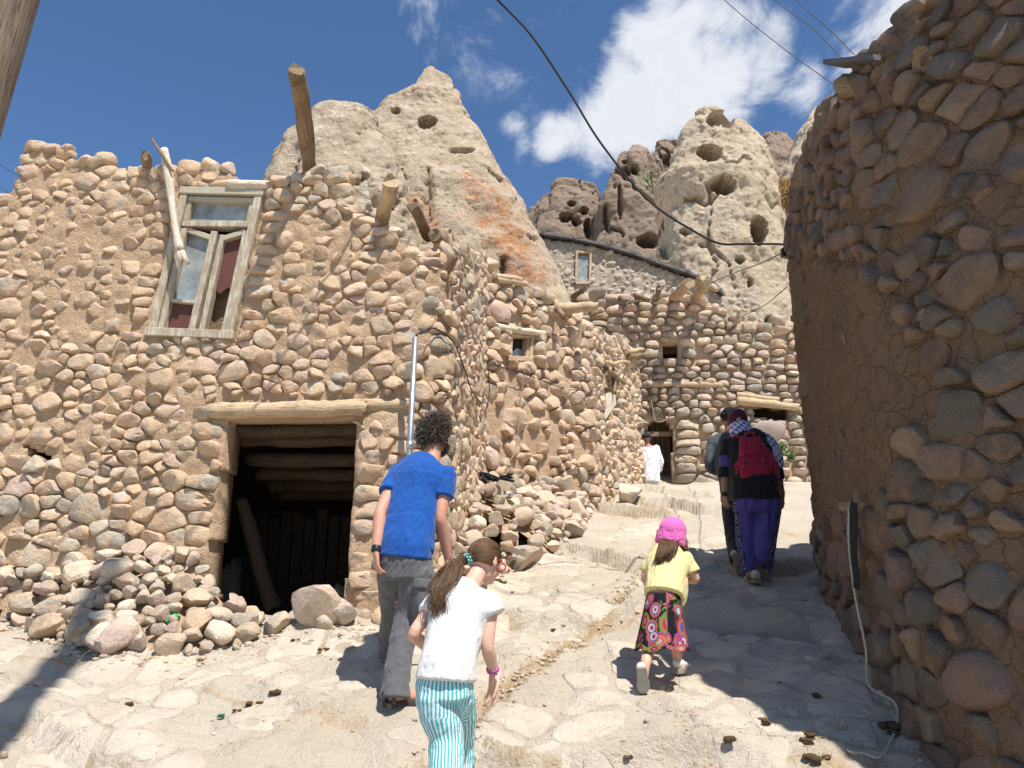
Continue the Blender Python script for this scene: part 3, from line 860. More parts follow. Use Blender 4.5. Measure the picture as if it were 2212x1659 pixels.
def fit_wall(root, wall, cellsP, extra, mask, top, bottom, mud, mats, prot, gapr, mudlvl, res, thick, amp, seed, limit=300, moff=-.012, skip=0.0, mskip=.15):
    """clay body + fitted stones (largest in view as single parts) + extra round stones along the top"""
    rs = np.random.RandomState(seed)
    build_wall(root, wall, [], mask, top, bottom, mud, mats, mudlvl=mudlvl, res=res, thick=thick, amp=amp, seed=seed, moff=moff)
    recs = []
    for P in cellsP:
        c = P.mean(0)
        if c[1] > top(c[0]) - .03: continue
        ml = float(mudlvl(np.array([c[0]]), np.array([c[1]]))[0]) if mudlvl else 0
        if rs.rand() < skip + mskip * ml: continue
        pr = rs.uniform(*prot) * (1 - .3 * ml) + .012 * ml
        Pw = wall.at(c[0], c[1])[0]; dist = math.hypot(Pw[0], Pw[1])
        r = cell_stone(wall, P, pr, rs.uniform(*gapr) * (1 + .8 * ml), rs, dist < 13.5)
        if r is None: continue
        V, F, c, size = r; u, v = topx(Pw)
        vis = size ** 2 / dist ** 2 if (-40 < u < 2252 and -40 < v < 1700 and Pw[1] > 0) else 0
        recs.append((vis, V, F, mats[-1] if ml > .35 else mats[rs.randint(len(mats))]))
    for s, z, w_, h_, ro in extra:
        dep = min(w_, h_ * 1.4); p, t, nn = wall.at(s, z, .05 - dep / 2)
        Rm = Matrix((Vector(t), -Vector(nn), Vector((0, 0, 1)))).transposed() @ Matrix.Rotation(rad(ro), 3, 'Y') @ Matrix.Rotation(rad(rs.normal(0, 10)), 3, 'Z')
        V = (ASH[rs.randint(NV)] * np.array([w_ / 2 * 1.1, dep / 2, h_ / 2 * 1.15])) @ np.array(Rm).T + np.array(p)
        u, v = topx(p); d_ = math.hypot(p[0], p[1])
        recs.append(((w_ * h_) * .3 / d_ ** 2 if -40 < u < 2252 and p[1] > 0 else 0, V, ICO[1], mats[rs.randint(len(mats))]))
    recs.sort(key=lambda r: -r[0])
    for vis, V, F, mt in recs[:limit]: add('stone', V, F, mt, root, True, 38)
    rest = recs[limit:]
    if rest:
        for q, mt in enumerate(mats):
            Vs, Fs, n = [], [], 0
            for vis, V, F, m2 in rest:
                if m2 is not mt: continue
                Vs.append(V); Fs.extend([tuple(int(i) + n for i in f) for f in F]); n += len(V)
            if Vs: add('small_stones', np.vstack(Vs), Fs, mt, root, True, 38)['kind'] = 'stuff'
def hole_ghosts(poly, inset=.045, stp=.05):
    c = poly.mean(0); out = []
    for a, b in zip(poly, np.roll(poly, -1, 0)):
        m = max(1, int(np.linalg.norm(b - a) / stp))
        for t in range(m):
            p = a + (b - a) * t / m; d = c - p; out.append(tuple(p + d / np.linalg.norm(d) * inset))
    return out
# angular broken stones for heaps and wall tops
def angular_shape(seed):
    V = ICO[0]; rs = np.random.RandomState(seed + 300)
    W = V * (1 + .3 * (fbm(V * 1.0 + seed * 5.1, 2, seed) - .5))[:, None]
    for k in range(rs.randint(6, 12)):
        d = rs.normal(size=3); d /= np.linalg.norm(d); h = rs.uniform(.45, .85); t = W @ d - h
        W = W - np.outer(np.maximum(t, 0) * rs.uniform(.8, 1.0), d)
    W = W * (1 + .09 * (fbm(V * 4 + seed, 3, seed + 5) - .5))[:, None]
    W = W - (W.max(0) + W.min(0)) / 2
    return W / np.abs(W).max(0)
ASH = [angular_shape(s) if s % 6 else SHAPES[s] for s in range(NV)]
# ================================================================== left stone house
H1 = Wall([(-6.2, 6.85), (-.70, 6.42), (-.56, 6.62), (-.36, 10.5)], rnd=1)
h1 = empty('stone_house', (-3, 6.3, float(gz(-3, 6.1))), 'ruined clay and cobble house with crooked window above a dark open doorway', 'house')
top1 = H1.prof([(-60, 420), (10, 430), (30, 395), (58, 330), (75, 305), (140, 318), (165, 338), (235, 345), (262, 360), (345, 362), (420, 352), (500, 365), (548, 400), (575, 405),
                (640, 385), (660, 362), (735, 372), (755, 420), (780, 470), (850, 500), (900, 545), (945, 550), (958, 545), (985, 540), (1020, 552), (1045, 560)])
bot1 = lambda s: gzf(H1.at(s, 0 * np.asarray(s, float))[0][..., 0], H1.at(s, 0 * np.asarray(s, float))[0][..., 1]) - .15
WIN = [(322, 722), (502, 730), (570, 414), (396, 410)]
DOOR = [(436, 1420), (446, 1230), (466, 1080), (482, 985), (492, 905), (768, 905), (770, 985), (757, 1130), (748, 1260), (738, 1420)]
winp, doorp = H1.poly(WIN), H1.poly(DOOR)
LINT = H1.poly([(470, 862), (880, 858), (880, 905), (470, 905)])
NICHE = H1.poly([(50, 958), (112, 985), (118, 1005), (60, 1000)])
mask1 = lambda s, z: ~(in_poly(winp, s, z) | in_poly(doorp, s, z) | in_poly(NICHE, s, z))
def mud1(s, z):
    # thick clay in the left and the middle, bare piled stones beside the window and by the corner
    m = np.zeros(np.shape(s))
    for (u, v, ru, rv, k) in ((120, 560, 230, 250, 1.0), (230, 900, 260, 160, .5), (680, 640, 110, 160, .6), (800, 760, 120, 60, .5), (860, 920, 60, 40, .9), (930, 560, 60, 80, .7), (330, 1120, 140, 90, .4)):
        c = H1.sz(u, v); e = H1.sz(u + ru, v); f = H1.sz(u, v - rv)
        m = np.maximum(m, k * np.exp(-(((s - c[0]) / abs(e[0] - c[0])) ** 2 + ((z - c[1]) / abs(f[1] - c[1])) ** 2)))
    return np.maximum(m, .75 * sstep(.5, .68, fbm(np.stack([s * 1.5, z * 1.5, np.asarray(s) * 0], -1), 3, 77)))
pre = []
pre += stack_edge(H1, (505, 740), (578, 400), 1, (.2, .34), (.085, .125), 2)
pre += [(s + .29, z + .05, w_, h_, r_) for s, z, w_, h_, r_ in stack_edge(H1, (505, 740), (575, 480), 1, (.15, .28), (.1, .15), 12)]
pre += stack_edge(H1, (318, 722), (392, 405), -1, (.18, .3), (.09, .14), 3)
pre += [(s - .26, z + .03, w_, h_, r_) for s, z, w_, h_, r_ in stack_edge(H1, (318, 722), (388, 420), -1, (.14, .26), (.09, .13), 13)]
pre += stack_edge(H1, (440, 1300), (484, 905), -1, (.24, .42), (.11, .18), 4)
pre += stack_edge(H1, (742, 1310), (768, 905), 1, (.26, .44), (.11, .19), 5)
pre += stack_edge(H1, (918, 1190), (935, 740), -1, (.25, .45), (.12, .2), 6)
def cap(wall, top, s0, s1, wr, hr, seed, dz=-.02):
    rs = np.random.RandomState(seed); out = []; s = s0
    while s < s1:
        w_ = rs.uniform(*wr); h_ = rs.uniform(*hr); c = s + w_ / 2
        z = float(top(c)) + dz + rs.uniform(-.03, .03)
        out.append((c, z, w_ - .01, h_, rs.normal(0, 7)))
        out.append((c + rs.uniform(-.05, .05), z - h_ * .95, w_ * rs.uniform(.8, 1.1), h_ * rs.uniform(.7, 1), rs.normal(0, 6)))
        s += w_
    return out
# drop what collides inside the preset stones
def prune(pre, mask):
    out = []
    for p in pre:
        if not mask(np.array([p[0]]), np.array([p[1]]))[0]: continue
        if any((abs(p[0] - q[0]) / ((p[2] + q[2]) / 2)) ** 3 + (abs(p[1] - q[1]) / ((p[3] + q[3]) / 2)) ** 3 < .7 for q in out): continue
        out.append(p)
    return out
mask1s = lambda s, z: mask1(s, z) & ~in_poly(LINT, s, z) & (z < top1(s) - .05)
pre = prune(cap(H1, top1, .5, H1.L, (.13, .26), (.09, .15), 7) + [p for p in pre if mask1s(np.array([p[0]]), np.array([p[1]]))[0]], mask1)
sc_corner = H1.sz(950, 800)[0]
quo = [p for p in pre if p[1] < top1(p[0]) - .12]; caps = [p for p in pre if p[1] >= top1(p[0]) - .12]
def r1(s, z):
    r = np.where(s > sc_corner, .108, .081)
    return r * np.where(z < CZ + .75, 1.22, 1.0)
cl = fitted(.3, H1.L, CZ - .9, CZ + 4.7, mask1s, r1, 1.45, 21, 56000, quo, hole_ghosts(winp) + hole_ghosts(doorp, .07) + hole_ghosts(LINT))
fit_wall(h1, H1, cl, caps, mask1, top1, bot1, M['mud'], [M['stone'], M['stone_muddy']], (.012, .052), (.002, .012), mud1, .03, .3, .03, 31, 300, -.011, .03)

# --- body of the house behind the wall: floor slab, roof, inner walls
def slab(name, ring, z0, z1, mat, root):
    n = len(ring); V = [(x, y, z0) for x, y in ring] + [(x, y, z1) for x, y in ring]
    F = [tuple(reversed(range(n))), tuple(range(n, 2 * n))] + [(i, (i + 1) % n, n + (i + 1) % n, n + i) for i in range(n)]
    return add(name, V, F, mat, root, False)
ring1 = [(-6.1, 7.15), (-.98, 6.72), (-.72, 10.3), (-6.1, 10.3)]
zc1 = H1.sz(640, 905)[1]
slab('roof', ring1, CZ + 2.55, CZ + 2.8, M['interior'], h1)
slab('upper_roof', [(-6.1, 7.15), (-2.05, 6.82), (-2.05, 10.3), (-6.1, 10.3)], CZ + 3.28, CZ + 3.45, M['interior'], h1)
slab('upper_back_wall', [(-6.1, 8.8), (-2.05, 8.7), (-2.05, 8.9), (-6.1, 9.0)], CZ + 2.7, CZ + 3.4, M['interior'], h1)
slab('upper_end_wall', [(-2.25, 6.85), (-2.05, 6.83), (-2.05, 8.8), (-2.25, 8.8)], CZ + 2.7, CZ + 3.4, M['interior'], h1)
slab('floor', [(-3.0, 6.95), (-1.15, 6.95), (-1.15, 8.6), (-3.0, 8.6)], CZ - .8, CZ - .62, M['interior'], h1)  # dark slab added over the pale ground to cut bounce light
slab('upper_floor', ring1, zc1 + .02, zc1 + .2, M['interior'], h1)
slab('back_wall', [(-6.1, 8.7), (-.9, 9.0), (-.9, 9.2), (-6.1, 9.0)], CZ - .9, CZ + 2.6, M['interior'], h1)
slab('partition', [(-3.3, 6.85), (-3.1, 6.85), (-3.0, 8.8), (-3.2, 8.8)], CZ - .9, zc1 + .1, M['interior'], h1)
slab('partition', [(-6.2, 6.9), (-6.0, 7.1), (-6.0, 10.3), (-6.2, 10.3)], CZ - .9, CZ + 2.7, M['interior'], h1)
# lintel logs over the doorway, ceiling logs and reeds inside
log_obj('lintel', H1.pt(455, 888, .0), H1.pt(790, 884, .02), .075, .062, M['log'], h1, .008, 3, 12)
log_obj('lintel', H1.pt(690, 876, -.04), H1.pt(905, 872, -.02), .06, .055, M['log'], h1, .01, 4, 12)
for k, (dy, v) in enumerate(((.16, 915), (.32, 928), (.62, 962), (.9, 985), (1.25, 1000), (1.6, 1012))):
    a = H1.pt(478, v, 0); b = H1.pt(800, v + 2, 0)
    a.y += dy + .1; b.y += dy + .1
    log_obj('ceiling_log', a, b, .07, .06, M['log_shade_dark'], h1, .012, 30 + k, 9)
reeds = []
for k in range(46):
    x = -2.35 + k * .027; z = zc1 - .03 + .006 * math.sin(k * 3)
    reeds.append(tubeVF([(x, 6.7, z), (x + .02, 7.6, z - .02)], .011, 5))
add('reed_ceiling', *joinVF(reeds), M['log_shade_dark'], h1)['kind'] = 'stuff'
log_obj('leaning_post', (px(590, 1310, 7.5)), px(520, 1080, 7.3), .075, .06, M['log_shade_dark'], h1, .01, 51)
for k in range(12):
    x = -2.75 + k * .125
    V, F = boxVF((x, 8.5, CZ + .1), (.055, 0, 0), (0, .015, 0), (0, 0, .75 + .05 * math.sin(k * 2.3)))
    add('plank', V, F, M['interior'], h1, False)
V, F = boxVF((-2.0, 8.46, CZ - .2), (.75, 0, 0), (0, .02, 0), (0, 0, .04)); add('plank', V, F, M['log_dark'], h1, False)

# --- crooked window
def quadpt(Q, a, b): return (Q[0] * (1 - a) + Q[1] * a) * (1 - b) + (Q[3] * (1 - a) + Q[2] * a) * b
def qbar(name, Q, nrm, a0, b0, a1, b1, w_, d0, d1, mat, root):
    """bar between two window coordinates; w_ = width, d0..d1 = depth range along the normal"""
    p, q = quadpt(Q, a0, b0), quadpt(Q, a1, b1); t = (q - p).normalized(); s = t.cross(nrm).normalized()
    V, F = boxVF((p + q) / 2 + nrm * (d0 + d1) / 2, (q - p) / 2, s * w_ / 2, nrm * (d1 - d0) / 2)
    o = add(name, V, F, mat, root, False)
    bv = o.modifiers.new('b', 'BEVEL'); bv.width = .005; bv.segments = 1
    return o
def qpane(name, Q, nrm, pts, d, mat, root, th=.006):
    P = [quadpt(Q, a, b) for a, b in pts]; n = len(P)
    V = [p + nrm * d for p in P] + [p + nrm * (d - th) for p in P]
    F = [tuple(range(n)), tuple(reversed(range(n, 2 * n)))] + [(i, n + i, n + (i + 1) % n, (i + 1) % n) for i in range(n)]
    return add(name, [tuple(v) for v in V], F, mat, root, False)
Q1 = [H1.pt(*p, 0.0) for p in WIN]
n1v = (Q1[1] - Q1[0]).cross(Q1[3] - Q1[0]).normalized()
win = empty('window', (0, 0, 0)); win.parent = h1; win.location = Q1[0] - wloc(h1); win['label'] = 'crooked cream window with a green top rail and broken panes'
fp, fg = M['frame_paint'], M['frame_green']
qbar('frame_stile', Q1, n1v, .04, -.0, .04, 1.0, .07, -.10, .035, fp, win)
qbar('frame_stile', Q1, n1v, .96, -.0, .96, .98, .07, -.10, .035, fp, win)
qbar('frame_rail', Q1, n1v, -.03, .01, 1.03, .012, .075, -.10, .05, fp, win)
qbar('frame_rail', Q1, n1v, -.02, .985, 1.02, .985, .07, -.10, .045, fg, win)
qbar('frame_rail', Q1, n1v, .09, .935, .91, .935, .045, -.10, .015, fg, win)
qbar('transom', Q1, n1v, .09, .755, .92, .762, .055, -.10, .02, fp, win)
qbar('glazing_bar', Q1, n1v, .115, .78, .115, .92, .045, -.09, .005, fp, win)
qbar('glazing_bar', Q1, n1v, .885, .78, .885, .92, .045, -.09, .005, fp, win)
qbar('casement_stile', Q1, n1v, .125, .04, .125, .73, .055, -.085, .01, fp, win)
qbar('casement_stile', Q1, n1v, .495, .04, .505, .71, .06, -.085, .012, fp, win)
qbar('casement_stile', Q1, n1v, .61, .03, .605, .69, .05, -.085, .0, fp, win)
qbar('casement_stile', Q1, n1v, .885, .03, .885, .72, .05, -.085, .01, fp, win)
qbar('casement_rail', Q1, n1v, .13, .725, .52, .66, .05, -.085, .0, fg, win)
qbar('casement_rail', Q1, n1v, .60, .66, .88, .72, .05, -.085, .0, fg, win)
qbar('casement_rail', Q1, n1v, .15, .235, .48, .225, .03, -.085, -.01, fp, win)
qpane('pane', Q1, n1v, [(.13, .77), (.87, .77), (.87, .93), (.13, .93)], -.05, M['glass'], win)
qpane('pane', Q1, n1v, [(.17, .23), (.48, .23), (.48, .69), (.17, .72)], -.05, M['glass'], win)
qpane('red_board', Q1, n1v, [(.17, .05), (.48, .05), (.48, .225), (.17, .225)], -.055, M['redboard'], win)
qpane('red_board', Q1, n1v, [(.62, .33), (.70, .30), (.78, .345), (.86, .33), (.86, .71), (.62, .68)], -.055, M['redboard'], win)
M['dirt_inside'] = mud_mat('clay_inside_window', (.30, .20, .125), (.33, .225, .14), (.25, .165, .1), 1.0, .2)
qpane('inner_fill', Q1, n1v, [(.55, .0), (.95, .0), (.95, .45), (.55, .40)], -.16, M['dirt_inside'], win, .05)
log_obj('window_lintel', H1.pt(498, 402, .03), H1.pt(582, 404, .03), .05, .045, M['log_pale'], h1, .01, 8)
log_obj('window_lintel', H1.pt(385, 400, -.03), H1.pt(505, 398, -.02), .045, .045, M['log'], h1, .01, 9)
# peeled forked pole leaning over the window and a thin stick
pw = empty('peeled_pole', H1.pt(415, 585, .12), 'pale peeled forked pole leaning across the crooked window', 'pole')
P = catmull([H1.pt(366, 335, .10), H1.pt(378, 400, .11), H1.pt(390, 490, .12), H1.pt(404, 556, .13)], 6)
add('shaft', *tubeVF(P, [.036 + .008 * math.sin(i * .4) for i in range(len(P))], 10, True, .15, 4), M['log_pale'], pw)
add('fork', *tubeVF([H1.pt(402, 545, .13), H1.pt(404, 568, .14), H1.pt(405, 584, .14)], [.036, .026, .02], 8, True, .1, 5), M['log_pale'], pw)
add('fork', *tubeVF([H1.pt(404, 550, .13), H1.pt(413, 570, .13), H1.pt(421, 582, .13)], [.033, .026, .018], 8, True, .1, 6), M['log_pale'], pw)
tag(log_obj('thin_stick', H1.pt(347, 321, .16), H1.pt(391, 388, .15), .013, .012, M['log_dark'], None, .004, 10, 7), 'thin brown stick crossing the top of the peeled pole', 'stick')
# roof timbers that stick out over the wall
log_obj('roof_beam', px(670, 372, 6.75), px(643, 150, 5.75), .068, .075, M['log_dark'], h1, .02, 12, 12, 'long forked grey beam pointing up at the sky')
V, F = tubeVF([px(640, 185, 5.84), px(634, 165, 5.8), px(630, 149, 5.78)], [.05, .045, .035], 8, True, .2, 13); add('beam_fork', V, F, M['log_dark'], h1)
log_obj('roof_beam', px(822, 490, 6.75), px(846, 395, 6.2), .066, .07, M['log'], h1, .01, 14, 12)
log_obj('roof_beam', px(848, 398, 6.4), px(862, 362, 6.35), .016, .012, M['log_pale'], h1, .02, 15, 6)
log_obj('roof_beam', px(925, 510, 6.8), px(892, 442, 6.35), .055, .055, M['log_dark'], h1, .02, 16, 10)
log_obj('roof_beam', px(955, 530, 7.0), px(938, 508, 6.4), .05, .055, M['log_dark'], h1, .02, 17, 10)
log_obj('roof_beam', H1.pt(958, 620, -.1), H1.pt(958, 560, .12), .05, .04, M['log_dark'], h1, .02, 18, 8)
log_obj('roof_beam', H1.pt(300, 385, -.2), H1.pt(330, 352, .12), .05, .05, M['log_dark'], h1, .02, 19, 8)
# pale plaster drip at the corner
s0, z0 = H1.sz(950, 640)
# sagging plank ledges in the side wall
for (u, v, L_) in ((985, 740, .5),):
    a = H1.pt(u, v, .02); b = H1.pt(u, v - 65, .02); V, F = tubeVF([a, b], .02, 6); add('batten', V, F, M['log_pale'], h1)

# ================================================================== second house up the lane
H2 = Wall([(-.42, 10.15), (1.26, 12.35), (1.42, 12.75), (1.62, 13.6), (2.84, 17.3)], rnd=1)
h2 = empty('stone_house', (.5, 11.5, float(gz(.5, 11.3))), 'cobble house up the lane with one tiny square window', 'house')
top2 = H2.prof([(1040, 560), (1062, 575), (1080, 602), (1120, 612), (1160, 628), (1200, 655), (1235, 668), (1262, 695), (1285, 722), (1320, 735), (1350, 742), (1375, 765), (1392, 772)])
bot2 = lambda s: gzf(H2.at(s, 0 * np.asarray(s, float))[0][..., 0], H2.at(s, 0 * np.asarray(s, float))[0][..., 1]) - .15
W2 = [(1100, 776), (1152, 778), (1156, 722), (1104, 718)]
N2 = [(1302, 905), (1326, 905), (1330, 845), (1312, 800), (1302, 830)]
w2p, n2p = H2.poly(W2), H2.poly(N2)
mask2 = lambda s, z: ~(in_poly(w2p, s, z) | in_poly(n2p, s, z))
def mud2(s, z):
    m = np.zeros(np.shape(s))
    for (u, v, ru, rv, k) in ((1140, 900, 90, 80, 1.15), (1110, 820, 60, 60, .6), (1230, 820, 40, 60, .4)):
        c = H2.sz(u, v); e = H2.sz(u + ru, v); f = H2.sz(u, v - rv)
        m = np.maximum(m, k * np.exp(-(((s - c[0]) / abs(e[0] - c[0])) ** 2 + ((z - c[1]) / abs(f[1] - c[1])) ** 2)))
    return np.minimum(m, 1)
pre2 = stack_edge(H2, (1098, 790), (1102, 715), -1, (.25, .4), (.12, .18), 2) + stack_edge(H2, (1156, 790), (1158, 715), 1, (.3, .45), (.14, .22), 3)
pre2 += stack_edge(H2, (1290, 1080), (1288, 760), -1, (.3, .5), (.14, .22), 4)
mask2s = lambda s, z: mask2(s, z) & (z < top2(s) - .05)
pre2 = prune(cap(H2, top2, 0, H2.L, (.22, .38), (.14, .22), 8) + [p for p in pre2 if mask2s(np.array([p[0]]), np.array([p[1]]))[0]], mask2)
quo = [p for p in pre2 if p[1] < top2(p[0]) - .15]; caps = [p for p in pre2 if p[1] >= top2(p[0]) - .15]
cl = fitted(0, H2.L, CZ + .4, CZ + 5.6, mask2s, lambda s, z: np.full(s.shape, .138), 1.45, 41, 30000, quo, hole_ghosts(w2p, .05, .08) + hole_ghosts(n2p, .03, .08))
fit_wall(h2, H2, cl, caps, mask2, top2, bot2, M['mud'], [M['stone'], M['stone_muddy']], (.03, .095), (.004, .018), mud2, .045, .4, .035, 32, 300, -.03, .03, .75)
ring2 = [(-.3, 10.6), (1.0, 12.6), (1.3, 13.6), (2.5, 17.3), (-.5, 17.3), (-.6, 10.6)]
slab('roof', ring2, CZ + 3.6, CZ + 3.9, M['interior'], h2)
slab('back_wall', [(-.5, 12.4), (.3, 13.4), (.2, 13.5), (-.6, 12.5)], CZ + .3, CZ + 3.7, M['interior'], h2)
Q2 = [H2.pt(*p, -.04) for p in W2]; n2v = (Q2[1] - Q2[0]).cross(Q2[3] - Q2[0]).normalized()
win2 = empty('window', (0, 0, 0)); win2.parent = h2; win2.location = Q2[0] - wloc(h2)
for a0, b0, a1, b1 in ((.06, 0, .06, 1), (.94, 0, .94, 1)): qbar('frame_stile', Q2, n2v, a0, b0, a1, b1, .07, -.12, .03, M['log'], win2)
for a0, b0, a1, b1 in ((-.02, .05, 1.02, .05), (-.02, .95, 1.02, .95)): qbar('frame_rail', Q2, n2v, a0, b0, a1, b1, .07, -.12, .035, M['log'], win2)
qbar('casement_stile', Q2, n2v, .16, .08, .16, .9, .045, -.11, .0, M['log'], win2); qbar('casement_stile', Q2, n2v, .84, .08, .84, .9, .045, -.11, .0, M['log'], win2)
qpane('pane', Q2, n2v, [(.2, .08), (.8, .08), (.8, .42), (.55, .5), (.4, .36), (.2, .3)], -.08, M['glass'], win2)
qpane('pane', Q2, n2v, [(.2, .3), (.4, .36), (.55, .5), (.8, .42), (.8, .9), (.2, .9)], -.1, M['black_cloth'], win2)  # black sheet filling the opening above the broken glass
log_obj('lintel', H2.pt(1066, 706, .03), H2.pt(1172, 722, .03), .05, .045, M['log_pale'], h2, .008, 21)
log_obj('lintel', H2.pt(1092, 714, -.05), H2.pt(1168, 724, -.05), .05, .045, M['log_dark'], h2, .008, 22)
for k, (a, b) in enumerate((((1062, 598), (1112, 608)), ((1066, 606), (1120, 616)), ((1075, 602), (1122, 618)))):
    log_obj('roof_beam', H2.pt(*a, .05), H2.pt(*b, .12), .045, .04, M['log'], h2, .01, 60 + k, 7)
log_obj('roof_beam', H2.pt(1205, 664, -.1), px(1290, 662, 11.6), .09, .075, M['log'], h2, .01, 23)
log_obj('roof_beam', H2.pt(1195, 655, 0), px(1218, 685, 11.2), .05, .05, M['log_dark'], h2, .01, 24)
for k, (a, b, r_) in enumerate((((1296, 800), (1332, 828), .05), ((1290, 782), (1345, 785), .035), ((1312, 800), (1310, 850), .05), ((1320, 830), (1328, 812), .04), ((1345, 770), (1392, 768), .06), ((1342, 760), (1390, 756), .05))):
    log_obj('batten', H2.pt(*a, .12), H2.pt(*b, .14), r_, r_ * .9, M['log'] if k % 2 else M['log_dark'], h2, .01, 70 + k, 7)
Qs = [H2.pt(1300, 905, .05), H2.pt(1318, 872, .1), H2.pt(1316, 845, .1), H2.pt(1302, 850, .05)]
add('broken_board', [tuple(p) for p in Qs] + [tuple(p + Vector((.02, .05, 0))) for p in Qs], [(0, 1, 2, 3), (7, 6, 5, 4), (0, 4, 5, 1), (1, 5, 6, 2), (2, 6, 7, 3), (3, 7, 4, 0)], M['log_pale'], h2, False)

# ================================================================== far house across the lane's end
H3 = Wall([(.4, 18.3), (4.6, 17.75), (8.6, 17.4)], rnd=1)
h3 = empty('stone_house', (4, 17.8, float(gz(4, 17.7))), 'coursed stone house closing the lane with low dark doorway and jutting beams', 'house')
top3 = H3.prof([(1150, 618), (1215, 622), (1300, 625), (1400, 630), (1480, 640), (1540, 652), (1562, 660), (1575, 682), (1640, 690), (1720, 690), (1800, 690)])
bot3 = lambda s: gzf(H3.at(s, 0 * np.asarray(s, float))[0][..., 0], H3.at(s, 0 * np.asarray(s, float))[0][..., 1]) - .3
D3 = [(1398, 1070), (1396, 930), (1404, 908), (1425, 902), (1446, 912), (1455, 935), (1450, 1070)]
O3 = [(1430, 770), (1464, 772), (1464, 744), (1434, 742)]
G3 = [(1628, 902), (1702, 906), (1704, 882), (1630, 872)]
d3p, o3p, g3p = H3.poly(D3), H3.poly(O3), H3.poly(G3)
mask3 = lambda s, z: ~(in_poly(d3p, s, z) | in_poly(o3p, s, z) | in_poly(g3p, s, z))
pre3 = stack_edge(H3, (1456, 1045), (1458, 920), 1, (.5, .65), (.17, .26), 3) + stack_edge(H3, (1430, 772), (1432, 740), -1, (.35, .5), (.2, .25), 5) + stack_edge(H3, (1466, 774), (1466, 742), 1, (.35, .5), (.2, .25), 6)
pre3 += cap(H3, top3, 0, H3.L, (.3, .5), (.17, .24), 9)
sB = H3.sz(1568, 800)[0]
pre3 = prune(pre3, lambda s, z: mask3(s, z) & (z < top3(s) - .02))
quo = [p for p in pre3 if p[1] < top3(p[0]) - .2]; caps = [p for p in pre3 if p[1] >= top3(p[0]) - .2]
m3s = lambda s, z: mask3(s, z) & (z < top3(s) - .05)
rowp = courses(0, H3.L, CZ + 2.0, top3, m3s, (.27, .46), (.17, .23), 51, .02, .0, .03, 4, quo)
cl = fitted(0, H3.L, CZ + 2.0, CZ + 7.2, m3s, lambda s, z: np.full(s.shape, .17), 1.5, 51, 3000, quo + rowp, hole_ghosts(d3p, .03, .12) + hole_ghosts(o3p, .03, .12) + hole_ghosts(g3p, .03, .12))
fit_wall(h3, H3, cl, caps, mask3, top3, bot3, M['mud_far'], [M['stone_far']], (.05, .12), (.004, .018), None, .07, .45, .03, 33, 300, -.06, .0)
ring3 = [(.6, 18.8), (4.6, 18.3), (8.5, 18.0), (8.6, 24), (.4, 24)]
slab('roof', ring3, CZ + 6.0, CZ + 6.3, M['mud_far'], h3)
slab('back_wall', [(2, 19.6), (8, 19.2), (8, 19.4), (2, 19.8)], CZ + 2, CZ + 6.1, M['interior'], h3)
for k, u in enumerate((1410, 1421, 1432, 1443)):
    a = px(u, 1050, 19.0); b = px(u, 915, 19.0)
    V, F = boxVF((a + b) / 2, (.05, 0, 0), (0, .02, 0), (b - a) / 2); add('door_plank', V, F, M['log_dark'], h3, False)
a = px(1424, 938, 18.1); V, F = boxVF(a, (.3, 0, 0), (0, .05, 0), (0, 0, .05)); add('door_lintel', V, F, M['log_dark'], h3, False)
log_obj('roof_beam', H3.pt(1456, 640, -.1), px(1490, 612, 16.7), .13, .13, M['log'], h3, .01, 81)
log_obj('roof_beam', H3.pt(1503, 640, -.1), px(1528, 612, 16.7), .10, .11, M['log'], h3, .01, 82)
log_obj('roof_beam', H3.pt(1502, 612, -.1), px(1520, 598, 17.0), .09, .09, M['log'], h3, .01, 83)
log_obj('roof_beam', H3.pt(1345, 640, -.1), px(1352, 652, 17.0), .07, .07, M['log_dark'], h3, .01, 84)
log_obj('roof_beam', H3.pt(1372, 636, 0), px(1400, 648, 17.4), .06, .06, M['log_dark'], h3, .01, 85)
log_obj('roof_beam', H3.pt(1420, 640, 0), px(1424, 622, 17.2), .06, .07, M['log_dark'], h3, .01, 86)
log_obj('roof_beam', H3.pt(1240, 640, 0), px(1262, 625, 17.4), .07, .06, M['log_dark'], h3, .01, 87)
log_obj('roof_beam', H3.pt(1595, 690, 0), px(1597, 668, 17.4), .05, .05, M['log'], h3, .01, 88)
log_obj('lintel', H3.pt(1398, 832, .05), H3.pt(1560, 832, .05), .07, .065, M['log'], h3, .006, 91)
log_obj('lintel', H3.pt(1590, 868, .1), H3.pt(1720, 882, .12), .10, .09, M['log'], h3, .01, 92)
log_obj('lintel', H3.pt(1592, 855, .06), H3.pt(1680, 866, .08), .08, .06, M['log'], h3, .01, 93)
log_obj('lintel', H3.pt(1595, 880, -.02), H3.pt(1640, 876, .02), .08, .07, M['log_dark'], h3, .01, 94)

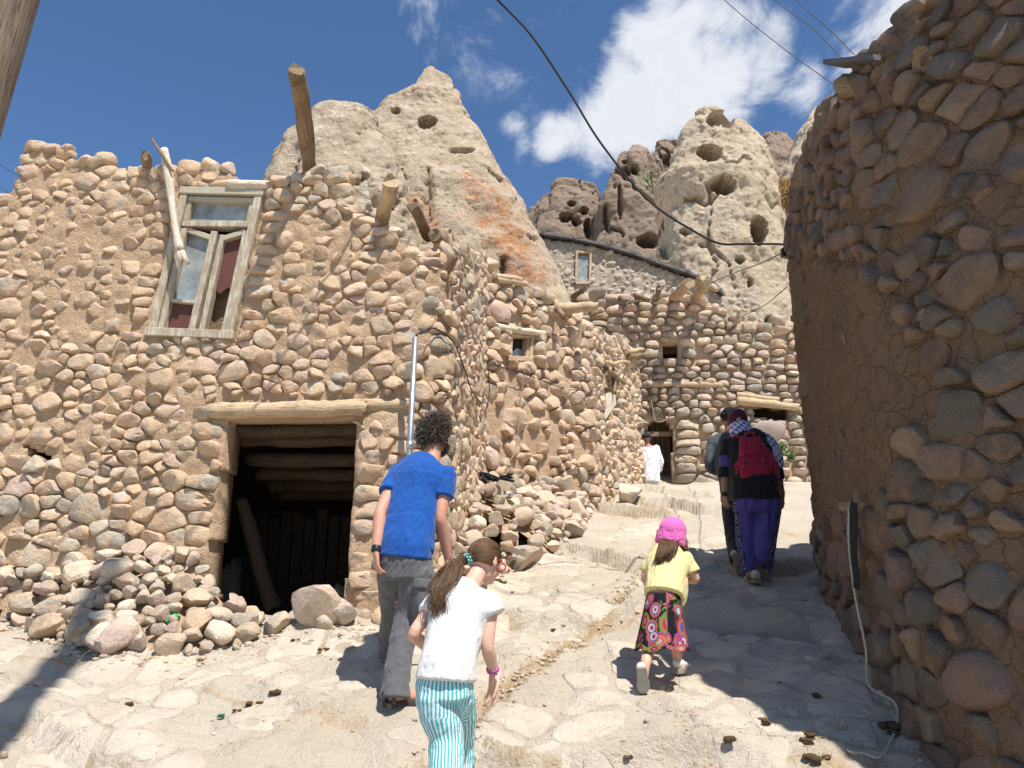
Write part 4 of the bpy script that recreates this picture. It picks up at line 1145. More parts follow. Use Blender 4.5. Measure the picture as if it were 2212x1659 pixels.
# ================================================================== upper terrace house
H4 = Wall([(.7, 20.2), (6.6, 20.0)], rnd=0)
h4 = empty('terrace_house', (3.5, 20.2, CZ + 6.0), 'pale plastered terrace house with sloping dark roof and narrow glazed window', 'house')
roofline = [(1140, 506), (1175, 510), (1240, 520), (1300, 533), (1360, 550), (1420, 572), (1480, 592), (1535, 612), (1560, 640)]
top4 = H4.prof(roofline)
bot4 = lambda s: np.full(np.shape(s), CZ + 6.0)
W4 = [(1244, 612), (1274, 612), (1276, 546), (1246, 544)]
w4p = H4.poly(W4); mask4 = lambda s, z: ~in_poly(w4p, s, z)
st4 = scatter(0, H4.L, CZ + 6.3, CZ + 9.3, lambda s, z: mask4(s, z) & (z < top4(s) - .1), [(.2, .32, 500), (.13, .2, 1600), (.08, .13, 1600)], (), .02, 61)
M['stone_pl'] = stone_mat('plastered_stone', [(.50, .42, .325), (.48, .39, .30), (.54, .455, .355), (.45, .38, .30), (.5, .41, .32)], (.52, .44, .34), .7, .6)
build_wall(h4, H4, st4, mask4, top4, bot4, M['plaster'], [M['stone_pl']], (.0, .04), None, .06, .4, .05, 150, 34)
Q4 = [H4.pt(*p, 0) for p in W4]; n4v = (Q4[1] - Q4[0]).cross(Q4[3] - Q4[0]).normalized()
win4 = empty('window', (0, 0, 0)); win4.parent = h4; win4.location = Q4[0] - wloc(h4)
for a0, b0, a1, b1 in ((0, 0, 0, 1), (1, 0, 1, 1), (0, 0, 1, 0), (0, 1, 1, 1)): qbar('frame_bar', Q4, n4v, a0, b0, a1, b1, .06, -.1, .04, M['log'], win4)
qpane('pane', Q4, n4v, [(0, 0), (1, 0), (1, .9), (0, .9)], -.04, M['glass'], win4)
RP = [H4.pt(u, v, .0) for u, v in roofline]; V = []
for i, p in enumerate(RP):
    th = .17 + .05 * math.sin(i * 2.1)
    th *= .42
    V += [tuple(p + Vector((0, -.16, -.02))), tuple(p + Vector((0, -.13, th))), tuple(p + Vector((0, 3.5, th + .5))), tuple(p + Vector((0, 3.5, .2)))]
n_ = len(RP); F = [(4 * i + k, 4 * i + (k + 1) % 4, 4 * i + 4 + (k + 1) % 4, 4 * i + 4 + k) for i in range(n_ - 1) for k in range(4)] + [(0, 3, 2, 1), (4 * n_ - 4, 4 * n_ - 3, 4 * n_ - 2, 4 * n_ - 1)]
rf = add('roof', V, F, M['roof_dark'], h4, False)
sb = rf.modifiers.new('s', 'SUBSURF'); sb.subdivision_type = 'SIMPLE'; sb.levels = sb.render_levels = 4
tx = bpy.data.textures.new('rn', 'CLOUDS'); tx.noise_scale = .25
dm = rf.modifiers.new('d', 'DISPLACE'); dm.texture = tx; dm.strength = .16; dm.texture_coords = 'GLOBAL'
log_obj('roof_beam', px(1522, 610, 19.6), px(1548, 625, 19.2), .08, .08, M['log'], h4, .01, 95)

# ================================================================== round house on the right, in shade
H5 = Wall([(5.0, 8.7), (3.25, 8.1), (2.84, 7.55), (2.42, 5.8), (2.13, 4.5), (2.22, 3.85), (2.7, 2.9), (3.6, 2.2), (5.5, 1.8)], rnd=2)
h5 = empty('round_house', (2.6, 5.2, float(gz(2.4, 5.2))), 'shaded round-cornered cobble house on the right of the lane', 'house')
t5 = [(1694, 600), (1698, 520), (1710, 440), (1728, 360), (1748, 305), (1775, 262), (1815, 215), (1835, 170), (1862, 128), (1905, 95), (1945, 35), (1975, 5), (2020, -40), (2080, -90), (2150, -130)]
k5 = [H5.sz(u, v) for u, v in t5]; k5 = [(s, z) for s, z in k5]
k5 = sorted(k5 + [(0, CZ + 3.2), (H5.L, CZ + 3.2), (H5.L - 1.6, CZ + 3.2)]); a5 = np.array(k5)
top5 = lambda s: np.interp(s, a5[:, 0], a5[:, 1])
bot5 = lambda s: gzf(H5.at(s, 0 * np.asarray(s, float))[0][..., 0], H5.at(s, 0 * np.asarray(s, float))[0][..., 1]) - .15
mask5 = lambda s, z: np.ones(np.shape(s), bool)
def mud5(s, z):
    m = np.zeros(np.shape(s))
    for (u, v, ru, rv, k) in ((1730, 850, 130, 300, 1.15), (1880, 700, 110, 110, .75), (2080, 300, 60, 260, .7), (1850, 950, 90, 120, .9), (2130, 740, 60, 80, .8)):
        c = H5.sz(u, v); e = H5.sz(u + ru, v); f = H5.sz(u, v - rv)
        m = np.maximum(m, k * np.exp(-(((s - c[0]) / max(abs(e[0] - c[0]), .3)) ** 2 + ((z - c[1]) / abs(f[1] - c[1])) ** 2)))
    return np.minimum(m, 1)
PLAST = H5.poly([(1690, 575), (1760, 560), (1850, 570), (1945, 660), (1985, 770), (1960, 880), (1930, 980), (1950, 1080), (1800, 1120), (1735, 1120), (1735, 800)])
sP = H5.sz(1775, 800)[0]
inpl = lambda s, z: in_poly(PLAST, s, z) | ((np.asarray(s) < sP) & (np.asarray(z) > CZ + .75) & (np.asarray(z) < CZ + 2.95))
def mud5(s, z): return np.where(inpl(s, z), .9, 0) + np.where((z > CZ + .2) & (z < top5(s) - 1.0), .3, 0) * (fbm(np.stack([s * 1.2, z * 1.2, s * 0], -1), 2, 3) > .5)
pre5 = prune(cap(H5, top5, .3, H5.L, (.16, .32), (.1, .17), 10), mask5)
r5 = lambda s, z: np.where(z < bot5(s) + 1.3, .17, .115)
cl = fitted(.2, H5.L - .6, CZ - 1.4, CZ + 3.8, lambda s, z: (z < top5(s) - .04), r5, 1.35, 71, 30000)
cl = [P for P in cl if not (inpl(P[:, 0].mean(), P[:, 1].mean()) and NR.rand() < .82)]
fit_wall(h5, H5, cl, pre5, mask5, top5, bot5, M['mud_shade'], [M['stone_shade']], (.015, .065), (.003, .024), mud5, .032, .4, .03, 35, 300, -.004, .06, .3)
ring5 = [tuple(H5.at(s, 0, -.3)[0][:2]) for s in np.linspace(.2, H5.L - .2, 24)]
ring5 = list(reversed(ring5)) + [(5.0, 8.4)]
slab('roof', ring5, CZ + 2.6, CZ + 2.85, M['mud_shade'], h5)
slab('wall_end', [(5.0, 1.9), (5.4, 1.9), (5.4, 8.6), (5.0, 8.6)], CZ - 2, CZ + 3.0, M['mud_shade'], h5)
# timber ends and a sheet-metal scrap in the top of the wall
log_obj('timber_end', H5.pt(1870, 180, -.1), H5.pt(1838, 188, .06), .07, .075, M['log_dark'], h5, .01, 96)
log_obj('timber_end', H5.pt(2020, 110, -.2), H5.pt(2000, 130, .03), .06, .065, M['log_dark'], h5, .01, 97)
a, b = H5.pt(1920, 128, .02), H5.pt(1835, 140, .1)
V, F = boxVF((a + b) / 2, (b - a) / 2, Vector((.08, .02, 0)), Vector((0, 0, .018))); add('metal_scrap', V, F, M['roof_dark'], h5, False)
V, F = tubeVF([px(1846, 141, 4.55), px(1822, 141, 4.5)], .018, 8); add('bottle_neck', V, F, M['plastic_white'], h5)
log_obj('peg', H5.pt(1955, 1105, -.1), H5.pt(1855, 1092, .1), .045, .04, M['log_dark'], h5, .02, 98)
# ------------------------------------------------------------------ tuff cones and cliffs
def rock(name, Y, left, right, mat, label, cat='rock', depth=.8, amp=.3, seed=1, nu=150, nv=170, caves=(), hook=None, freq=.8, flute=.25, group=None, base_v=None):
    """body of rock at distance Y whose outline passes through the given outline points; real depth, roughened"""
    L = np.array([tuple(px(u, v, Y)) for u, v in left]); Rr = np.array([tuple(px(u, v, Y)) for u, v in right])
    z0 = min(L[:, 2].min(), Rr[:, 2].min()) - 1.5; z1 = max(L[:, 2].max(), Rr[:, 2].max())
    zz = z0 + (z1 - z0) * (1 - (1 - np.linspace(0, 1, nv)) ** 1.15)
    o = np.argsort(L[:, 2]); xl = np.interp(zz, L[o, 2], L[o, 0]); o = np.argsort(Rr[:, 2]); xr = np.interp(zz, Rr[o, 2], Rr[o, 0])
    k = np.array([0, 1, 2, 1, 0]) / 4.
    xl = np.convolve(np.pad(xl, 2, mode='edge'), k, 'valid'); xr = np.convolve(np.pad(xr, 2, mode='edge'), k, 'valid')
    cx = (xl + xr) / 2; hw = np.maximum((xr - xl) / 2, .04)
    th = np.linspace(0, 2 * math.pi, nu, endpoint=False)
    ex = 2.3
    ct, st_ = np.cos(th), np.sin(th); rr = (np.abs(ct) ** ex + np.abs(st_) ** ex) ** (-1 / ex)
    X = cx[:, None] + hw[:, None] * (ct * rr)[None]; Yv = Y + depth * np.maximum(hw, .25 * hw.max() * 0 + .05)[:, None] * (st_ * rr)[None] + 0 * X
    Z = zz[:, None] + 0 * X
    P = np.stack([X, Yv, Z], -1); Nrm = np.stack([ct + 0 * X, st_ + 0 * X, 0 * X], -1)
    taper = np.minimum(1, hw / (.22 * hw.max()))[:, None]
    a = amp * taper
    d = (fbm(P * freq * .6, 3, seed) - .5) * 2 * a * .8 + (fbm(P * freq * 2.2, 5, seed + 3, .62) - .5) * 2 * a * .55
    cr = fbm(P * freq * np.array([1.2, 1.2, .45]) + 9, 4, seed + 8)
    d -= a * .8 * np.exp(-((cr - .5) / .010) ** 2) * (fbm(P * freq * .8, 2, seed + 12) > .45)
    rg = 1 - np.abs(fbm(P * freq * np.array([1.5, 1.5, .7]) + 3, 4, seed + 20, .55) - .5) * 4; d += a * .22 * rg; fl_ = fbm(P * freq * np.array([3.2, 3.2, .35]), 3, seed + 25); d -= a * flute * sstep(.52, .66, fl_); pk = fbm(P * freq * 7, 3, seed + 33, .65); d -= a * .16 * sstep(.6, .75, pk)
    P = P + Nrm * d[..., None]
    U = P[..., 0] / P[..., 1]; Vv = (P[..., 2] - CZ) / P[..., 1]
    front = (st_ < .25)[None, :]
    for (u, v, ru, rv, dep) in caves:
        a0, b0 = ray(u, v); a1, _ = ray(u + ru, v); _, b1 = ray(u, v - rv)
        wob_ = (fbm(P * 1.6 * freq + u, 4, seed + 40, .6) - .5) * .9
        q = np.sqrt(((U - a0) / (a1 - a0)) ** 2 + ((Vv - b0) / (b1 - b0)) ** 2) + wob_
        m = (1 - sstep(.88, 1.02, q)) * front
        P[..., 1] += m * dep
        P[..., 2] += m * dep * .05
    V = P.reshape(-1, 3); F = grid_faces(nu, nv, True)
    V = np.vstack([V, [[cx[-1], Y, z1 + .02]], [[cx[0], Y, z0]]]); n = nu * nv
    F += [((nv - 1) * nu + i, (nv - 1) * nu + (i + 1) % nu, n) for i in range(nu)] + [((i + 1) % nu, i, n + 1) for i in range(nu)]
    me = mesh_from(name, V, F)
    if hook is not None:
        at_ = me.attributes.new('lichen', 'FLOAT', 'POINT'); at_.data.foreach_set('value', hook(V))
    ob = link(name, me, mat)
    return tag(ob, label, cat, group)
def lich(V):
    u = 1106 + (V[:, 0] / V[:, 1]) * FPX * .93
    t = (V[:, 2] - CZ) / V[:, 1]                      # height ratio
    xr = np.interp(t, [.35, .45, .55, .66], [1180, 1110, 1040, 990])
    f = np.exp(-((u - xr) / 85) ** 2) * (1 - sstep(.50, .68, t)) * .66
    f2 = np.exp(-(((u - 905) / 70) ** 2 + ((t - .50) / .06) ** 2)) * .50
    return np.maximum(f, f2)
rock('rock_cone', 14.3, [(560, 700), (570, 430), (582, 385), (605, 330), (630, 300), (655, 290), (685, 245), (715, 236), (745, 232)],
     [(930, 700), (905, 520), (868, 400), (832, 310), (812, 268), (800, 248), (780, 236), (760, 232)], M['tuff'],
     'blunt rounded tuff hump left of the tallest cone', depth=.7, amp=.27, flute=.15, seed=5, freq=.9, hook=lambda V: np.zeros(len(V)))
rock('rock_cone', 16.2, [(600, 800), (700, 460), (770, 330), (810, 270), (835, 232), (872, 210), (900, 196), (912, 172), (917, 152), (924, 146)],
     [(1300, 800), (1225, 640), (1205, 600), (1165, 520), (1125, 450), (1085, 395), (1048, 330), (1022, 282), (998, 250), (990, 205), (972, 172), (955, 160), (938, 150)], M['tuff'],
     'tallest pointed tuff cone with orange lichen on its right flank', depth=.62, amp=.27, seed=9, freq=.9, flute=.15, nu=190, nv=220,
     caves=[(922, 264, 20, 12, .55), (772, 372, 34, 9, .25), (855, 240, 9, 7, .4), (1085, 578, 8, 26, .3), (1000, 325, 26, 6, .2), (925, 420, 8, 60, .2)], hook=lich)
rock('rock_cone', 30, [(1390, 760), (1405, 640), (1425, 600), (1432, 470), (1405, 425), (1402, 405), (1440, 372), (1462, 330), (1468, 300), (1490, 270), (1503, 258), (1506, 242), (1520, 236)],
     [(1720, 760), (1702, 640), (1690, 560), (1675, 470), (1672, 400), (1660, 345), (1640, 305), (1615, 280), (1580, 268), (1565, 250), (1552, 235), (1535, 232)], M['tuff2'],
     'tan tuff cone with cave windows and a broken crown', depth=.7, amp=.44, flute=.15, seed=14, freq=.55, nu=220, nv=240,
     caves=[(1533, 330, 24, 16, 1.8), (1565, 400, 24, 18, 1.5), (1637, 497, 17, 32, 2.8), (1598, 561, 10, 9, 1.5), (1620, 610, 4, 12, .8), (1560, 258, 30, 20, .8),
            (1480, 500, 14, 9, .6), (1437, 500, 16, 60, 1.1), (1500, 430, 22, 8, .4), (1660, 690, 8, 8, .6), (1470, 580, 12, 8, .6)])
rock('rock_cone', 33, [(1640, 760), (1655, 560), (1668, 440), (1680, 370), (1712, 325), (1722, 290), (1745, 245), (1760, 232)],
     [(2100, 760), (2000, 500), (1900, 330), (1830, 260), (1800, 242), (1775, 232)], M['tuff2'],
     'pointed tuff cone half hidden behind the shaded round house', depth=.7, amp=.45, seed=23, freq=.55, caves=[(1700, 420, 20, 30, 1.2)])
rock('cliff_rock', 46, [(1100, 700), (1130, 520), (1150, 455), (1175, 430), (1192, 425), (1195, 405)], [(1310, 700), (1300, 520), (1290, 460), (1282, 430), (1280, 410), (1262, 404)], M['cliff'],
     'brown flat-topped cliff lump with hollow pits', depth=.8, amp=.75, flute=.5, seed=31, freq=.32, caves=[(1220, 470, 15, 12, 1.8), (1245, 480, 12, 10, 1.6), (1262, 455, 8, 8, 1.2), (1235, 440, 10, 7, 1.2), (1270, 495, 8, 22, 1.4)], group='far brown cliffs')
rock('cliff_rock', 44, [(1220, 720), (1275, 560), (1290, 460), (1310, 425), (1325, 380), (1335, 345), (1360, 322)], [(1490, 720), (1470, 560), (1440, 440), (1420, 400), (1415, 350), (1400, 325), (1385, 318)], M['cliff'],
     'brown ribbed cliff pillar behind the terrace house roof', depth=.8, amp=.75, flute=.5, seed=37, freq=.32, caves=[(1352, 372, 10, 10, 1.5), (1372, 368, 8, 12, 1.4), (1400, 520, 24, 16, 2.2), (1350, 350, 6, 4, .8), (1340, 440, 5, 40, .7), (1310, 470, 6, 30, .8)], group='far brown cliffs')
rock('cliff_rock', 47, [(1370, 720), (1380, 560), (1400, 420), (1412, 345), (1425, 322)], [(1560, 720), (1540, 560), (1520, 420), (1490, 330), (1462, 312)], M['cliff'],
     'brown cliff knob showing left of the cave-windowed cone', depth=.8, amp=.75, flute=.5, seed=41, freq=.32, caves=[(1440, 348, 8, 14, 1.2)], group='far brown cliffs')
rock('cliff_rock', 47, [(1560, 720), (1590, 500), (1615, 380), (1632, 315), (1650, 295)], [(1830, 720), (1780, 480), (1740, 380), (1722, 330), (1700, 298)], M['cliff'],
     'brown cliff knob between the two right-hand cones', depth=.8, amp=.7, seed=43, freq=.32, group='far brown cliffs')
rock('cliff_rock', 40, [(1050, 640), (1070, 480), (1085, 430), (1095, 405)], [(1190, 640), (1160, 500), (1132, 445), (1120, 415), (1105, 402)], M['cliff'],
     'small brown rock knob peeping over the lichen flank', depth=.8, amp=.5, seed=47, freq=.4, group='far brown cliffs')
# ------------------------------------------------------------------ fallen stones
AMESH = {}
def amesh(k, mat):
    if (k, mat.name) not in AMESH:
        me = mesh_from('stone', ASH[k], ICO[1], True, 22); me.materials.append(mat); AMESH[(k, mat.name)] = me
    return AMESH[(k, mat.name)]
def loose(p, size, mat, label, group, k=None, rs=None, name='loose_stone', flat=.72):
    rs = rs or np.random
    k = rs.randint(NV) if k is None else k
    o = bpy.data.objects.new(name, amesh(k, mat)); col.objects.link(o)
    w_ = size * .5; M3 = Matrix.Rotation(rs.uniform(0, 6.28), 3, 'Z') @ Matrix.Rotation(rs.normal(0, .35), 3, 'X') @ Matrix.Rotation(rs.normal(0, .35), 3, 'Y')
    M3 = M3 @ Matrix.Diagonal((w_ * rs.uniform(.95, 1.2), w_ * rs.uniform(.75, 1.0), w_ * rs.uniform(flat - .12, flat + .15)))
    mm = M3.to_4x4(); mm.translation = p; o.matrix_basis = mm
    return tag(o, label, 'stone', group)
def pile(fn, box, tiers, seed, labels, group, sink=.25):
    rs = np.random.RandomState(seed); pts = []
    for smin, smax, tries in tiers:
        for _ in range(tries):
            x = rs.uniform(box[0], box[1]); y = rs.uniform(box[2], box[3]); h = fn(x, y)
            if h is None: continue
            s = rs.uniform(smin, smax); z = float(gzf(x, y)) + h
            zc = z + s * (.5 - sink) * .62
            # keep the spacing over the sloping surface
            if any((x - a) ** 2 + (y - b) ** 2 + 1.3 * (zc - c) ** 2 < (.37 * (s + q)) ** 2 for a, b, c, q in pts): continue
            pts.append((x, y, zc, s))
            size_ = 'large' if s > .27 else 'mid-sized' if s > .17 else 'small'; where = 'at its front edge' if h < .12 else 'high up by the wall' if h > .4 else 'halfway up'
            loose((x, y, zc), s, M['rubble'], labels.format(size_, where), group, rs=rs)
        # a hidden lower layer holds the heap up
    return pts
w1y = lambda x: np.interp(x, H1.P[:100, 0], H1.P[:100, 1])
xs1 = [hit(u, 1390)[0] for u in (-60, 60, 200, 320, 420, 470, 520)]
H_ = [.34, .40, .50, .52, .32, .16, .05]
foot = [hit(u, v) for u, v in ((-60, 1335), (60, 1350), (130, 1388), (230, 1405), (330, 1422), (440, 1410), (520, 1398))]
fx, fy = [p[0] for p in foot], [p[1] for p in foot]
def mound1(x, y):
    yw = float(w1y(x)) - .04; yf = float(np.interp(x, fx, fy))
    if y < yf or y > yw or x > -1.95: return None
    t = (y - yf) / (yw - yf)
    return float(np.interp(x, xs1, H_)) * t ** .8
def mound_filler(name, fn, box, n, mat, dz=-.04):
    xs = np.linspace(box[0], box[1], n); ys = np.linspace(box[2], box[3], n); V = []; ok = {}
    for j, y in enumerate(ys):
        for i, x in enumerate(xs):
            h = fn(x, y)
            if h is not None: ok[(i, j)] = len(V); V.append((x, y, float(gzf(x, y)) + max(h * .95 + dz, -.03)))
    F = [(ok[(i, j)], ok[(i + 1, j)], ok[(i + 1, j + 1)], ok[(i, j + 1)]) for i in range(n - 1) for j in range(n - 1) if all(q in ok for q in ((i, j), (i + 1, j), (i + 1, j + 1), (i, j + 1)))]
    o = add(name, V, F, mat); o['kind'] = 'structure'
    return o
LB1 = '{} fallen stone in the heap left of the doorway, {}'
mound_filler('rubble_earth', mound1, (-4.9, -1.95, 5.2, 6.9), 50, M['mud'], -.08)
pile(mound1, (-4.9, -1.95, 5.2, 6.9), [(.24, .30, 40), (.17, .23, 350), (.11, .16, 1500), (.065, .10, 2200)], 5, LB1, 'fallen stones left of the doorway')
foot2 = sorted([tuple(hit(u, v)[:2]) for u, v in ((925, 1205), (960, 1245), (1030, 1268), (1100, 1262), (1150, 1238), (1200, 1200), (1240, 1160), (1262, 1130), (1285, 1100))], key=lambda p: p[1])
f2y, f2x = [p[1] for p in foot2], [p[0] for p in foot2]
_a = H1.P[H1.P[:, 1] > 6.6]; _b = H2.P[H2.P[:, 1] < 12.4]; _w = np.vstack([_a[_a[:, 1] < 10.15], _b]); _w = _w[np.argsort(_w[:, 1])]
def mound2(x, y):
    if y < 6.35 or y > 12.2: return None
    xf = float(np.interp(y, f2y, f2x)); xw = float(np.interp(y, _w[:, 1], _w[:, 0])) + .03
    if y < 6.75: xw = -.55
    if x > xf or x < xw or xf - xw < .1: return None
    t = (xf - x) / (xf - xw); H = np.interp(y, [6.4, 7.2, 8.5, 10, 11.5, 12.3], [.12, .4, .62, .72, .45, .15])
    return float(H * t ** .75)
LB2 = '{} fallen stone in the rubble slope up the lane, {}'
mound_filler('rubble_earth', mound2, (-.6, 1.6, 6.3, 12.3), 70, M['mud'], -.10)
pile(mound2, (-.6, 1.6, 6.3, 12.3), [(.30, .38, 30), (.2, .28, 250), (.13, .2, 1600), (.08, .13, 2600)], 6, LB2, 'fallen stones at the foot of the cobble house')
# single stones that stand out
def boulder(u, v, size, label, k, mat=None, lift=.28):
    p = hit(u, v); p.z += size * lift
    return loose(p, size, mat or M['rubble'], label, None, k, np.random.RandomState(k + 3), 'boulder', .8)
boulder(686, 1345, .38, 'big pale boulder lying in the dark doorway', 4)
boulder(740, 1318, .34, 'rounded boulder at the right foot of the doorway', 9)
boulder(735, 1345, .26, 'flat boulder under the rounded one beside the doorway', 13)
boulder(812, 1310, .30, 'tan boulder below the door jamb behind the man', 17)
boulder(1360, 1085, .52, 'large rounded boulder at the top of the lane steps', 7)
boulder(1133, 1226, .36, 'smooth pale pink boulder at the front of the rubble slope', 21)
boulder(1015, 1185, .36, 'large grey boulder behind the striped-trouser girl', 26)
boulder(255, 1400, .32, 'upright grey boulder in the pole shadow', 30)
boulder(190, 1385, .30, 'long pale boulder at the front of the left heap', 11)
for k, (u, v, s_, lb) in enumerate(((700, 1362, .16, 'small pale stone in front of the doorway boulder'), (520, 1340, .15, 'small round stone on the doorway threshold'), (600, 1362, .2, 'flat stone sunk before the doorway'))):
    boulder(u, v, s_, lb, 5 + k * 6)
# ------------------------------------------------------------------ people
def ellip(c, ax, ay, az):
    V = ICO[0] @ np.array([tuple(ax), tuple(ay), tuple(az)]) + np.array(tuple(c)); return V, ICO[1]
def limb(P, rr, n=14):
    P = [Vector(p) for p in P]; d0 = (P[0] - P[1]).normalized(); d1 = (P[-1] - P[-2]).normalized()
    Q = catmull(P, 4); m = len(P)
    rs_ = list(np.interp(np.linspace(0, m - 1, len(Q)), range(m), rr))
    Q = [P[0] + d0 * rr[0] * .85, P[0] + d0 * rr[0] * .5] + Q + [P[-1] + d1 * rr[-1] * .5, P[-1] + d1 * rr[-1] * .85]
    rs_ = [rr[0] * .4, rr[0] * .82] + rs_ + [rr[-1] * .82, rr[-1] * .4]
    return tubeVF(Q, rs_, n)
def cuff(P, rr, n=16):
    """sleeve or trouser leg: rounded start, flat open-looking end"""
    P = [Vector(p) for p in P]; d0 = (P[0] - P[1]).normalized(); Q = catmull(P, 5); m = len(P)
    rs_ = list(np.interp(np.linspace(0, m - 1, len(Q)), range(m), rr))
    return tubeVF([P[0] + d0 * rr[0] * .7, P[0] + d0 * rr[0] * .4] + Q, [rr[0] * .5, rr[0] * .85] + rs_, n)
def rings(L, n=24, side=(1, 0, 0), flat=True, sub=4, pw=2.3):
    """body section: list of (centre, half width, half depth); 'side' gives the width direction"""
    C = catmull([l[0] for l in L], sub); m = len(L); t = np.linspace(0, m - 1, len(C))
    sd = [Vector(l[3]) if len(l) > 3 else Vector(side) for l in L]
    rx = np.interp(t, range(m), [l[1] for l in L]); ry = np.interp(t, range(m), [l[2] for l in L]); V = []
    sv = [np.interp(t, range(m), [s[k] for s in sd]) for k in range(3)]
    for i, c in enumerate(C):
        T = (C[min(i + 1, len(C) - 1)] - C[max(i - 1, 0)]).normalized()
        s = Vector((sv[0][i], sv[1][i], sv[2][i])); s = (s - T * s.dot(T)).normalized(); f = T.cross(s)
        for k in range(n):
            q = 2 * math.pi * k / n; a, b = math.cos(q), math.sin(q); r = (abs(a) ** pw + abs(b) ** pw) ** (-1 / pw)
            V.append(tuple(c + s * (a * r * rx[i]) + f * (b * r * ry[i])))
    m = len(C); F = [tuple(reversed(f)) for f in grid_faces(n, m, True)] + [tuple(range(n)), tuple(reversed(range((m - 1) * n, m * n)))]
    return np.array(V), F
def fuse(parts, voxel=.006, smooth=4, fac=.5):
    V, F = joinVF(parts)
    me = bpy.data.meshes.new('tmp'); me.from_pydata([tuple(v) for v in V], [], F); me.validate()
    import bmesh
    bm = bmesh.new(); bm.from_mesh(me); bmesh.ops.recalc_face_normals(bm, faces=bm.faces); bm.to_mesh(me); bm.free()
    o = bpy.data.objects.new('tmp', me); col.objects.link(o)
    md = o.modifiers.new('r', 'REMESH'); md.mode = 'VOXEL'; md.voxel_size = voxel
    if smooth:
        sm = o.modifiers.new('s', 'SMOOTH'); sm.factor = fac; sm.iterations = smooth
    bpy.context.view_layer.update()
    dg = bpy.context.evaluated_depsgraph_get(); ev = o.evaluated_get(dg).to_mesh()
    n = len(ev.vertices); co = np.empty(n * 3); ev.vertices.foreach_get('co', co)
    no = np.empty(n * 3); ev.vertices.foreach_get('normal', no)
    nl = len(ev.loops); li = np.empty(nl, np.int32); ev.loops.foreach_get('vertex_index', li)
    q = li.reshape(-1, 4) if nl == 4 * len(ev.polygons) else None
    if q is None: q = [tuple(p.vertices) for p in ev.polygons]
    o.evaluated_get(dg).to_mesh_clear()
    bpy.data.objects.remove(o); bpy.data.meshes.remove(me)
    return co.reshape(-1, 3), no.reshape(-1, 3), q
def cloth(name, parts, voxel, mat, root, fold=.006, fr=(14, 14, 5), seed=1, smooth=4, attr=None, fine=.0022):
    co, no, F = fuse(parts, voxel, smooth)
    f = fbm(co * np.array(fr) + seed, 3, seed); f = 1 - np.abs(f - .5) * 5; f += .32 * (1 - np.abs(fbm(co @ np.array([[.8, .1, .6], [.1, 1, 0], [-.6, 0, .8]]) * np.array([30, 18, 9]) + seed, 2, seed + 7) - .5) * 6)
    g = fbm(co * 38 + seed, 2, seed + 4) - .5
    co = co + no * (fold * f + fine * g)[:, None]
    me = mesh_from(name, co, F)
    if attr is not None:
        for an, fn in attr.items():
            val = fn(co); vec = val.ndim == 2
            a = me.attributes.new(an, 'FLOAT_VECTOR' if vec else 'FLOAT', 'POINT'); a.data.foreach_set('vector' if vec else 'value', val.astype(float).ravel())
    return link(name, me, mat, root)
def body(parts, mat, root, voxel=.006, smooth=5):
    co, no, F = fuse(parts, voxel, smooth)
    return link('body', mesh_from('body', co, F), mat, root)
def head_parts(c, fwd, up, r):
    """skull, jaw, nose, ears, lips, brow; c = centre of the head, r = half head height"""
    fwd = Vector(fwd).normalized(); up = Vector(up); up = (up - fwd * up.dot(fwd)).normalized(); s = fwd.cross(up).normalized()
    c = Vector(c); E = []
    E.append(ellip(c + up * r * .18, s * r * .70, fwd * r * .86, up * r * .82))
    E.append(ellip(c - up * r * .38 + fwd * r * .26, s * r * .54, fwd * r * .56, up * r * .60))
    E.append(ellip(c - up * r * .78 + fwd * r * .58, s * r * .22, fwd * r * .2, up * r * .18))
    E.append(limb([c + fwd * r * .80 + up * r * .05, c + fwd * r * .95 - up * r * .2, c + fwd * r * 1.0 - up * r * .3], [r * .09, r * .12, r * .14], 8))
    E.append(ellip(c + fwd * r * .80 - up * r * .52, s * r * .22, fwd * r * .09, up * r * .07))
    E.append(ellip(c + fwd * r * .78 + up * r * .16, s * r * .42, fwd * r * .1, up * r * .07))
    for k in (-1, 1):
        E.append(ellip(c + s * k * r * .72 - up * r * .12 - fwd * r * .02, s * r * .07, fwd * r * .17, up * r * .27))
        E.append(ellip(c + s * k * r * .74 - up * r * .02 - fwd * r * .08, s * r * .10, fwd * r * .07, up * r * .19))
    return E
def eyes(c, fwd, up, r, root):
    fwd = Vector(fwd).normalized(); up = Vector(up); up = (up - fwd * up.dot(fwd)).normalized(); s = fwd.cross(up).normalized(); c = Vector(c)
    for k in (-1, 1):
        V, F = ellip(c + fwd * r * .76 + s * k * r * .28 - up * r * .02, s * r * .10, fwd * r * .08, up * r * .07)
        add('eye', V, F, M['eye'], root)
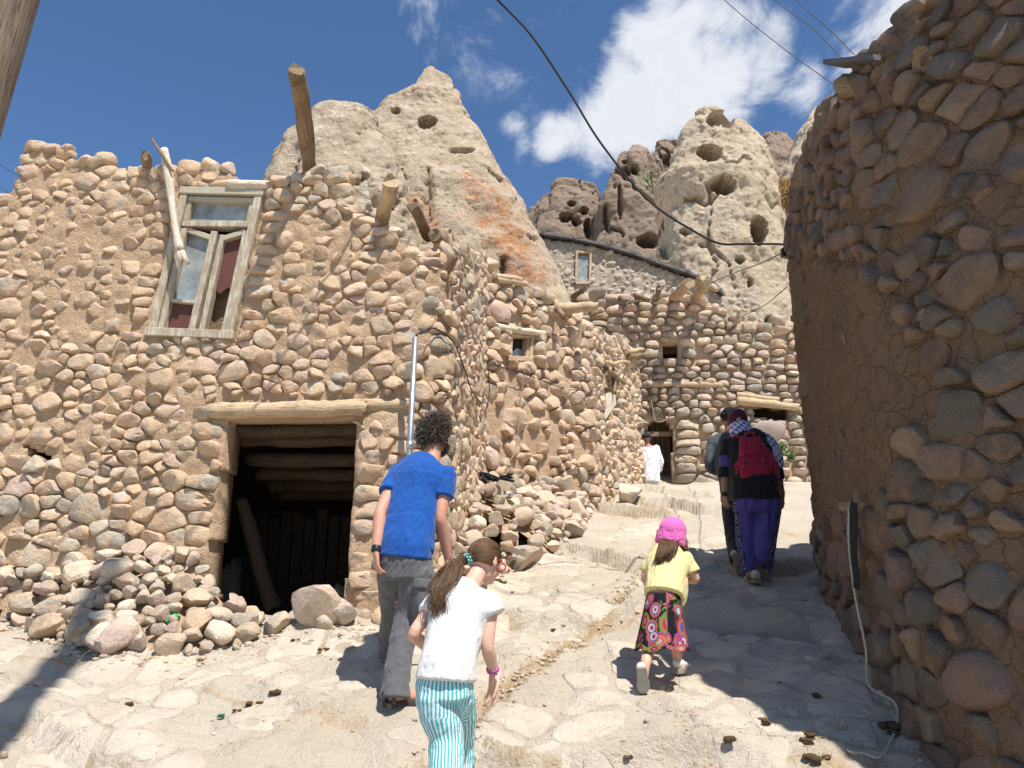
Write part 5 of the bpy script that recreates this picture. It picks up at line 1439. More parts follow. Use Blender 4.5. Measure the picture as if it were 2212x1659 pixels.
def hand(wr, d, nrm, size=.17, thumb=1, curl=.35, spread=1.0):
    """palm, four unequal bent fingers, thumb; d = pointing direction, nrm = back of the hand"""
    wr = Vector(wr); d = Vector(d).normalized(); nrm = Vector(nrm); nrm = (nrm - d * nrm.dot(d)).normalized(); s = d.cross(nrm).normalized() * thumb
    k = size / .18; L = []
    pc = wr + d * .05 * k
    L.append(rings([(wr - d * .01 * k, .024 * k, .018 * k), (wr + d * .03 * k, .034 * k, .017 * k), (wr + d * .085 * k, .040 * k, .014 * k)], 14, s, sub=3))
    for i, (o, ln) in enumerate(((.030, .070), (.010, .080), (-.010, .074), (-.029, .058))):
        b = wr + d * .082 * k + s * o * k
        a1 = curl * (1 + .18 * i); dd = d + s * o * 4 * spread
        p = [b]; v = dd.normalized()
        for j, fr in enumerate((.45, .32, .25)):
            v = (v * math.cos(a1 * .55) - nrm * math.sin(a1 * .55)).normalized(); p.append(p[-1] + v * ln * k * fr)
        L.append(limb(p, [.0092 * k, .0085 * k, .0078 * k, .0068 * k], 8))
    b = wr + d * .025 * k + s * .030 * k
    L.append(limb([b, b + (d * .6 + s * .75 - nrm * .2) * .03 * k, b + (d * .9 + s * .62 - nrm * .45) * .055 * k, b + (d * 1.25 + s * .5 - nrm * .6) * .07 * k], [.013 * k, .011 * k, .0095 * k, .008 * k], 8))
    return L
def shoe_parts(heel, toe, up, w_, h):
    heel, toe, up = Vector(heel), Vector(toe), Vector(up); d = (toe - heel).normalized(); up = (up - d * up.dot(d)).normalized(); s = d.cross(up); L = (toe - heel).length
    return d, up, s, L
def shoe(heel, toe, up, w_, h, mat_up, mat_sole, root, name='shoe', clog=False):
    """upper with a raised collar on a thick outlined sole with a groove"""
    d, up, s, L = shoe_parts(heel, toe, up, w_, h); heel = Vector(heel)
    prof = [(0, .62), (.08, .78), (.25, .80), (.45, .82), (.62, .98), (.8, .98), (.93, .74), (1.0, .35)]
    def outline(k=1.0):
        o = [(t * L, w_ * q * k) for t, q in prof]; return o
    sh = []
    top = [(heel + d * (.10 * L) + up * (h * .45), w_ * .72, h * .42)]
    up_parts = [rings([(heel + d * (t * L) + up * (.02 + z), w_ * q, zz) for t, q, z, zz in
                       ((.01, .5, h * .42, h * .36), (.1, .76, h * .5, h * .48), (.3, .78, h * .5, h * .5), (.5, .82, h * .36, h * .38), (.7, .94, h * .26, h * .3), (.88, .84, h * .2, h * .24), (.99, .4, h * .14, h * .14))], 16, s, sub=3)]
    o = cloth(name, up_parts, .006 if L > .2 else .005, mat_up, root, 0, seed=3, smooth=3, fine=0.001)
    V = []; n = len(prof)
    ring_ = [(t, q) for t, q in prof] + [(t, -q) for t, q in reversed(prof)]
    for z, k in ((-.012, .97), (-.004, 1.04), (.012, 1.04), (.02, 1.0)):
        for t, q in ring_: V.append(tuple(heel + d * (t * L) + s * (q * w_ * k) + up * z))
    m = len(ring_); F = [(a * m + i, a * m + (i + 1) % m, (a + 1) * m + (i + 1) % m, (a + 1) * m + i) for a in range(3) for i in range(m)] + [tuple(reversed(range(m))), tuple(range(3 * m, 4 * m))]
    add('sole', V, F, mat_sole, o, False)
    return o
def strands(name, lines, r, mat, root, n=4):
    L = []
    for P in lines:
        m = len(P); L.append(tubeVF(P, [r * (1 - .75 * (i / (m - 1)) ** 2) for i in range(m)], n))
    V = np.vstack([l[0] for l in L]); Fs = []; k = 0
    for v, f in L:
        Fs.extend([tuple(i + k for i in q) for q in f]); k += len(v)
    return add(name, V, Fs, mat, root)

def skin_mat(name, c):
    m, nt, b = new_mat(name, .55, .35)
    P = nd(nt, 'ShaderNodeNewGeometry').outputs['Position']
    n = noise(nt, P, 16, 4, .6); n2 = noise(nt, P, 120, 2, .5)
    nt.links.new(mixc(nt, step(nt, n, .35, .7), c + (1,), (c[0] * 1.02, c[1] * .86, c[2] * .82, 1)), b.inputs['Base Color'])
    b.inputs['Subsurface Weight'].default_value = .12; b.inputs['Subsurface Radius'].default_value = (.02, .008, .004); b.inputs['Subsurface Scale'].default_value = .3
    bump(nt, b, n2, .15, .004)
    return m
def cloth_mat(name, c, c2=None, rough=.85, weave=420, tint=.12):
    m, nt, b = new_mat(name, rough, .2)
    P = nd(nt, 'ShaderNodeNewGeometry').outputs['Position']
    n = noise(nt, P, 11, 4, .6); nw = noise(nt, P, weave, 2, .5)
    k = math_n(nt, 'MULTIPLY_ADD', n, tint * 2, 1 - tint)
    s = nd(nt, 'ShaderNodeVectorMath', _operation='SCALE'); s.inputs[0].default_value = c; nt.links.new(k, s.inputs['Scale'])
    nt.links.new(s.outputs[0], b.inputs['Base Color'])
    b.inputs['Sheen Weight'].default_value = .15
    mp = nd(nt, 'ShaderNodeMapping'); nt.links.new(P, mp.inputs['Vector']); mp.inputs['Scale'].default_value = (1, 1, .35); mp.inputs['Rotation'].default_value = (.2, .5, 0)
    nf = noise(nt, mp.outputs[0], 26, 3, .5, .6)
    h = math_n(nt, 'ADD', math_n(nt, 'MULTIPLY', nw, .08), nf)
    bump(nt, b, h, .7, .02)
    return m
M['eye'] = plain('eye', (.55, .52, .5), .2, .5)
M['skin'] = skin_mat('sunburnt_skin', (.53, .29, .205)); M['skin_child'] = skin_mat('pale_skin', (.64, .41, .31)); M['skin_tan'] = skin_mat('tanned_skin', (.34, .19, .125))
M['blue_shirt'] = cloth_mat('royal_blue_jersey', (.008, .075, .315)); M['grey_trousers'] = cloth_mat('charcoal_cargo_cloth', (.115, .115, .122), rough=.75)
M['white_shirt'] = cloth_mat('white_jersey', (.66, .65, .63), tint=.03); M['yellow_shirt'] = cloth_mat('pale_yellow_jersey', (.72, .62, .30), tint=.05)
M['pink'] = cloth_mat('pink_cap_cotton', (.72, .15, .44), tint=.08); M['black_tunic'] = cloth_mat('black_jersey', (.012, .012, .014), tint=.15)
M['purple'] = cloth_mat('purple_jersey', (.075, .06, .23)); M['grey_shirt'] = cloth_mat('slate_grey_jersey', (.075, .088, .10)); M['dark_trousers'] = cloth_mat('dark_trouser_cloth', (.02, .021, .027))
M['red_canvas'] = cloth_mat('crimson_canvas', (.33, .016, .05), rough=.7); M['red_dark'] = cloth_mat('dark_crimson_webbing', (.2, .012, .03)); M['maroon'] = cloth_mat('maroon_cap_cotton', (.075, .012, .03))
M['white_cotton'] = cloth_mat('white_cotton', (.78, .78, .78), tint=.04)
M['sandal'] = plain('brown_sandal_leather', (.10, .075, .055), .7, .3, 0, 40, .25); M['sole_dark'] = plain('dark_rubber_sole', (.05, .045, .04), .85)
M['clog'] = plain('white_foam_clog', (.74, .72, .67), .55, .3, 0, 30, .12); M['sole_grey'] = plain('dusty_grey_sole', (.30, .27, .23), .9, .2, 0, 60, .35)
M['sneaker'] = plain('off_white_sneaker', (.48, .44, .37), .7, .3, 0, 20, .15); M['sole_tan'] = plain('dusty_tan_sole', (.26, .21, .14), .9, .2, 0, 60, .35)
M['metal'] = plain('steel_buckle', (.5, .5, .5), .3, .5, 1.0); M['white_print'] = plain('white_print', (.42, .42, .45), .8, .2, 0, 10, .05)
M['watch'] = plain('black_watch', (.02, .02, .02), .4); M['red_plastic'] = plain('red_spectacle_plastic', (.6, .035, .015), .3, .5)
M['teal_bead'] = plain('teal_bead', (.10, .42, .40), .25, .6, 0, 40, .3); M['pink_bead'] = plain('pink_bead', (.5, .12, .35), .3, .5, 0, 90, .6)
def hair_mat(name, cs, rough=.5):
    m, nt, b = new_mat(name, rough, .4)
    r = nd(nt, 'ShaderNodeNewGeometry').outputs['Random Per Island']
    nt.links.new(ramp(nt, r, [(i / (len(cs) - 1), c) for i, c in enumerate(cs)]), b.inputs['Base Color'])
    return m
M['hair_brown'] = hair_mat('brown_hair', [(.055, .026, .012), (.10, .048, .02), (.16, .085, .038), (.075, .035, .016)])
M['hair_curl'] = hair_mat('greying_dark_curls', [(.045, .028, .018), (.09, .06, .042), (.05, .033, .022), (.20, .165, .135), (.065, .043, .03)], .55)
M['hair_black'] = hair_mat('black_hair', [(.008, .007, .007), (.015, .012, .011)])
def stripe_mat():
    m, nt, b = new_mat('teal_striped_cotton', .85, .2)
    a = nd(nt, 'ShaderNodeAttribute', _attribute_name='stripe').outputs['Fac']
    f = math_n(nt, 'SINE', math_n(nt, 'MULTIPLY', a, 2 * math.pi / .0165))
    nt.links.new(mixc(nt, step(nt, f, -.25, .2), (.66, .70, .80, 1), (.07, .43, .41, 1)), b.inputs['Base Color'])
    P = nd(nt, 'ShaderNodeNewGeometry').outputs['Position']
    mp = nd(nt, 'ShaderNodeMapping'); nt.links.new(P, mp.inputs['Vector']); mp.inputs['Scale'].default_value = (.6, 1, 1.2); mp.inputs['Rotation'].default_value = (0, .6, 0)
    bump(nt, b, noise(nt, mp.outputs[0], 18, 3, .5, .6), .4, .014)
    return m
M['stripes'] = stripe_mat()
def skirt_mat():
    """dark ground with ringed discs, rainbow arcs, leaves and little flowers"""
    m, nt, b = new_mat('printed_skirt_cotton', .85, .2)
    T = nd(nt, 'ShaderNodeAttribute', _attribute_name='print').outputs['Vector']
    c = (.012, .01, .012, 1)
    # small leaves and flowers
    v1 = nd(nt, 'ShaderNodeTexVoronoi', Scale=62.0); nt.links.new(T, v1.inputs['Vector']); s1 = nd(nt, 'ShaderNodeSeparateColor', i0=v1.outputs['Color'])
    reg = noise(nt, T, 9, 2, .5)
    leaf = math_n(nt, 'MULTIPLY', step(nt, v1.outputs['Distance'], .50, .40), step(nt, reg, .50, .56))
    lc = ramp(nt, s1.outputs[0], [(0, (.04, .23, .03)), (.45, (.09, .33, .05)), (.55, (.52, .07, .07)), (.8, (.60, .20, .14)), (.9, (.60, .10, .22))], 'CONSTANT')
    c = mixc(nt, leaf, c, lc)
    # ringed discs, two sizes
    for sc_, thr, off in ((8.6, .60, .0), (12.5, .52, 3.7)):
        mp = nd(nt, 'ShaderNodeMapping'); nt.links.new(T, mp.inputs['Vector']); mp.inputs['Location'].default_value = (off, off * .7, 0)
        vo = nd(nt, 'ShaderNodeTexVoronoi', Scale=sc_, Randomness=.75); nt.links.new(mp.outputs[0], vo.inputs['Vector']); sp = nd(nt, 'ShaderNodeSeparateColor', i0=vo.outputs['Color'])
        d = vo.outputs['Distance']
        A = ramp(nt, d, [(0, (.42, .33, .27)), (.20, (.40, .03, .13)), (.25, (.50, .17, .035)), (.36, (.34, .045, .15)), (.46, (.28, .08, .2))], 'CONSTANT')
        B = ramp(nt, d, [(0, (.30, .03, .12)), (.15, (.50, .42, .36)), (.27, (.07, .09, .30)), (.36, (.42, .13, .04)), (.45, (.32, .035, .11))], 'CONSTANT')
        C = ramp(nt, d, [(0, (.33, .10, .25)), (.14, (.50, .33, .36)), (.18, (.32, .03, .08)), (.33, (.46, .14, .03)), (.43, (.07, .26, .05))], 'CONSTANT')
        cc = mixc(nt, step(nt, sp.outputs[0], .33, .34), A, B); cc = mixc(nt, step(nt, sp.outputs[0], .66, .67), cc, C)
        on_ = math_n(nt, 'MULTIPLY', step(nt, d, .53, .515), step(nt, sp.outputs[1], thr - .3, thr - .29))
        c = mixc(nt, on_, c, cc)
    nt.links.new(c, b.inputs['Base Color'])
    return m
M['skirt'] = skirt_mat()
def scarf_mat():
    m, nt, b = new_mat('patterned_blue_white_scarf', .85, .2)
    T = nd(nt, 'ShaderNodeAttribute', _attribute_name='print').outputs['Vector']
    s = nd(nt, 'ShaderNodeSeparateXYZ'); nt.links.new(T, s.inputs[0])
    tri = math_n(nt, 'ABSOLUTE', math_n(nt, 'SUBTRACT', math_n(nt, 'FRACT', math_n(nt, 'MULTIPLY', s.outputs[0], 26)), .5))
    y = math_n(nt, 'MULTIPLY', s.outputs[1], 20)
    band = math_n(nt, 'FRACT', y); idx = math_n(nt, 'FRACT', math_n(nt, 'MULTIPLY', math_n(nt, 'FLOOR', y), .382))
    zig = step(nt, math_n(nt, 'SUBTRACT', tri, math_n(nt, 'MULTIPLY', band, .5)), -.02, .02)
    basec = ramp(nt, idx, [(0, (.085, .10, .36)), (.35, (.28, .24, .42)), (.6, (.10, .17, .42)), (.85, (.42, .42, .62))], 'CONSTANT')
    nt.links.new(mixc(nt, zig, basec, (.62, .64, .72, 1)), b.inputs['Base Color'])
    return m
M['scarf'] = scarf_mat()
pr = lambda n, Y: n * Y / FPX            # n frame pixels at distance Y, in metres
UP = Vector((0, 0, 1)); FW = Vector((0, 1, 0)); RT = Vector((1, 0, 0))
def grow(L, dr, dd=None): return [(l[0], l[1] + dr, l[2] + (dd if dd is not None else dr)) + tuple(l[3:]) for l in L]

# ---------------------------------------------------------------- man in the blue T-shirt
def make_man():
    f = hit(852, 1528); Y0 = f.y
    f2 = hit(838, 1440)
    root = empty('person', f, 'man with grey curly hair in a royal blue T-shirt and charcoal cargo trousers', 'person')
    hY = Y0 + .14; sY = Y0 + .36; dY = Y0 + .46
    P = lambda u, v, Y: px(u, v, Y)
    tors = [(P(876, 1222, hY), pr(54, hY), .115), (P(878, 1190, hY), pr(54, hY), .11), (P(886, 1130, hY + .07), pr(52, hY), .115), (P(897, 1075, hY + .15), pr(56, hY), .125),
            (P(907, 1038, sY - .05), pr(60, sY), .12), (P(914, 1012, sY), pr(50, sY), .095), (P(928, 996, sY + .03), pr(24, sY), .065)]
    tors = [(a, b, c, (1, -.22, 0)) for a, b, c in tors]
    lsh, lel, lwr = P(858, 1026, sY), P(822, 1106, sY - .20), P(812, 1192, sY - .30)
    rsh, rel, rwr = P(963, 1030, sY - .08), P(951, 1116, sY - .16), P(968, 1206, sY - .06)
    hip_r, kn_r, an_r = P(900, 1238, hY - .02), P(884, 1330, Y0 + .17), P(853, 1508, Y0 - .0)
    hip_l, kn_l, an_l = P(853, 1238, hY + .04), P(853, 1330, Y0 + .42), P(838, 1424, f2.y - .03)
    hc = P(940, 944, dY); fw = Vector((.5, .86, .08))
    B = [rings(grow(tors, -.012), 20), limb([P(930, 1000, sY + .02), P(936, 975, sY + .06), P(939, 955, dY - .02)], [.062, .056, .056]),
         limb([lsh, lsh.lerp(lel, .5), lel, lel.lerp(lwr, .3), lwr], [.052, .046, .039, .042, .027]), limb([rsh, rsh.lerp(rel, .5), rel, rel.lerp(rwr, .3), rwr], [.052, .046, .040, .043, .028]),
         limb([hip_r, kn_r, an_r], [.085, .058, .036]), limb([hip_l, kn_l, an_l], [.085, .058, .036])]
    B += head_parts(hc, fw, UP, .118)
    B += hand(lwr, Vector((.12, .08, -1)), Vector((-.9, -.35, 0)), .185, 1, .55)
    B += hand(rwr, Vector((.08, .25, -1)), Vector((.9, -.4, 0)), .185, -1, .5)
    toe_r = f + Vector((.20, .16, .045)); heel_r = f + Vector((-.045, -.03, .045))
    B += [limb([an_r, f + Vector((0, .0, .065)), f + Vector((.10, .08, .05)), toe_r], [.036, .04, .038, .026])]
    B += [limb([an_l, f2 + Vector((-.01, .05, .09)), f2 + Vector((.02, .18, .05)), f2 + Vector((.03, .24, .04))], [.036, .04, .036, .024])]
    body(B, M['skin'], root, .0055, 4)
    eyes(hc, fw, UP, .118, root)
    sleeve = lambda a, b, t, r0, r1: cuff([a.lerp(b, -.08), a.lerp(b, .2), a.lerp(b, t)], [r0, (r0 + r1) / 2, r1])
    cloth('t_shirt', [rings(grow(tors[1:], .012), 24), sleeve(lsh, lel, .50, .060, .066), sleeve(rsh, rel, .52, .062, .070),
                      rings([(P(874, 1204, hY - .005), pr(57, hY), .135, (1, -.22, 0)), (P(877, 1180, hY), pr(57, hY), .13, (1, -.22, 0)), (P(884, 1130, hY + .06), pr(54, hY), .125, (1, -.22, 0))], 24)],
          .007, M['blue_shirt'], root, .008, (7, 7, 3.2), 19, 2)
    tr = cloth('trousers', [rings([(P(877, 1178, hY), pr(50, hY), .115, (1, -.22, 0)), (P(876, 1215, hY), pr(56, hY), .13, (1, -.22, 0)), (P(878, 1250, hY), pr(53, hY), .125, (1, -.22, 0))], 24),
                       cuff([hip_r, P(899, 1275, hY), kn_r, P(866, 1400, Y0 + .10), P(856, 1468, Y0 + .03), P(852, 1508, Y0)], [.108, .105, .086, .072, .074, .082]),
                       cuff([hip_l, P(852, 1280, hY + .2), kn_l, P(843, 1385, f2.y - .06), P(838, 1422, f2.y - .05)], [.105, .098, .082, .075, .08])],
               .007, M['grey_trousers'], root, .008, (8, 8, 5), 5, 3)
    # cargo pocket with flap
    pk = [(P(898, 1245, Y0 - .005)), P(934, 1252, Y0 + .04)]
    cloth('cargo_pocket', [rings([(P(908, 1330, Y0 + .085), pr(16, Y0), .05, (1, .6, 0)), (P(912, 1300, Y0 + .06), pr(20, Y0), .06, (1, .6, 0)), (P(915, 1262, Y0 + .06), pr(19, Y0), .055, (1, .6, 0))], 16, pw=4)], .007, M['grey_trousers'], tr, .003, seed=8, smooth=2)
    cloth('pocket_flap', [rings([(P(913, 1272, Y0 + .045), pr(22, Y0), .06, (1, .6, 0)), (P(915, 1252, Y0 + .05), pr(21, Y0), .058, (1, .6, 0))], 16, pw=4)], .006, M['grey_trousers'], tr, .002, seed=9, smooth=2)
    # sandals
    for (F0, dr, nm) in ((f, Vector((.78, .62, 0)), 0), (f2, Vector((.12, .98, .12)), 1)):
        heel = F0 + Vector((0, 0, .012)) - dr * .065 + (Vector((0, .03, .03)) if nm else Vector((0, 0, 0))); toe = heel + dr.normalized() * .275
        d, up, s, L = shoe_parts(heel, toe, UP, .05, .05)
        ring_ = [(0, .55), (.1, .78), (.35, .8), (.6, 1.0), (.82, .98), (.95, .7), (1, .3)]; ring_ = ring_ + [(t, -q) for t, q in reversed(ring_)]; m = len(ring_)
        V = [tuple(heel + d * (t * L) + s * (q * .05 * k) + up * z) for z, k in ((-.012, .96), (.0, 1.02), (.014, 1.02), (.022, .96)) for t, q in ring_]
        Fc = [(a * m + i, a * m + (i + 1) % m, (a + 1) * m + (i + 1) % m, (a + 1) * m + i) for a in range(3) for i in range(m)] + [tuple(reversed(range(m))), tuple(range(3 * m, 4 * m))]
        so = add('sandal', V, Fc, M['sole_dark'], root, False)
        for t, hh, wd in ((.12, .085, .043), (.45, .075, .046), (.72, .05, .052)):
            arc = [heel + d * (t * L + .02 * math.sin(q)) + s * (wd * math.cos(q)) + up * (.012 + hh * max(0, math.sin(q))) for q in np.linspace(-.15, math.pi + .15, 13)]
            V, Fq = tubeVF(arc, .011, 6); add('strap', V, Fq, M['sandal'], so)
        arc = [heel + d * (.12 * L) + s * .042 + up * .06, heel - d * .012 + up * .075, heel + d * (.12 * L) - s * .042 + up * .06]; V, Fq = tubeVF(catmull(arc, 5), .011, 6); add('strap', V, Fq, M['sandal'], so)
    # wristwatch
    q = lwr + (lel - lwr).normalized() * .02; V, Fq = limb([q - (lel - lwr).normalized() * .012, q + (lel - lwr).normalized() * .012], [.031, .031]); add('wristwatch', V, Fq, M['watch'], root)
    # curls and beard
    rr = random.Random(3); lines = []; fwn = fw.normalized(); s = fwn.cross(UP).normalized(); up = s.cross(fwn)
    while len(lines) < 1700:
        d = Vector((rr.gauss(0, 1), rr.gauss(0, 1), rr.gauss(0, 1))).normalized(); a, b, c = d.dot(fwn), d.dot(up), d.dot(s)
        if a > .45 and b < .55: continue
        if b < -.55 or (a > .1 and b < -.1): continue
        base = hc + up * .021 + fwn * (a * .098) + up * (b * .094) + s * (c * .080); ln = rr.uniform(.02, .085) * (.75 + .5 * abs(b)); ph = rr.uniform(0, 6.3); fq = rr.uniform(5, 12); cr = rr.uniform(.006, .012)
        e1 = d.orthogonal().normalized(); e2 = d.cross(e1); dv = (d + Vector((rr.gauss(0, .35), rr.gauss(0, .35), rr.gauss(-.25, .3)))).normalized()
        lines.append([base + dv * (ln * t) + (e1 * math.cos(ph + t * fq) + e2 * math.sin(ph + t * fq)) * cr * min(1, t * 3 + .2) for t in np.linspace(0, 1, 8)])
    strands('hair', lines, .0034, M['hair_curl'], root)
    lines = []
    while len(lines) < 350:
        d = Vector((rr.gauss(0, 1), rr.gauss(0, 1), rr.gauss(0, 1))).normalized(); a, b, c = d.dot(fwn), d.dot(up), d.dot(s)
        if b > -.05 or a < -.1: continue
        base = hc - up * .04 + fwn * (.028 + a * .066) + up * (b * .075) + s * (c * .066)
        lines.append([base + (d + Vector((0, 0, -.5))) * (.022 * t) + Vector((rr.gauss(0, .003), rr.gauss(0, .003), 0)) for t in np.linspace(0, 1, 4)])
    strands('beard', lines, .003, M['hair_curl'], root)
make_man()

# ---------------------------------------------------------------- girl in white T-shirt and striped trousers
def make_girl():
    Yb = 3.50; f = Vector((px(950, 1700, Yb).x, Yb, float(gz(px(950, 1700, Yb).x, Yb))))
    root = empty('person', f, 'long-haired girl in a white T-shirt and teal striped trousers', 'person')
    P = px; hY = 3.64; sY = 3.82; dY = 3.93
    sd = (1, -.28, 0)
    tors = [(P(962, 1478, hY), pr(54, hY), .105, sd), (P(963, 1452, hY + .01), pr(52, hY), .10, sd), (P(975, 1400, hY + .07), pr(53, hY), .095, sd), (P(988, 1350, hY + .13), pr(59, hY), .095, sd),
            (P(998, 1310, sY - .03), pr(63, sY), .09, sd), (P(1003, 1282, sY), pr(50, sY), .07, sd), (P(1012, 1266, sY + .02), pr(25, sY), .05, sd)]
    lsh, lel, lwr = P(938, 1304, sY + .04), P(894, 1370, sY - .02), P(930, 1408, sY + .16)
    rsh, rel, rwr = P(1060, 1304, sY - .06), P(1053, 1394, sY - .10), P(1066, 1452, sY - .02)
    hc = P(1046, 1212, dY); fw = Vector((.62, .72, -.32))
    lA = [P(940, 1500, hY - .02), P(964, 1600, hY - .02), Vector((f.x + .02, Yb - .02, f.z + .06))]
    fB = Vector((px(990, 1690, 3.95).x, 3.95, 0)); fB.z = float(gz(fB.x, fB.y))
    lB = [P(986, 1500, hY + .05), P(994, 1600, hY + .26), Vector((fB.x, fB.y - .03, fB.z + .07))]
    B = [rings(grow(tors, -.01), 20), limb([P(1014, 1272, sY), P(1026, 1248, sY + .05), P(1036, 1228, dY - .02)], [.045, .042, .042]),
         limb([lsh, lsh.lerp(lel, .5), lel, lel.lerp(lwr, .35), lwr], [.036, .033, .028, .029, .020]), limb([rsh, rsh.lerp(rel, .5), rel, rel.lerp(rwr, .35), rwr], [.036, .033, .029, .031, .021]),
         limb(lA, [.07, .05, .03]), limb(lB, [.07, .05, .03])]
    B += head_parts(hc, fw, UP + FW * .2, .100)
    B += hand(rwr, Vector((-.02, .06, -1)), Vector((.75, .55, 0)), .155, 1, .30, 1.3)
    B += hand(lwr, Vector((.8, .3, .1)), Vector((-.2, .9, .2)), .15, -1, .6)
    for ft, d in ((f, Vector((.1, 1, 0))), (fB, Vector((.1, 1, 0)))): B += [limb([ft + Vector((0, -.03, .05)), ft + Vector((0, .06, .04)), ft + d * .16 + Vector((0, 0, .03))], [.035, .034, .025])]
    body(B, M['skin_child'], root, .0045, 4)
    eyes(hc, fw, UP + FW * .2, .100, root)
    cloth('t_shirt', [rings(grow(tors[1:], .010), 24), cuff([lsh.lerp(lel, -.05), lsh.lerp(lel, .32)], [.045, .050]), cuff([rsh.lerp(rel, -.05), rsh.lerp(rel, .12), rsh.lerp(rel, .26) + Vector((.014, 0, 0))], [.044, .050, .056]),
                      rings([(P(963, 1468, hY - .01), pr(60, hY), .125, (1, -.28, -.28)), (P(966, 1440, hY), pr(58, hY), .115, sd), (P(975, 1400, hY + .06), pr(55, hY), .105, sd)], 24)],
          .0055, M['white_shirt'], root, .0075, (7, 7, 3), 13, 2)
    C0 = np.array(tuple(P(962, 1490, hY))); ax = [np.array([tuple(p) for p in lA]), np.array([tuple(p) for p in lB])]
    def stripe(co):
        out = np.zeros(len(co)); best = np.full(len(co), 9.)
        for A in ax:
            for a, b in zip(A[:-1], A[1:]):
                t = np.clip(((co - a) @ (b - a)) / ((b - a) @ (b - a)), -.4, 1); c = a + t[:, None] * (b - a); d = co - c; r = np.linalg.norm(d, axis=1)
                v = np.arctan2(d[:, 0], -d[:, 1]) * .078 + (c[:, 0] - C0[0]) * .25
                out = np.where(r < best, v, out); best = np.minimum(best, r)
        hipv = np.arctan2(co[:, 0] - C0[0], -(co[:, 1] - C0[1])) * .115
        return np.where(co[:, 2] > C0[2] - .10, hipv, out)
    cloth('striped_trousers', [rings([(P(963, 1440, hY), pr(48, hY), .095, sd), (P(961, 1478, hY), pr(57, hY), .12, sd), (P(962, 1508, hY), pr(55, hY), .12, sd)], 24),
                               limb([P(938, 1502, hY - .03), P(950, 1545, hY - .03), lA[1], lA[1].lerp(lA[2], .5), lA[2] + Vector((0, 0, .02))], [.083, .082, .070, .074, .085]),
                               limb([P(984, 1500, hY + .02), P(990, 1545, hY + .12), lB[1], lB[1].lerp(lB[2], .5), lB[2] + Vector((0, 0, .02))], [.080, .078, .066, .070, .08])],
          .0055, M['stripes'], root, .005, (12, 12, 10), 15, 4, {'stripe': stripe})
    for ft in (f, fB): shoe(ft + Vector((0, -.06, .015)), ft + Vector((.02, .16, .015)), UP, .042, .07, M['clog'], M['sole_grey'], root)
    # hair: cap of strands to the tie, then the ponytail
    rr = random.Random(8); fwn = fw.normalized(); s = fwn.cross(UP).normalized(); up = s.cross(fwn); tie = P(1011, 1206, dY - .085); lines = []
    sk = lambda d, k=1.0: hc + up * .018 + fwn * (d.dot(fwn) * .092 * k) + up * (d.dot(up) * .087 * k) + s * (d.dot(s) * .076 * k)
    co, no, Fh = fuse([ellip(hc + up * .020, s * .0765, fwn * .092, up * .086)], .005, 2)
    dl = (co - np.array(tuple(hc + up * .018))); an = dl @ np.array(tuple(fwn)); bn = dl @ np.array(tuple(up)); keepv = ~((an > .045) & (bn < .045)) & ~(bn < -.05) & ~((an > .0) & (bn < -.025))
    Fh = [tuple(q) for q in Fh if keepv[list(q)].all()]; add('hair_cap', co, Fh, M['hair_brown'], root)
    while len(lines) < 700:
        d = Vector((rr.gauss(0, 1), rr.gauss(0, 1), rr.gauss(0, 1))).normalized(); a, b = d.dot(fwn), d.dot(up)
        if (a > .62 and b < .75) or b < -.5 or (a > .05 and b < -.2): continue
        td = (tie - hc).normalized(); P0 = d; pts = []
        for t in np.linspace(0, 1, 8): pts.append(sk(P0.lerp(td, t).normalized(), 1.03 + .02 * math.sin(t * 3)))
        pts.append(tie + Vector((rr.gauss(0, .006), rr.gauss(0, .006), rr.gauss(0, .006)))); lines.append(pts)
    strands('hair', lines, .0018, M['hair_brown'], root)
    lines = []
    for i in range(1100):
        e_u = rr.uniform(928, 975) - 8 * rr.random(); w_ = rr.gauss(0, 1); ln = rr.uniform(.72, 1.0)
        m1 = P(985 + w_ * 9 - 8, 1222 + rr.gauss(0, 5) - w_ * 4, dY - .12 + rr.gauss(0, .008)); m2 = P(960 + w_ * 13, 1262 - w_ * 5, dY - .16 + rr.gauss(0, .014))
        e = P(e_u, 1300 + 44 * rr.random() ** .8 + (e_u - 930) * .25, sY - .135 + rr.gauss(0, .018))
        q = catmull([tie + Vector((rr.gauss(0, .009), rr.gauss(0, .006), rr.gauss(0, .010))), m1, m2, m2.lerp(e, .6) + Vector((rr.gauss(0, .008), rr.gauss(0, .008), rr.gauss(0, .006))), e], 5)
        lines.append(q[:max(6, int(len(q) * ln))])
    strands('ponytail', lines, .0017, M['hair_brown'], root)
    tdir = (P(985, 1222, dY - .12) - tie).normalized(); e1 = tdir.orthogonal().normalized(); e2 = tdir.cross(e1); bd = []
    for i in range(16):
        q = i / 16 * 6.283; bd.append(ellip(tie + tdir * (.012 * (i % 2)) + (e1 * math.cos(q) + e2 * math.sin(q)) * .022, RT * .007, FW * .007, UP * .007))
    add('beaded_hair_tie', *joinVF(bd), M['teal_bead'], root)
    ad = (rel - rwr).normalized(); c0 = rwr + ad * .012; e1 = ad.orthogonal().normalized(); e2 = ad.cross(e1); bd = []
    for j in range(2):
        for i in range(18):
            q = i / 18 * 6.283; bd.append(ellip(c0 + ad * (.010 * j) + (e1 * math.cos(q) + e2 * math.sin(q)) * .0255, RT * .005, FW * .005, UP * .005))
    add('bead_bracelet', *joinVF(bd), M['pink_bead'], root)
    r = .100; sp = []
    eu = (UP + FW * .2); eu = (eu - fwn * eu.dot(fwn)).normalized(); es = fwn.cross(eu)
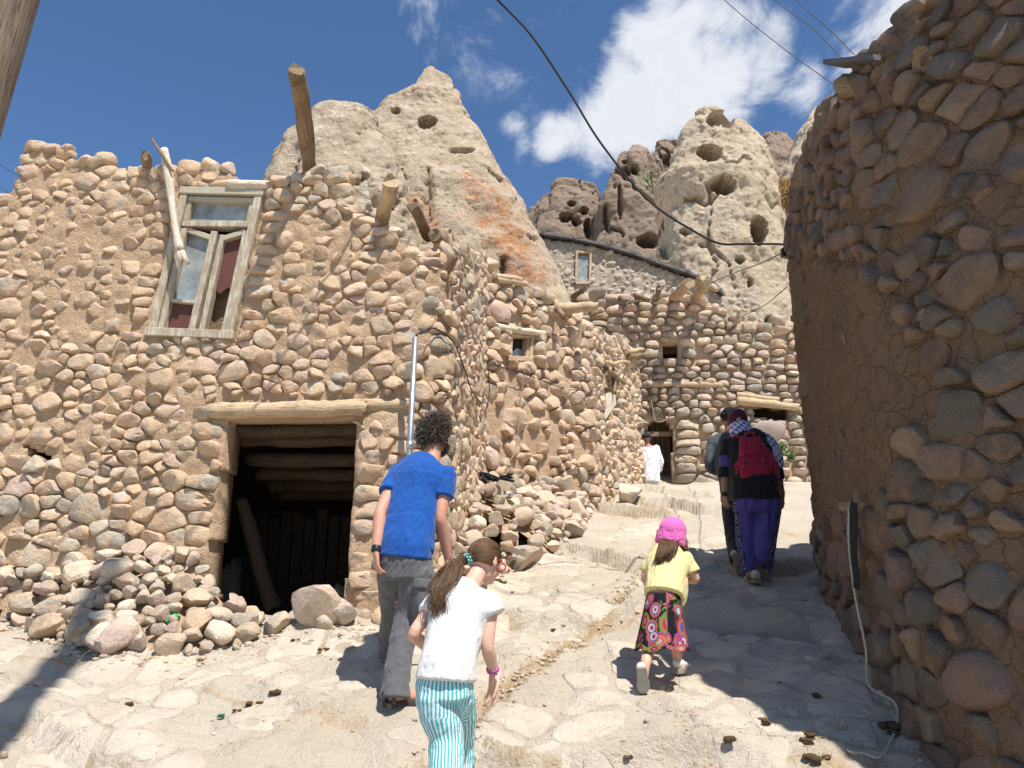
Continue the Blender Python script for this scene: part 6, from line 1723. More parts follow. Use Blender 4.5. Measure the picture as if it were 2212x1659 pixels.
    for k in (-1, 1):
        cc = hc + fwn * r * .93 + es * (k * r * .34) - eu * r * .05
        sp.append(tubeVF([cc + es * (.026 * math.cos(q)) + eu * (.018 * math.sin(q)) for q in np.linspace(0, 6.283, 18)], .0035, 6, False))
        sp.append(tubeVF([cc + es * (k * .026), hc + es * (k * r * .76) + fwn * r * .5 - eu * r * .02, hc + es * (k * r * .78) - fwn * r * .02 + eu * r * .04], .003, 6))
    add('red_spectacles', *joinVF(sp), M['red_plastic'], root)
make_girl()
# ---------------------------------------------------------------- small girl with the pink cap
def make_small():
    fl = hit(1392, 1500); fr = hit(1468, 1458); P = px
    root = empty('person', fl.lerp(fr, .5), 'small girl in a pink flap cap, yellow T-shirt and printed skirt', 'person')
    hY = fl.y + .14; sY = hY + .13; dY = hY + .19; sd = (1, -.12, 0)
    tors = [(P(1436, 1300, hY), pr(35, hY), .085, sd), (P(1436, 1280, hY + .01), pr(35, hY), .085, sd), (P(1438, 1245, hY + .06), pr(38, hY), .085, sd), (P(1442, 1215, sY - .02), pr(42, sY), .08, sd), (P(1445, 1195, sY), pr(34, sY), .062, sd), (P(1449, 1183, sY + .02), pr(18, sY), .045, sd)]
    lsh, lel, lwr = P(1406, 1208, sY), P(1393, 1252, sY + .0), P(1412, 1262, sY + .16)
    rsh, rel, rwr = P(1482, 1206, sY - .02), P(1503, 1250, sY - .02), P(1478, 1256, sY + .15)
    hc = P(1453, 1152, dY); fw = Vector((.42, .9, -.22))
    kl, al = P(1402, 1400, hY + .02), P(1393, 1446, fl.y + .02); kr, ar = P(1462, 1398, hY + .16), P(1463, 1442, fr.y)
    B = [rings(grow(tors, -.01), 18), limb([P(1449, 1188, sY), P(1452, 1172, dY - .02)], [.036, .036]),
         limb([lsh, lel, lwr], [.030, .026, .019]), limb([rsh, rel, rel.lerp(rwr, .5), rwr], [.030, .027, .026, .019]),
         limb([P(1418, 1310, hY), P(1408, 1365, hY + .02), kl, P(1396, 1425, fl.y + .05), al], [.06, .050, .040, .034, .026]), limb([P(1454, 1310, hY + .04), P(1460, 1365, hY + .13), kr, P(1463, 1422, fr.y + .03), ar], [.06, .050, .040, .034, .026])]
    B += head_parts(hc, fw, UP + FW * .15, .095)
    B += hand(lwr, Vector((.7, .6, .15)), Vector((-.3, .2, .9)), .12, -1, .6) + hand(rwr, Vector((-.7, .5, .15)), Vector((.3, .2, .9)), .12, 1, .6)
    B += [limb([al, fl + Vector((-.005, .02, .06)), fl + Vector((.01, .10, .035))], [.026, .03, .022]), limb([ar, fr + Vector((.01, .0, .045)), fr + Vector((.08, .09, .03))], [.026, .03, .022])]
    body(B, M['skin_child'], root, .0045, 4)
    eyes(hc, fw, UP, .095, root)
    cloth('t_shirt', [rings(grow(tors[1:], .010), 22), rings([(P(1434, 1286, hY - .005), pr(40, hY), .105, sd), (P(1436, 1262, hY + .03), pr(40, hY), .10, sd), (P(1438, 1240, hY + .06), pr(40, hY), .095, sd)], 22),
                      cuff([lsh.lerp(lel, -.05), lsh.lerp(lel, .62)], [.040, .046]), cuff([rsh.lerp(rel, -.05), rsh.lerp(rel, .35), rsh.lerp(rel, .66)], [.040, .044, .052]),
                      rings([(P(1463, 1305, hY + .06), pr(11, hY), .05, (1, .5, 0)), (P(1466, 1280, hY + .05), pr(15, hY), .06, (1, .5, 0)), (P(1466, 1250, hY + .06), pr(15, hY), .06, (1, .5, 0))], 14)],
          .0055, M['yellow_shirt'], root, .006, (11, 11, 4), 23, 2)
    # flared skirt with pleats, open shell
    sk = [(P(1433, 1280, hY), pr(34, hY), .085), (P(1432, 1310, hY), pr(39, hY), .105), (P(1431, 1350, hY), pr(45, hY), .125), (P(1430, 1385, hY), pr(51, hY), .14), (P(1430, 1403, hY), pr(53, hY), .145)]
    C = catmull([l[0] for l in sk], 8); t = np.linspace(0, 4, len(C)); rx = np.interp(t, range(5), [l[1] for l in sk]); ry = np.interp(t, range(5), [l[2] for l in sk]); n = 96; V = []; pv = []
    for i, c in enumerate(C):
        k = i / (len(C) - 1)
        for a in range(n):
            q = 2 * math.pi * a / n; w_ = 1 + .055 * k * math.sin(7 * q + .6) + .03 * k * math.sin(13 * q + 2)
            V.append((c.x + rx[i] * w_ * math.cos(q), c.y + ry[i] * w_ * math.sin(q), c.z - .012 * k * math.sin(5 * q)))
            pv.append((((q + 1.57) % 6.283 - 3.1416) * .13, k * .36, .5))
    F = [tuple(reversed(f)) for f in grid_faces(n, len(C), True)]
    me = mesh_from('skirt', V, F); a_ = me.attributes.new('print', 'FLOAT_VECTOR', 'POINT'); a_.data.foreach_set('vector', np.array(pv).ravel())
    o = link('skirt', me, M['skirt'], root); so = o.modifiers.new('t', 'SOLIDIFY'); so.thickness = .004
    # clogs: the left one seen sole-on, heel raised
    up = Vector((-.1, -.82, .55)).normalized()
    shoe(P(1386, 1442, fl.y - .055), fl + Vector((-.005, -.01, .012)), Vector((.0, .62, .78)), .038, .062, M['clog'], M['sole_grey'], root, 'clog')
    shoe(fr + Vector((-.035, -.04, .018)), fr + Vector((.10, .085, .018)), UP, .037, .062, M['clog'], M['sole_grey'], root, 'clog')
    # cap: crown, neck flap, visor
    fwn = Vector((.42, .9, -.05)).normalized(); s = fwn.cross(UP).normalized(); up = s.cross(fwn)
    cap_ = cloth('cap', [ellip(P(1453, 1146, dY), s * pr(29, dY), fwn * pr(33, dY), up * pr(29, dY))], .005, M['pink'], root, .002, seed=31, smooth=1)
    cloth('neck_flap', [rings([(P(1447, 1176, dY - .012), pr(30, dY), .092, tuple(s)), (P(1449, 1165, dY - .005), pr(31, dY), .096, tuple(s)), (P(1451, 1150, dY), pr(30, dY), .094, tuple(s))], 24, tuple(s))], .0045, M['pink'], cap_, .003, (20, 20, 30), 32, 2)
    vis = []
    for k in np.linspace(-1, 1, 9):
        for j, r_ in enumerate((.088, .12, .145)):
            a = k * .75; d = fwn * math.cos(a) + s * math.sin(a); rr_ = r_ - (.03 * abs(k) if j else 0)
            vis.append(hc + d * rr_ + up * (.018 - .03 * j - .012 * k * k))
    V = [tuple(v) for v in vis]; Fv = [(i * 3 + j, i * 3 + j + 1, i * 3 + j + 4, i * 3 + j + 3) for i in range(8) for j in range(2)]
    v_ = add('visor', V, Fv, M['pink'], cap_); v_.modifiers.new('t', 'SOLIDIFY').thickness = .004
    rr = random.Random(5); lines = []
    for i in range(520):
        u0 = rr.uniform(1426, 1466); e = P(rr.gauss(1416 + (u0 - 1426) * .85, 4), rr.uniform(1205, 1230) - max(0, u0 - 1440) * .5, sY - .128 + rr.gauss(0, .006))
        st_ = P(u0, 1162, dY - .055 + rr.gauss(0, .008)); lines.append(catmull([st_, st_.lerp(e, .45) + Vector((rr.gauss(0, .004), -.035, .0)), e], 5))
    for i in range(160):
        u0 = rr.uniform(1468, 1482); st_ = P(u0, 1160, dY + .02); e = P(u0 + rr.gauss(1, 3), rr.uniform(1185, 1198), sY + .0); lines.append(catmull([st_, st_.lerp(e, .5), e], 4))
    strands('hair', lines, .0022, M['hair_brown'], root)
make_small()

# ---------------------------------------------------------------- woman with the red backpack
def text_mesh(s, size=1.0):
    cu = bpy.data.curves.new('t', 'FONT'); cu.body = s; cu.size = size; cu.align_x = 'LEFT'
    o = bpy.data.objects.new('t', cu); col.objects.link(o); bpy.context.view_layer.update()
    dg = bpy.context.evaluated_depsgraph_get(); me = bpy.data.meshes.new_from_object(o.evaluated_get(dg))
    V = np.array([v.co[:] for v in me.vertices]); F = [tuple(p.vertices) for p in me.polygons]
    bpy.data.objects.remove(o); bpy.data.curves.remove(cu); bpy.data.meshes.remove(me)
    return V, F
def ribbon(name, pts, nrm, width, mat, root, th=.004):
    """flat band along pts; nrm = list of outward normals"""
    V = []; n = len(pts)
    for i, p in enumerate(pts):
        t = (pts[min(i + 1, n - 1)] - pts[max(i - 1, 0)]).normalized(); s = t.cross(nrm[i]).normalized()
        V += [p - s * width / 2, p + s * width / 2, p + s * width / 2 + nrm[i] * th, p - s * width / 2 + nrm[i] * th]
    F = [(4 * i + k, 4 * i + (k + 1) % 4, 4 * i + 4 + (k + 1) % 4, 4 * i + 4 + k) for i in range(n - 1) for k in range(4)] + [(3, 2, 1, 0), (4 * n - 4, 4 * n - 3, 4 * n - 2, 4 * n - 1)]
    return add(name, [tuple(v) for v in V], F, mat, root)
from mathutils.bvhtree import BVHTree
def bvh_of(o):
    me = o.data; off = wloc(o)
    return BVHTree.FromPolygons([Vector(v.co) + off for v in me.vertices], [tuple(p.vertices) for p in me.polygons])
def make_woman():
    P = px; f = hit(1632, 1262); fr = hit(1655, 1252)
    root = empty('person', f, 'woman in a maroon cap, patterned scarf, black tunic and purple trousers', 'person')
    hY = f.y + .12; sY = hY + .14; dY = hY + .20; sd = (1, -.08, 0)
    tors = [(P(1632, 1080, hY), pr(48, hY), .15, sd), (P(1630, 1050, hY), pr(47, hY), .145, sd), (P(1624, 1010, hY + .04), pr(46, hY), .14, sd), (P(1617, 975, sY - .03), pr(48, sY), .13, sd), (P(1612, 952, sY), pr(42, sY), .10, sd), (P(1602, 938, sY + .02), pr(20, sY), .07, sd)]
    lsh, lel, lwr = P(1572, 962, sY), P(1567, 1012, sY - .05), P(1565, 1070, sY - .0)
    rsh, rel, rwr = P(1660, 965, sY), P(1679, 1018, sY - .02), P(1690, 1072, sY + .05)
    hc = P(1594, 906, dY); fw = Vector((-.05, .98, -.12))
    lk, la = P(1613, 1160, f.y + .14), f + Vector((-.05, .0, .09)); rk, ra = P(1652, 1160, f.y + .06), P(1653, 1226, fr.y - .10)
    B = [rings(grow(tors, -.012), 18), limb([P(1602, 940, sY), P(1597, 922, dY - .02)], [.05, .05]), limb([lsh, lel, lel.lerp(lwr, .4), lwr], [.05, .042, .039, .027]), limb([rsh, rel, rel.lerp(rwr, .4), rwr], [.05, .042, .039, .027]),
         limb([P(1614, 1090, hY), lk, la], [.09, .06, .04]), limb([P(1652, 1090, hY), rk, ra], [.09, .06, .04])]
    B += head_parts(hc, fw, UP, .112) + hand(lwr, Vector((.12, .1, -1)), Vector((-.8, -.6, 0)), .17, 1, .6) + hand(rwr, Vector((.05, .15, -1)), Vector((.8, -.6, 0)), .17, -1, .6)
    B += [limb([la, f + Vector((-.02, .08, .05))], [.04, .03]), limb([ra, ra + Vector((.02, .03, -.06))], [.04, .03])]
    body(B, M['skin_tan'], root, .0065, 3); eyes(hc, fw, UP, .112, root)
    tu = cloth('tunic', [rings(grow(tors, .016), 22), cuff([lsh.lerp(lel, -.05), lsh.lerp(lel, .5), lel.lerp(lwr, .35)], [.070, .072, .066]), cuff([rsh.lerp(rel, -.05), rel, rel.lerp(rwr, .3)], [.068, .062, .058])], .009, M['black_tunic'], root, .008, (8, 8, 4), 41, 2)
    V, F = tubeVF([lsh.lerp(lel, t) for t in (.55, .75, 1.0)], [.073, .072, .070], 18); add('purple_sleeve_band', V, F, M['purple'], tu)
    legL = [P(1613, 1085, hY), lk, P(1614, 1205, f.y + .06), P(1617, 1238, f.y + .03)]; legR = [P(1655, 1085, hY), rk, P(1652, 1198, f.y - .0), P(1650, 1218, fr.y - .08)]
    tr = cloth('trousers', [rings([(P(1634, 1058, hY), pr(44, hY), .14, sd), (P(1635, 1090, hY), pr(50, hY), .155, sd), (P(1635, 1108, hY), pr(49, hY), .14, sd)], 22), cuff(legL, [.112, .096, .070, .064]), cuff(legR, [.118, .102, .085, .076])],
               .0085, M['purple'], root, .010, (13, 13, 2.2), 43, 2)
    # black side stripes with white letters, laid on the trouser legs
    T = bvh_of(tr)
    for pix, vals in ((((1586, 1085), (1589, 1120), (1595, 1165), (1602, 1205), (1607, 1236)), -1), (((1688, 1085), (1684, 1120), (1677, 1160), (1668, 1190), (1652, 1222)), 1)):
        line = [];
        for (u, v) in pix:
            p0 = P(u - vals * 3, v, hY - .45); d = (P(u - vals * 3, v, hY + .4) - p0).normalized(); h = T.ray_cast(p0, d)
            q = h[0] if h[0] is not None else T.find_nearest(P(u, v, hY - .05))[0]
            line.append(Vector(q))
        line = catmull(line, 6); nr = []
        for q in line: nr.append((T.find_nearest(q)[1] * .6 + Vector((0, -.8, 0)) + Vector((vals * .25, 0, 0))).normalized())
        line = [q + n_ * .006 for q, n_ in zip(line, nr)]
        st_ = ribbon('side_stripe', line, nr, .042, M['black_tunic'], tr)
        Lc = np.concatenate([[0], np.cumsum([(b - a).length for a, b in zip(line[:-1], line[1:])])])
        TV, TF = text_mesh('YOU NICE YOU NICE YOU NICE', .036); TV[:, 0] *= Lc[-1] / TV[:, 0].max() * .97
        la_ = np.array([tuple(q) for q in line]); na = np.array([tuple(q) for q in nr]); out = []
        for x, y, _ in TV:
            c = np.array([np.interp(x, Lc, la_[:, k]) for k in range(3)]); n_ = Vector([np.interp(x, Lc, na[:, k]) for k in range(3)]).normalized()
            i = min(int(np.searchsorted(Lc, x)), len(line) - 1); t = (line[min(i + 1, len(line) - 1)] - line[max(i - 1, 0)]).normalized(); s = n_.cross(t).normalized()
            out.append(tuple(Vector(c) + s * (y - .0125) + n_ * .0065))
        add('lettering', out, TF, M['white_print'], st_, False)
    # shoes
    shoe(f + Vector((-.005, -.10, .018)), f + Vector((-.03, .17, .02)), UP, .05, .09, M['sneaker'], M['sole_tan'], root)
    shoe(P(1642, 1212, fr.y - .20), P(1662, 1272, fr.y - .10), Vector((-.1, .75, .6)), .05, .085, M['sneaker'], M['sole_tan'], root)
    # cap with emblem
    s = RT; cp = cloth('cap', [ellip(P(1593, 902, dY), s * pr(21, dY), FW * pr(24, dY), UP * pr(20, dY)), rings([(P(1594, 914, dY), pr(21, dY), .095), (P(1593, 902, dY), pr(21.5, dY), .10)], 20)], .006, M['maroon'], root, .001, seed=51, smooth=2)
    bm_ = [];
    cx_ = P(1596.5, 906, dY - .108)
    for a, b in (((-.022, -.012), (.012, .022)), ((.012, .022), (.004, -.014)), ((.004, -.014), (.024, .010)), ((-.02, .012), (-.006, -.012)), ((-.022, -.012), (-.02, .012)), ((-.012, .018), (.002, .004))):
        p0 = cx_ + Vector((a[0], 0, a[1])); p1 = cx_ + Vector((b[0], 0, b[1])); bm_.append(tubeVF([p0, p1], .0042, 6))
    add('emblem', *joinVF(bm_), M['white_print'], cp)
    V, F = rings([(P(1594, 904, dY + .1), .075, .006), (P(1594, 909, dY + .17), .05, .005)], 14, s); add('visor', V, F, M['maroon'], cp)
    # scarf: wound round the neck and spread over the right shoulder
    cap_c = np.array(tuple(P(1600, 930, sY)))
    pr_fn = lambda co: np.stack([(co[:, 0] - cap_c[0]) * .75 + (co[:, 2] - cap_c[2]) * .66, (co[:, 2] - cap_c[2]) * .75 - (co[:, 0] - cap_c[0]) * .66, co[:, 1] * 0], -1)
    cloth('scarf', [rings([(P(1606, 942, sY - .01), pr(27, sY), .11), (P(1600, 930, sY + .02), pr(24, sY), .10), (P(1596, 918, dY - .02), pr(21, dY), .10)], 20),
                    rings([(P(1682, 1012, sY - .10), pr(10, sY), .035, (1, .3, .5)), (P(1674, 985, sY - .09), pr(17, sY), .05, (1, .3, .3)), (P(1657, 958, sY - .05), pr(20, sY), .06, (1, .2, .5)), (P(1632, 944, sY), pr(17, sY), .06, (.6, .2, .9)), (P(1610, 936, sY), pr(14, sY), .05, (.6, 0, .9))], 18)],
          .008, M['scarf'], root, .006, (12, 12, 8), 53, 3, {'print': pr_fn})
    q = lwr; ad = (lel - lwr).normalized(); V, F = limb([q + ad * .01, q + ad * .03], [.031, .031]); add('wristwatch', V, F, M['watch'], root)
    for k in range(3):
        ad = (rel - rwr).normalized(); e1 = ad.orthogonal().normalized(); e2 = ad.cross(e1); c = rwr + ad * (.03 + .014 * k)
        V, F = tubeVF([c + (e1 * math.cos(a) + e2 * math.sin(a)) * .034 for a in np.linspace(0, 6.283, 16)], .003, 5, False); add('bangle', V, F, M['metal'], root)
    # ---- the backpack is a thing of its own
    bY = sY - .16
    bp = empty('backpack', P(1632, 1045, bY), 'crimson canvas backpack worn by the woman in the maroon cap', 'backpack')
    bd = cloth('bag_body', [rings([(P(1633, 1040, bY - .01), pr(40, bY), .075), (P(1633, 1030, bY), pr(49, bY), .10), (P(1632, 1005, bY), pr(47, bY), .105), (P(1626, 975, bY + .02), pr(32, bY), .085), (P(1622, 955, bY + .03), pr(24, bY), .06), (P(1621, 945, bY + .03), pr(21, bY), .04)], 24, pw=2.8)], .008, M['red_canvas'], bp, .008, (12, 12, 10), 61, 3)
    cloth('flap', [rings([(P(1624, 985, bY - .075), pr(23, bY), .03), (P(1622, 968, bY - .055), pr(25, bY), .03), (P(1620, 950, bY - .02), pr(22, bY), .03)], 18, pw=3.5)], .007, M['red_canvas'], bp, .003, seed=62, smooth=2)
    pk = cloth('front_pocket', [rings([(P(1632, 1036, bY - .085), pr(30, bY), .025), (P(1632, 1022, bY - .10), pr(33, bY), .035), (P(1631, 1006, bY - .095), pr(28, bY), .03), (P(1630, 998, bY - .08), pr(24, bY), .02)], 18, pw=3.2)], .007, M['red_canvas'], bp, .004, seed=63, smooth=2)
    cloth('pocket_flap', [rings([(P(1632, 1017, bY - .128), pr(28, bY), .012), (P(1631, 1003, bY - .115), pr(26, bY), .016)], 16, pw=4)], .005, M['red_canvas'], pk, .002, seed=64, smooth=1)
    for (u0, u1) in ((1608, 1607), (1646, 1652)):
        V, F = boxVF(P((u0 + u1) / 2, 993, bY - .108), RT * .012, FW * .004, UP * .020); add('buckle', V, F, M['metal'], bp, False)
        V, F = tubeVF([P(u0, 975, bY - .09), P(u1, 990, bY - .112), P(u1, 1006, bY - .13)], .008, 6); add('strap', V, F, M['red_dark'], bp)
    for (u0, u1) in ((1588, 1594), (1672, 1667)):
        V, F = boxVF(P(u0, 1009, bY - .075), RT * .02, FW * .006, UP * .006); add('zip', V, F, M['black_cloth'], bp, False)
    h = [P(1609, 950, bY + .0), P(1610, 938, bY - .01), P(1619, 934, bY - .015), P(1628, 937, bY - .01), P(1630, 949, bY + .0)]; V, F = tubeVF(catmull(h, 5), .013, 7); add('grab_handle', V, F, M['red_canvas'], bp)
    for a in ((P(1610, 952, bY + .02), P(1594, 944, bY + .06), P(1581, 944, sY - .05), P(1574, 950, sY + .06)), (P(1632, 950, bY + .02), P(1640, 940, bY + .08), P(1648, 942, sY + .05))):
        c = catmull(a, 5); ribbon('shoulder_strap', c, [Vector((0, -.5, .86))] * len(c), .04, M['red_canvas'], bp, .012)
make_woman()

# ---------------------------------------------------------------- man in grey walking beside her
def make_greyman():
    P = px; f = hit(1597, 1248); f2 = hit(1612, 1215)
    root = empty('person', f, 'dark-haired man in a long-sleeved grey top half hidden by the woman', 'person')
    hY = f.y + .42; sY = hY + .12; dY = sY + .05; sd = (1, 0, 0)
    tors = [(P(1592, 1085, hY), pr(30, hY), .12, sd), (P(1590, 1045, hY), pr(32, hY), .12, sd), (P(1584, 1000, hY + .05), pr(38, hY), .12, sd), (P(1578, 962, sY - .02), pr(41, sY), .115, sd), (P(1577, 943, sY), pr(32, sY), .085, sd), (P(1577, 932, sY), pr(14, sY), .06, sd)]
    lsh, lel, lwr = P(1541, 955, sY), P(1533, 1008, sY - .04), P(1562, 1022, sY + .22); rsh, rel, rwr = P(1616, 955, sY), P(1622, 1010, sY), P(1604, 1022, sY + .24)
    hc = P(1576, 903, dY); fw = Vector((.05, 1, -.05))
    lk, la = P(1586, 1165, f.y + .28), P(1592, 1212, f.y + .0); rk, ra = P(1606, 1150, f2.y + .3), P(1608, 1200, f2.y + .1)
    B = [rings(grow(tors, -.012), 18), limb([P(1577, 935, sY), P(1576, 918, dY)], [.055, .055]), limb([lsh, lel, lwr], [.05, .042, .028]), limb([rsh, rel, rwr], [.05, .042, .028]), limb([P(1580, 1090, hY), lk, la], [.085, .058, .04]), limb([P(1602, 1090, hY), rk, ra], [.085, .058, .04])]
    B += head_parts(hc, fw, UP, .118) + hand(lwr, Vector((.8, .5, .2)), Vector((-.3, .2, .9)), .18, -1, .6) + hand(rwr, Vector((-.7, .6, .2)), Vector((.3, .2, .9)), .18, 1, .6)
    B += [limb([la, la + Vector((0, .06, -.05))], [.04, .03]), limb([ra, ra + Vector((0, .08, -.04))], [.04, .03])]
    body(B, M['skin_tan'], root, .0075, 3); eyes(hc, fw, UP, .118, root)
    cloth('long_sleeved_top', [rings(grow(tors[:-1], .014), 20), cuff([lsh.lerp(lel, -.05), lel, lel.lerp(lwr, .9)], [.062, .050, .038]), cuff([rsh.lerp(rel, -.05), rel, rel.lerp(rwr, .9)], [.062, .050, .038])], .009, M['grey_shirt'], root, .007, (10, 10, 5), 71, 2)
    cloth('trousers', [rings([(P(1592, 1065, hY), pr(30, hY), .125, sd), (P(1592, 1100, hY), pr(32, hY), .13, sd)], 20), cuff([P(1580, 1092, hY), lk, la], [.1, .078, .066]), cuff([P(1602, 1092, hY), rk, ra], [.1, .078, .066])], .009, M['dark_trousers'], root, .008, (11, 11, 8), 73, 3)
    shoe(P(1588, 1196, f.y - .05), P(1606, 1248, f.y + .06), Vector((-.1, .75, .6)), .047, .08, M['sneaker'], M['sole_tan'], root)
    shoe(f2 + Vector((-.02, -.05, .018)), f2 + Vector((0, .2, .02)), UP, .047, .08, M['sneaker'], M['sole_tan'], root)
    rr = random.Random(9); lines = []
    co, no, Fh = fuse([ellip(hc + UP * .022, RT * .088, FW * .104, UP * .101)], .007, 1); keepv = ~((co[:, 1] > hc.y + .05) & (co[:, 2] < hc.z + .06)) & ~(co[:, 2] < hc.z - .045)
    add('hair', co, [tuple(q) for q in Fh if keepv[list(q)].all()], M['hair_black'], root)
    while len(lines) < 400:
        d = Vector((rr.gauss(0, 1), rr.gauss(0, 1), rr.gauss(0, 1))).normalized()
        if d.y > .5 or d.z < -.35: continue
        b = hc + UP * .022 + Vector((d.x * .088, d.y * .104, d.z * .101)); lines.append([b + (d * .4 + Vector((0, -.1, -.6))) * (.03 * t) for t in (0, .5, 1)])
    strands('hair_locks', lines, .004, M['hair_black'], root)
make_greyman()

# ---------------------------------------------------------------- far person in white at the doorway
def make_far():
    P = px; Y = 17.3; x0 = P(1403, 1000, Y); f = Vector((x0.x, Y, float(gzf(x0.x, Y))))
    root = empty('person', f, 'far person in a loose white shirt and dark hat at the low doorway', 'person')
    c = lambda dx, dz, dy=0: f + Vector((dx, dy, dz))
    tors = [(c(0, .80), .17, .13), (c(0, 1.0), .18, .13), (c(0, 1.2), .19, .13), (c(-.01, 1.36), .18, .11), (c(-.02, 1.43), .08, .07)]
    hc = c(-.03, 1.58, .03); fw = Vector((-.3, .95, 0))
    B = [rings(grow(tors, -.01), 16), limb([c(-.02, 1.40), c(-.03, 1.52)], [.055, .055]), limb([c(-.17, 1.33), c(-.22, 1.08), c(-.18, .85, .1)], [.05, .042, .028]), limb([c(.17, 1.33), c(.23, 1.08), c(.21, .84, .06)], [.05, .042, .028]),
         limb([c(-.09, .85), c(-.1, .45, .04), c(-.1, .07)], [.085, .06, .04]), limb([c(.09, .85), c(.1, .45, .08), c(.1, .07, .1)], [.085, .06, .04])]
    B += head_parts(hc, fw, UP, .115) + hand(c(-.18, .85, .1), (0, .1, -1), (-1, 0, 0), .17, 1) + hand(c(.21, .84, .06), (0, .1, -1), (1, 0, 0), .17, -1)
    B += [limb([c(-.1, .06), c(-.1, .04, .15)], [.045, .03]), limb([c(.1, .06, .1), c(.1, .04, .25)], [.045, .03])]
    body(B, M['skin_tan'], root, .012, 2); eyes(hc, fw, UP, .115, root)
    cloth('shirt', [rings([(c(0, .62), .20, .155)] + grow(tors[:-1], .03), 18), limb([c(-.16, 1.36), c(-.22, 1.08), c(-.19, .90, .08)], [.085, .075, .06]), limb([c(.16, 1.36), c(.23, 1.08), c(.22, .90, .05)], [.085, .075, .06])], .014, M['white_cotton'], root, .012, (6, 6, 3), 81, 2)
    cloth('trousers', [limb([c(-.09, .82), c(-.1, .45, .04), c(-.1, .1)], [.11, .09, .08]), limb([c(.09, .82), c(.1, .45, .08), c(.1, .1, .1)], [.11, .09, .08])], .014, M['white_cotton'], root, .008, seed=82, smooth=2)
    hat = cloth('hat', [ellip(hc + UP * .06, RT * .10, FW * .115, UP * .085)], .012, M['dark_trousers'], root, 0, seed=83, smooth=1)
    V, F = rings([(hc + UP * .03, .15, .165), (hc + UP * .045, .15, .165)], 20, sub=1, pw=2); add('brim', V, F, M['dark_trousers'], hat)
make_far()
# ------------------------------------------------------------------ poles, cables, pipe, rope, litter
def cable(name, pts, r, mat, label, cat, n=8, sub=10):
    P = catmull(pts, sub); V, F = tubeVF(P, r, n)
    return tag(add(name, V, F, mat), label, cat)
# leaning utility pole in the top left corner
pb = Vector((-2.37, 2.64, 0)); pb.z = float(gzf(pb.x, pb.y)) - .05
pd = Vector((.195, -.122, 1.0))
pole = empty('utility_pole', pb, 'leaning grey timber pole at the top left corner', 'pole')
pts = [pb + pd * h for h in np.linspace(0, 12.6, 26)]
V, F = tubeVF(pts, [.135 - .02 * i / 25 for i in range(26)], 14, True, .10, 5); add('shaft', V, F, M['pole'], pole)
for h in (5.2, 7.9):
    V, F = tubeVF([pb + pd * h + Vector((-.06, -.16, 0)), pb + pd * h + Vector((.06, -.10, .03))], .03, 8); add('bracket', V, F, M['cable'], pole)
top_at = pb + pd * 5.2
cable('power_cable', [H5.pt(1697, 528, .03), px(1672, 527, 7.25), px(1600, 527, 7.1), px(1555, 526, 6.95), px(1500, 500, 6.9), px(1400, 432, 6.8), px(1300, 312, 6.7), px(1230, 200, 6.6), px(1150, 80, 6.4), px(1075, 0, 6.2), px(950, -130, 5.6), px(700, -420, 4.2), pb + pd * 10.5], .011, M['cable'], 'thick black cable sagging across the sky from the shaded house', 'cable')
V, F = boxVF(H5.pt(1700, 545, .05), (.04, 0, 0), (0, .03, 0), (0, 0, .045)); tag(add('junction_box', V, F, M['cable'], None, False), 'small black junction box on the shaded house corner', 'box')
for k, (a, lb) in enumerate((([(1822, 197, 4.9), (1700, 110, 5.0), (1565, 0, 5.1), (1350, -200, 5.2)], 'thin wire sagging lowest toward the shaded house'),
                             ([(1834, 143, 4.6), (1760, 65, 4.8), (1675, 0, 5.0), (1480, -180, 5.2)], 'thin wire in the middle above the shaded house'),
                             ([(1855, 128, 4.6), (1785, 58, 4.8), (1720, 0, 5.0), (1540, -180, 5.2)], 'thin wire highest above the shaded house'))):
    cable('overhead_wire', [px(*q) for q in a], .0035, M['wire'], lb, 'wire', 5)
cable('overhead_wire', [px(1692, 545, 7.5), px(1640, 570, 10), px(1580, 592, 13), px(1532, 612, 16.5)], .008, M['wire'], 'thin wire from the shaded house corner to the jutting beams', 'wire', 5)
cable('overhead_wire', [px(1700, 620, 7.6), px(1650, 660, 11), px(1600, 685, 15), px(1560, 700, 17.3)], .006, M['wire'], 'faint lower wire from the shaded house to the far wall', 'wire', 5)
cable('overhead_wire', [px(-40, 330, 14), px(20, 368, 15), px(60, 392, 16)], .006, M['wire'], 'upper thin wire at the far left edge', 'wire', 5)
cable('overhead_wire', [px(-40, 375, 14), px(12, 412, 15), px(50, 436, 16)], .006, M['wire'], 'lower thin wire at the far left edge', 'wire', 5)
# galvanised conduit and its cable
cp = empty('conduit_pipe', hit(868, 1345), 'galvanised steel conduit pipe standing at the house corner', 'pipe')
a, b = px(868, 1300, 6.22), px(897, 729, 6.26)
V, F = tubeVF([a, a.lerp(b, .5), b], .0235, 12); add('tube', V, F, M['zinc'], cp)
q = a.lerp(b, .57); d = (b - a).normalized(); V, F = tubeVF([q - d * .03, q + d * .03], .029, 12); add('coupling', V, F, M['zinc'], cp)
cable('house_cable', [px(897, 735, 6.26), px(902, 722, 6.26), px(925, 712, 6.3), px(945, 712, 6.45), H1.pt(965, 740, .06), H1.pt(985, 790, .07), H1.pt(1005, 845, .07), H1.pt(1025, 868, .07), H1.pt(1040, 872, .07), px(1052, 880, 10.0), px(1057, 850, 10.1), px(1056, 800, 10.1), px(1062, 788, 10.2), H2.pt(1090, 800, .08), H2.pt(1140, 815, .08), H2.pt(1200, 838, .08), H2.pt(1255, 846, .08), H2.pt(1285, 838, .08), H2.pt(1296, 790, .08)], .0075, M['cable'], 'black cable looping along the house walls from the conduit pipe', 'cable', 6)
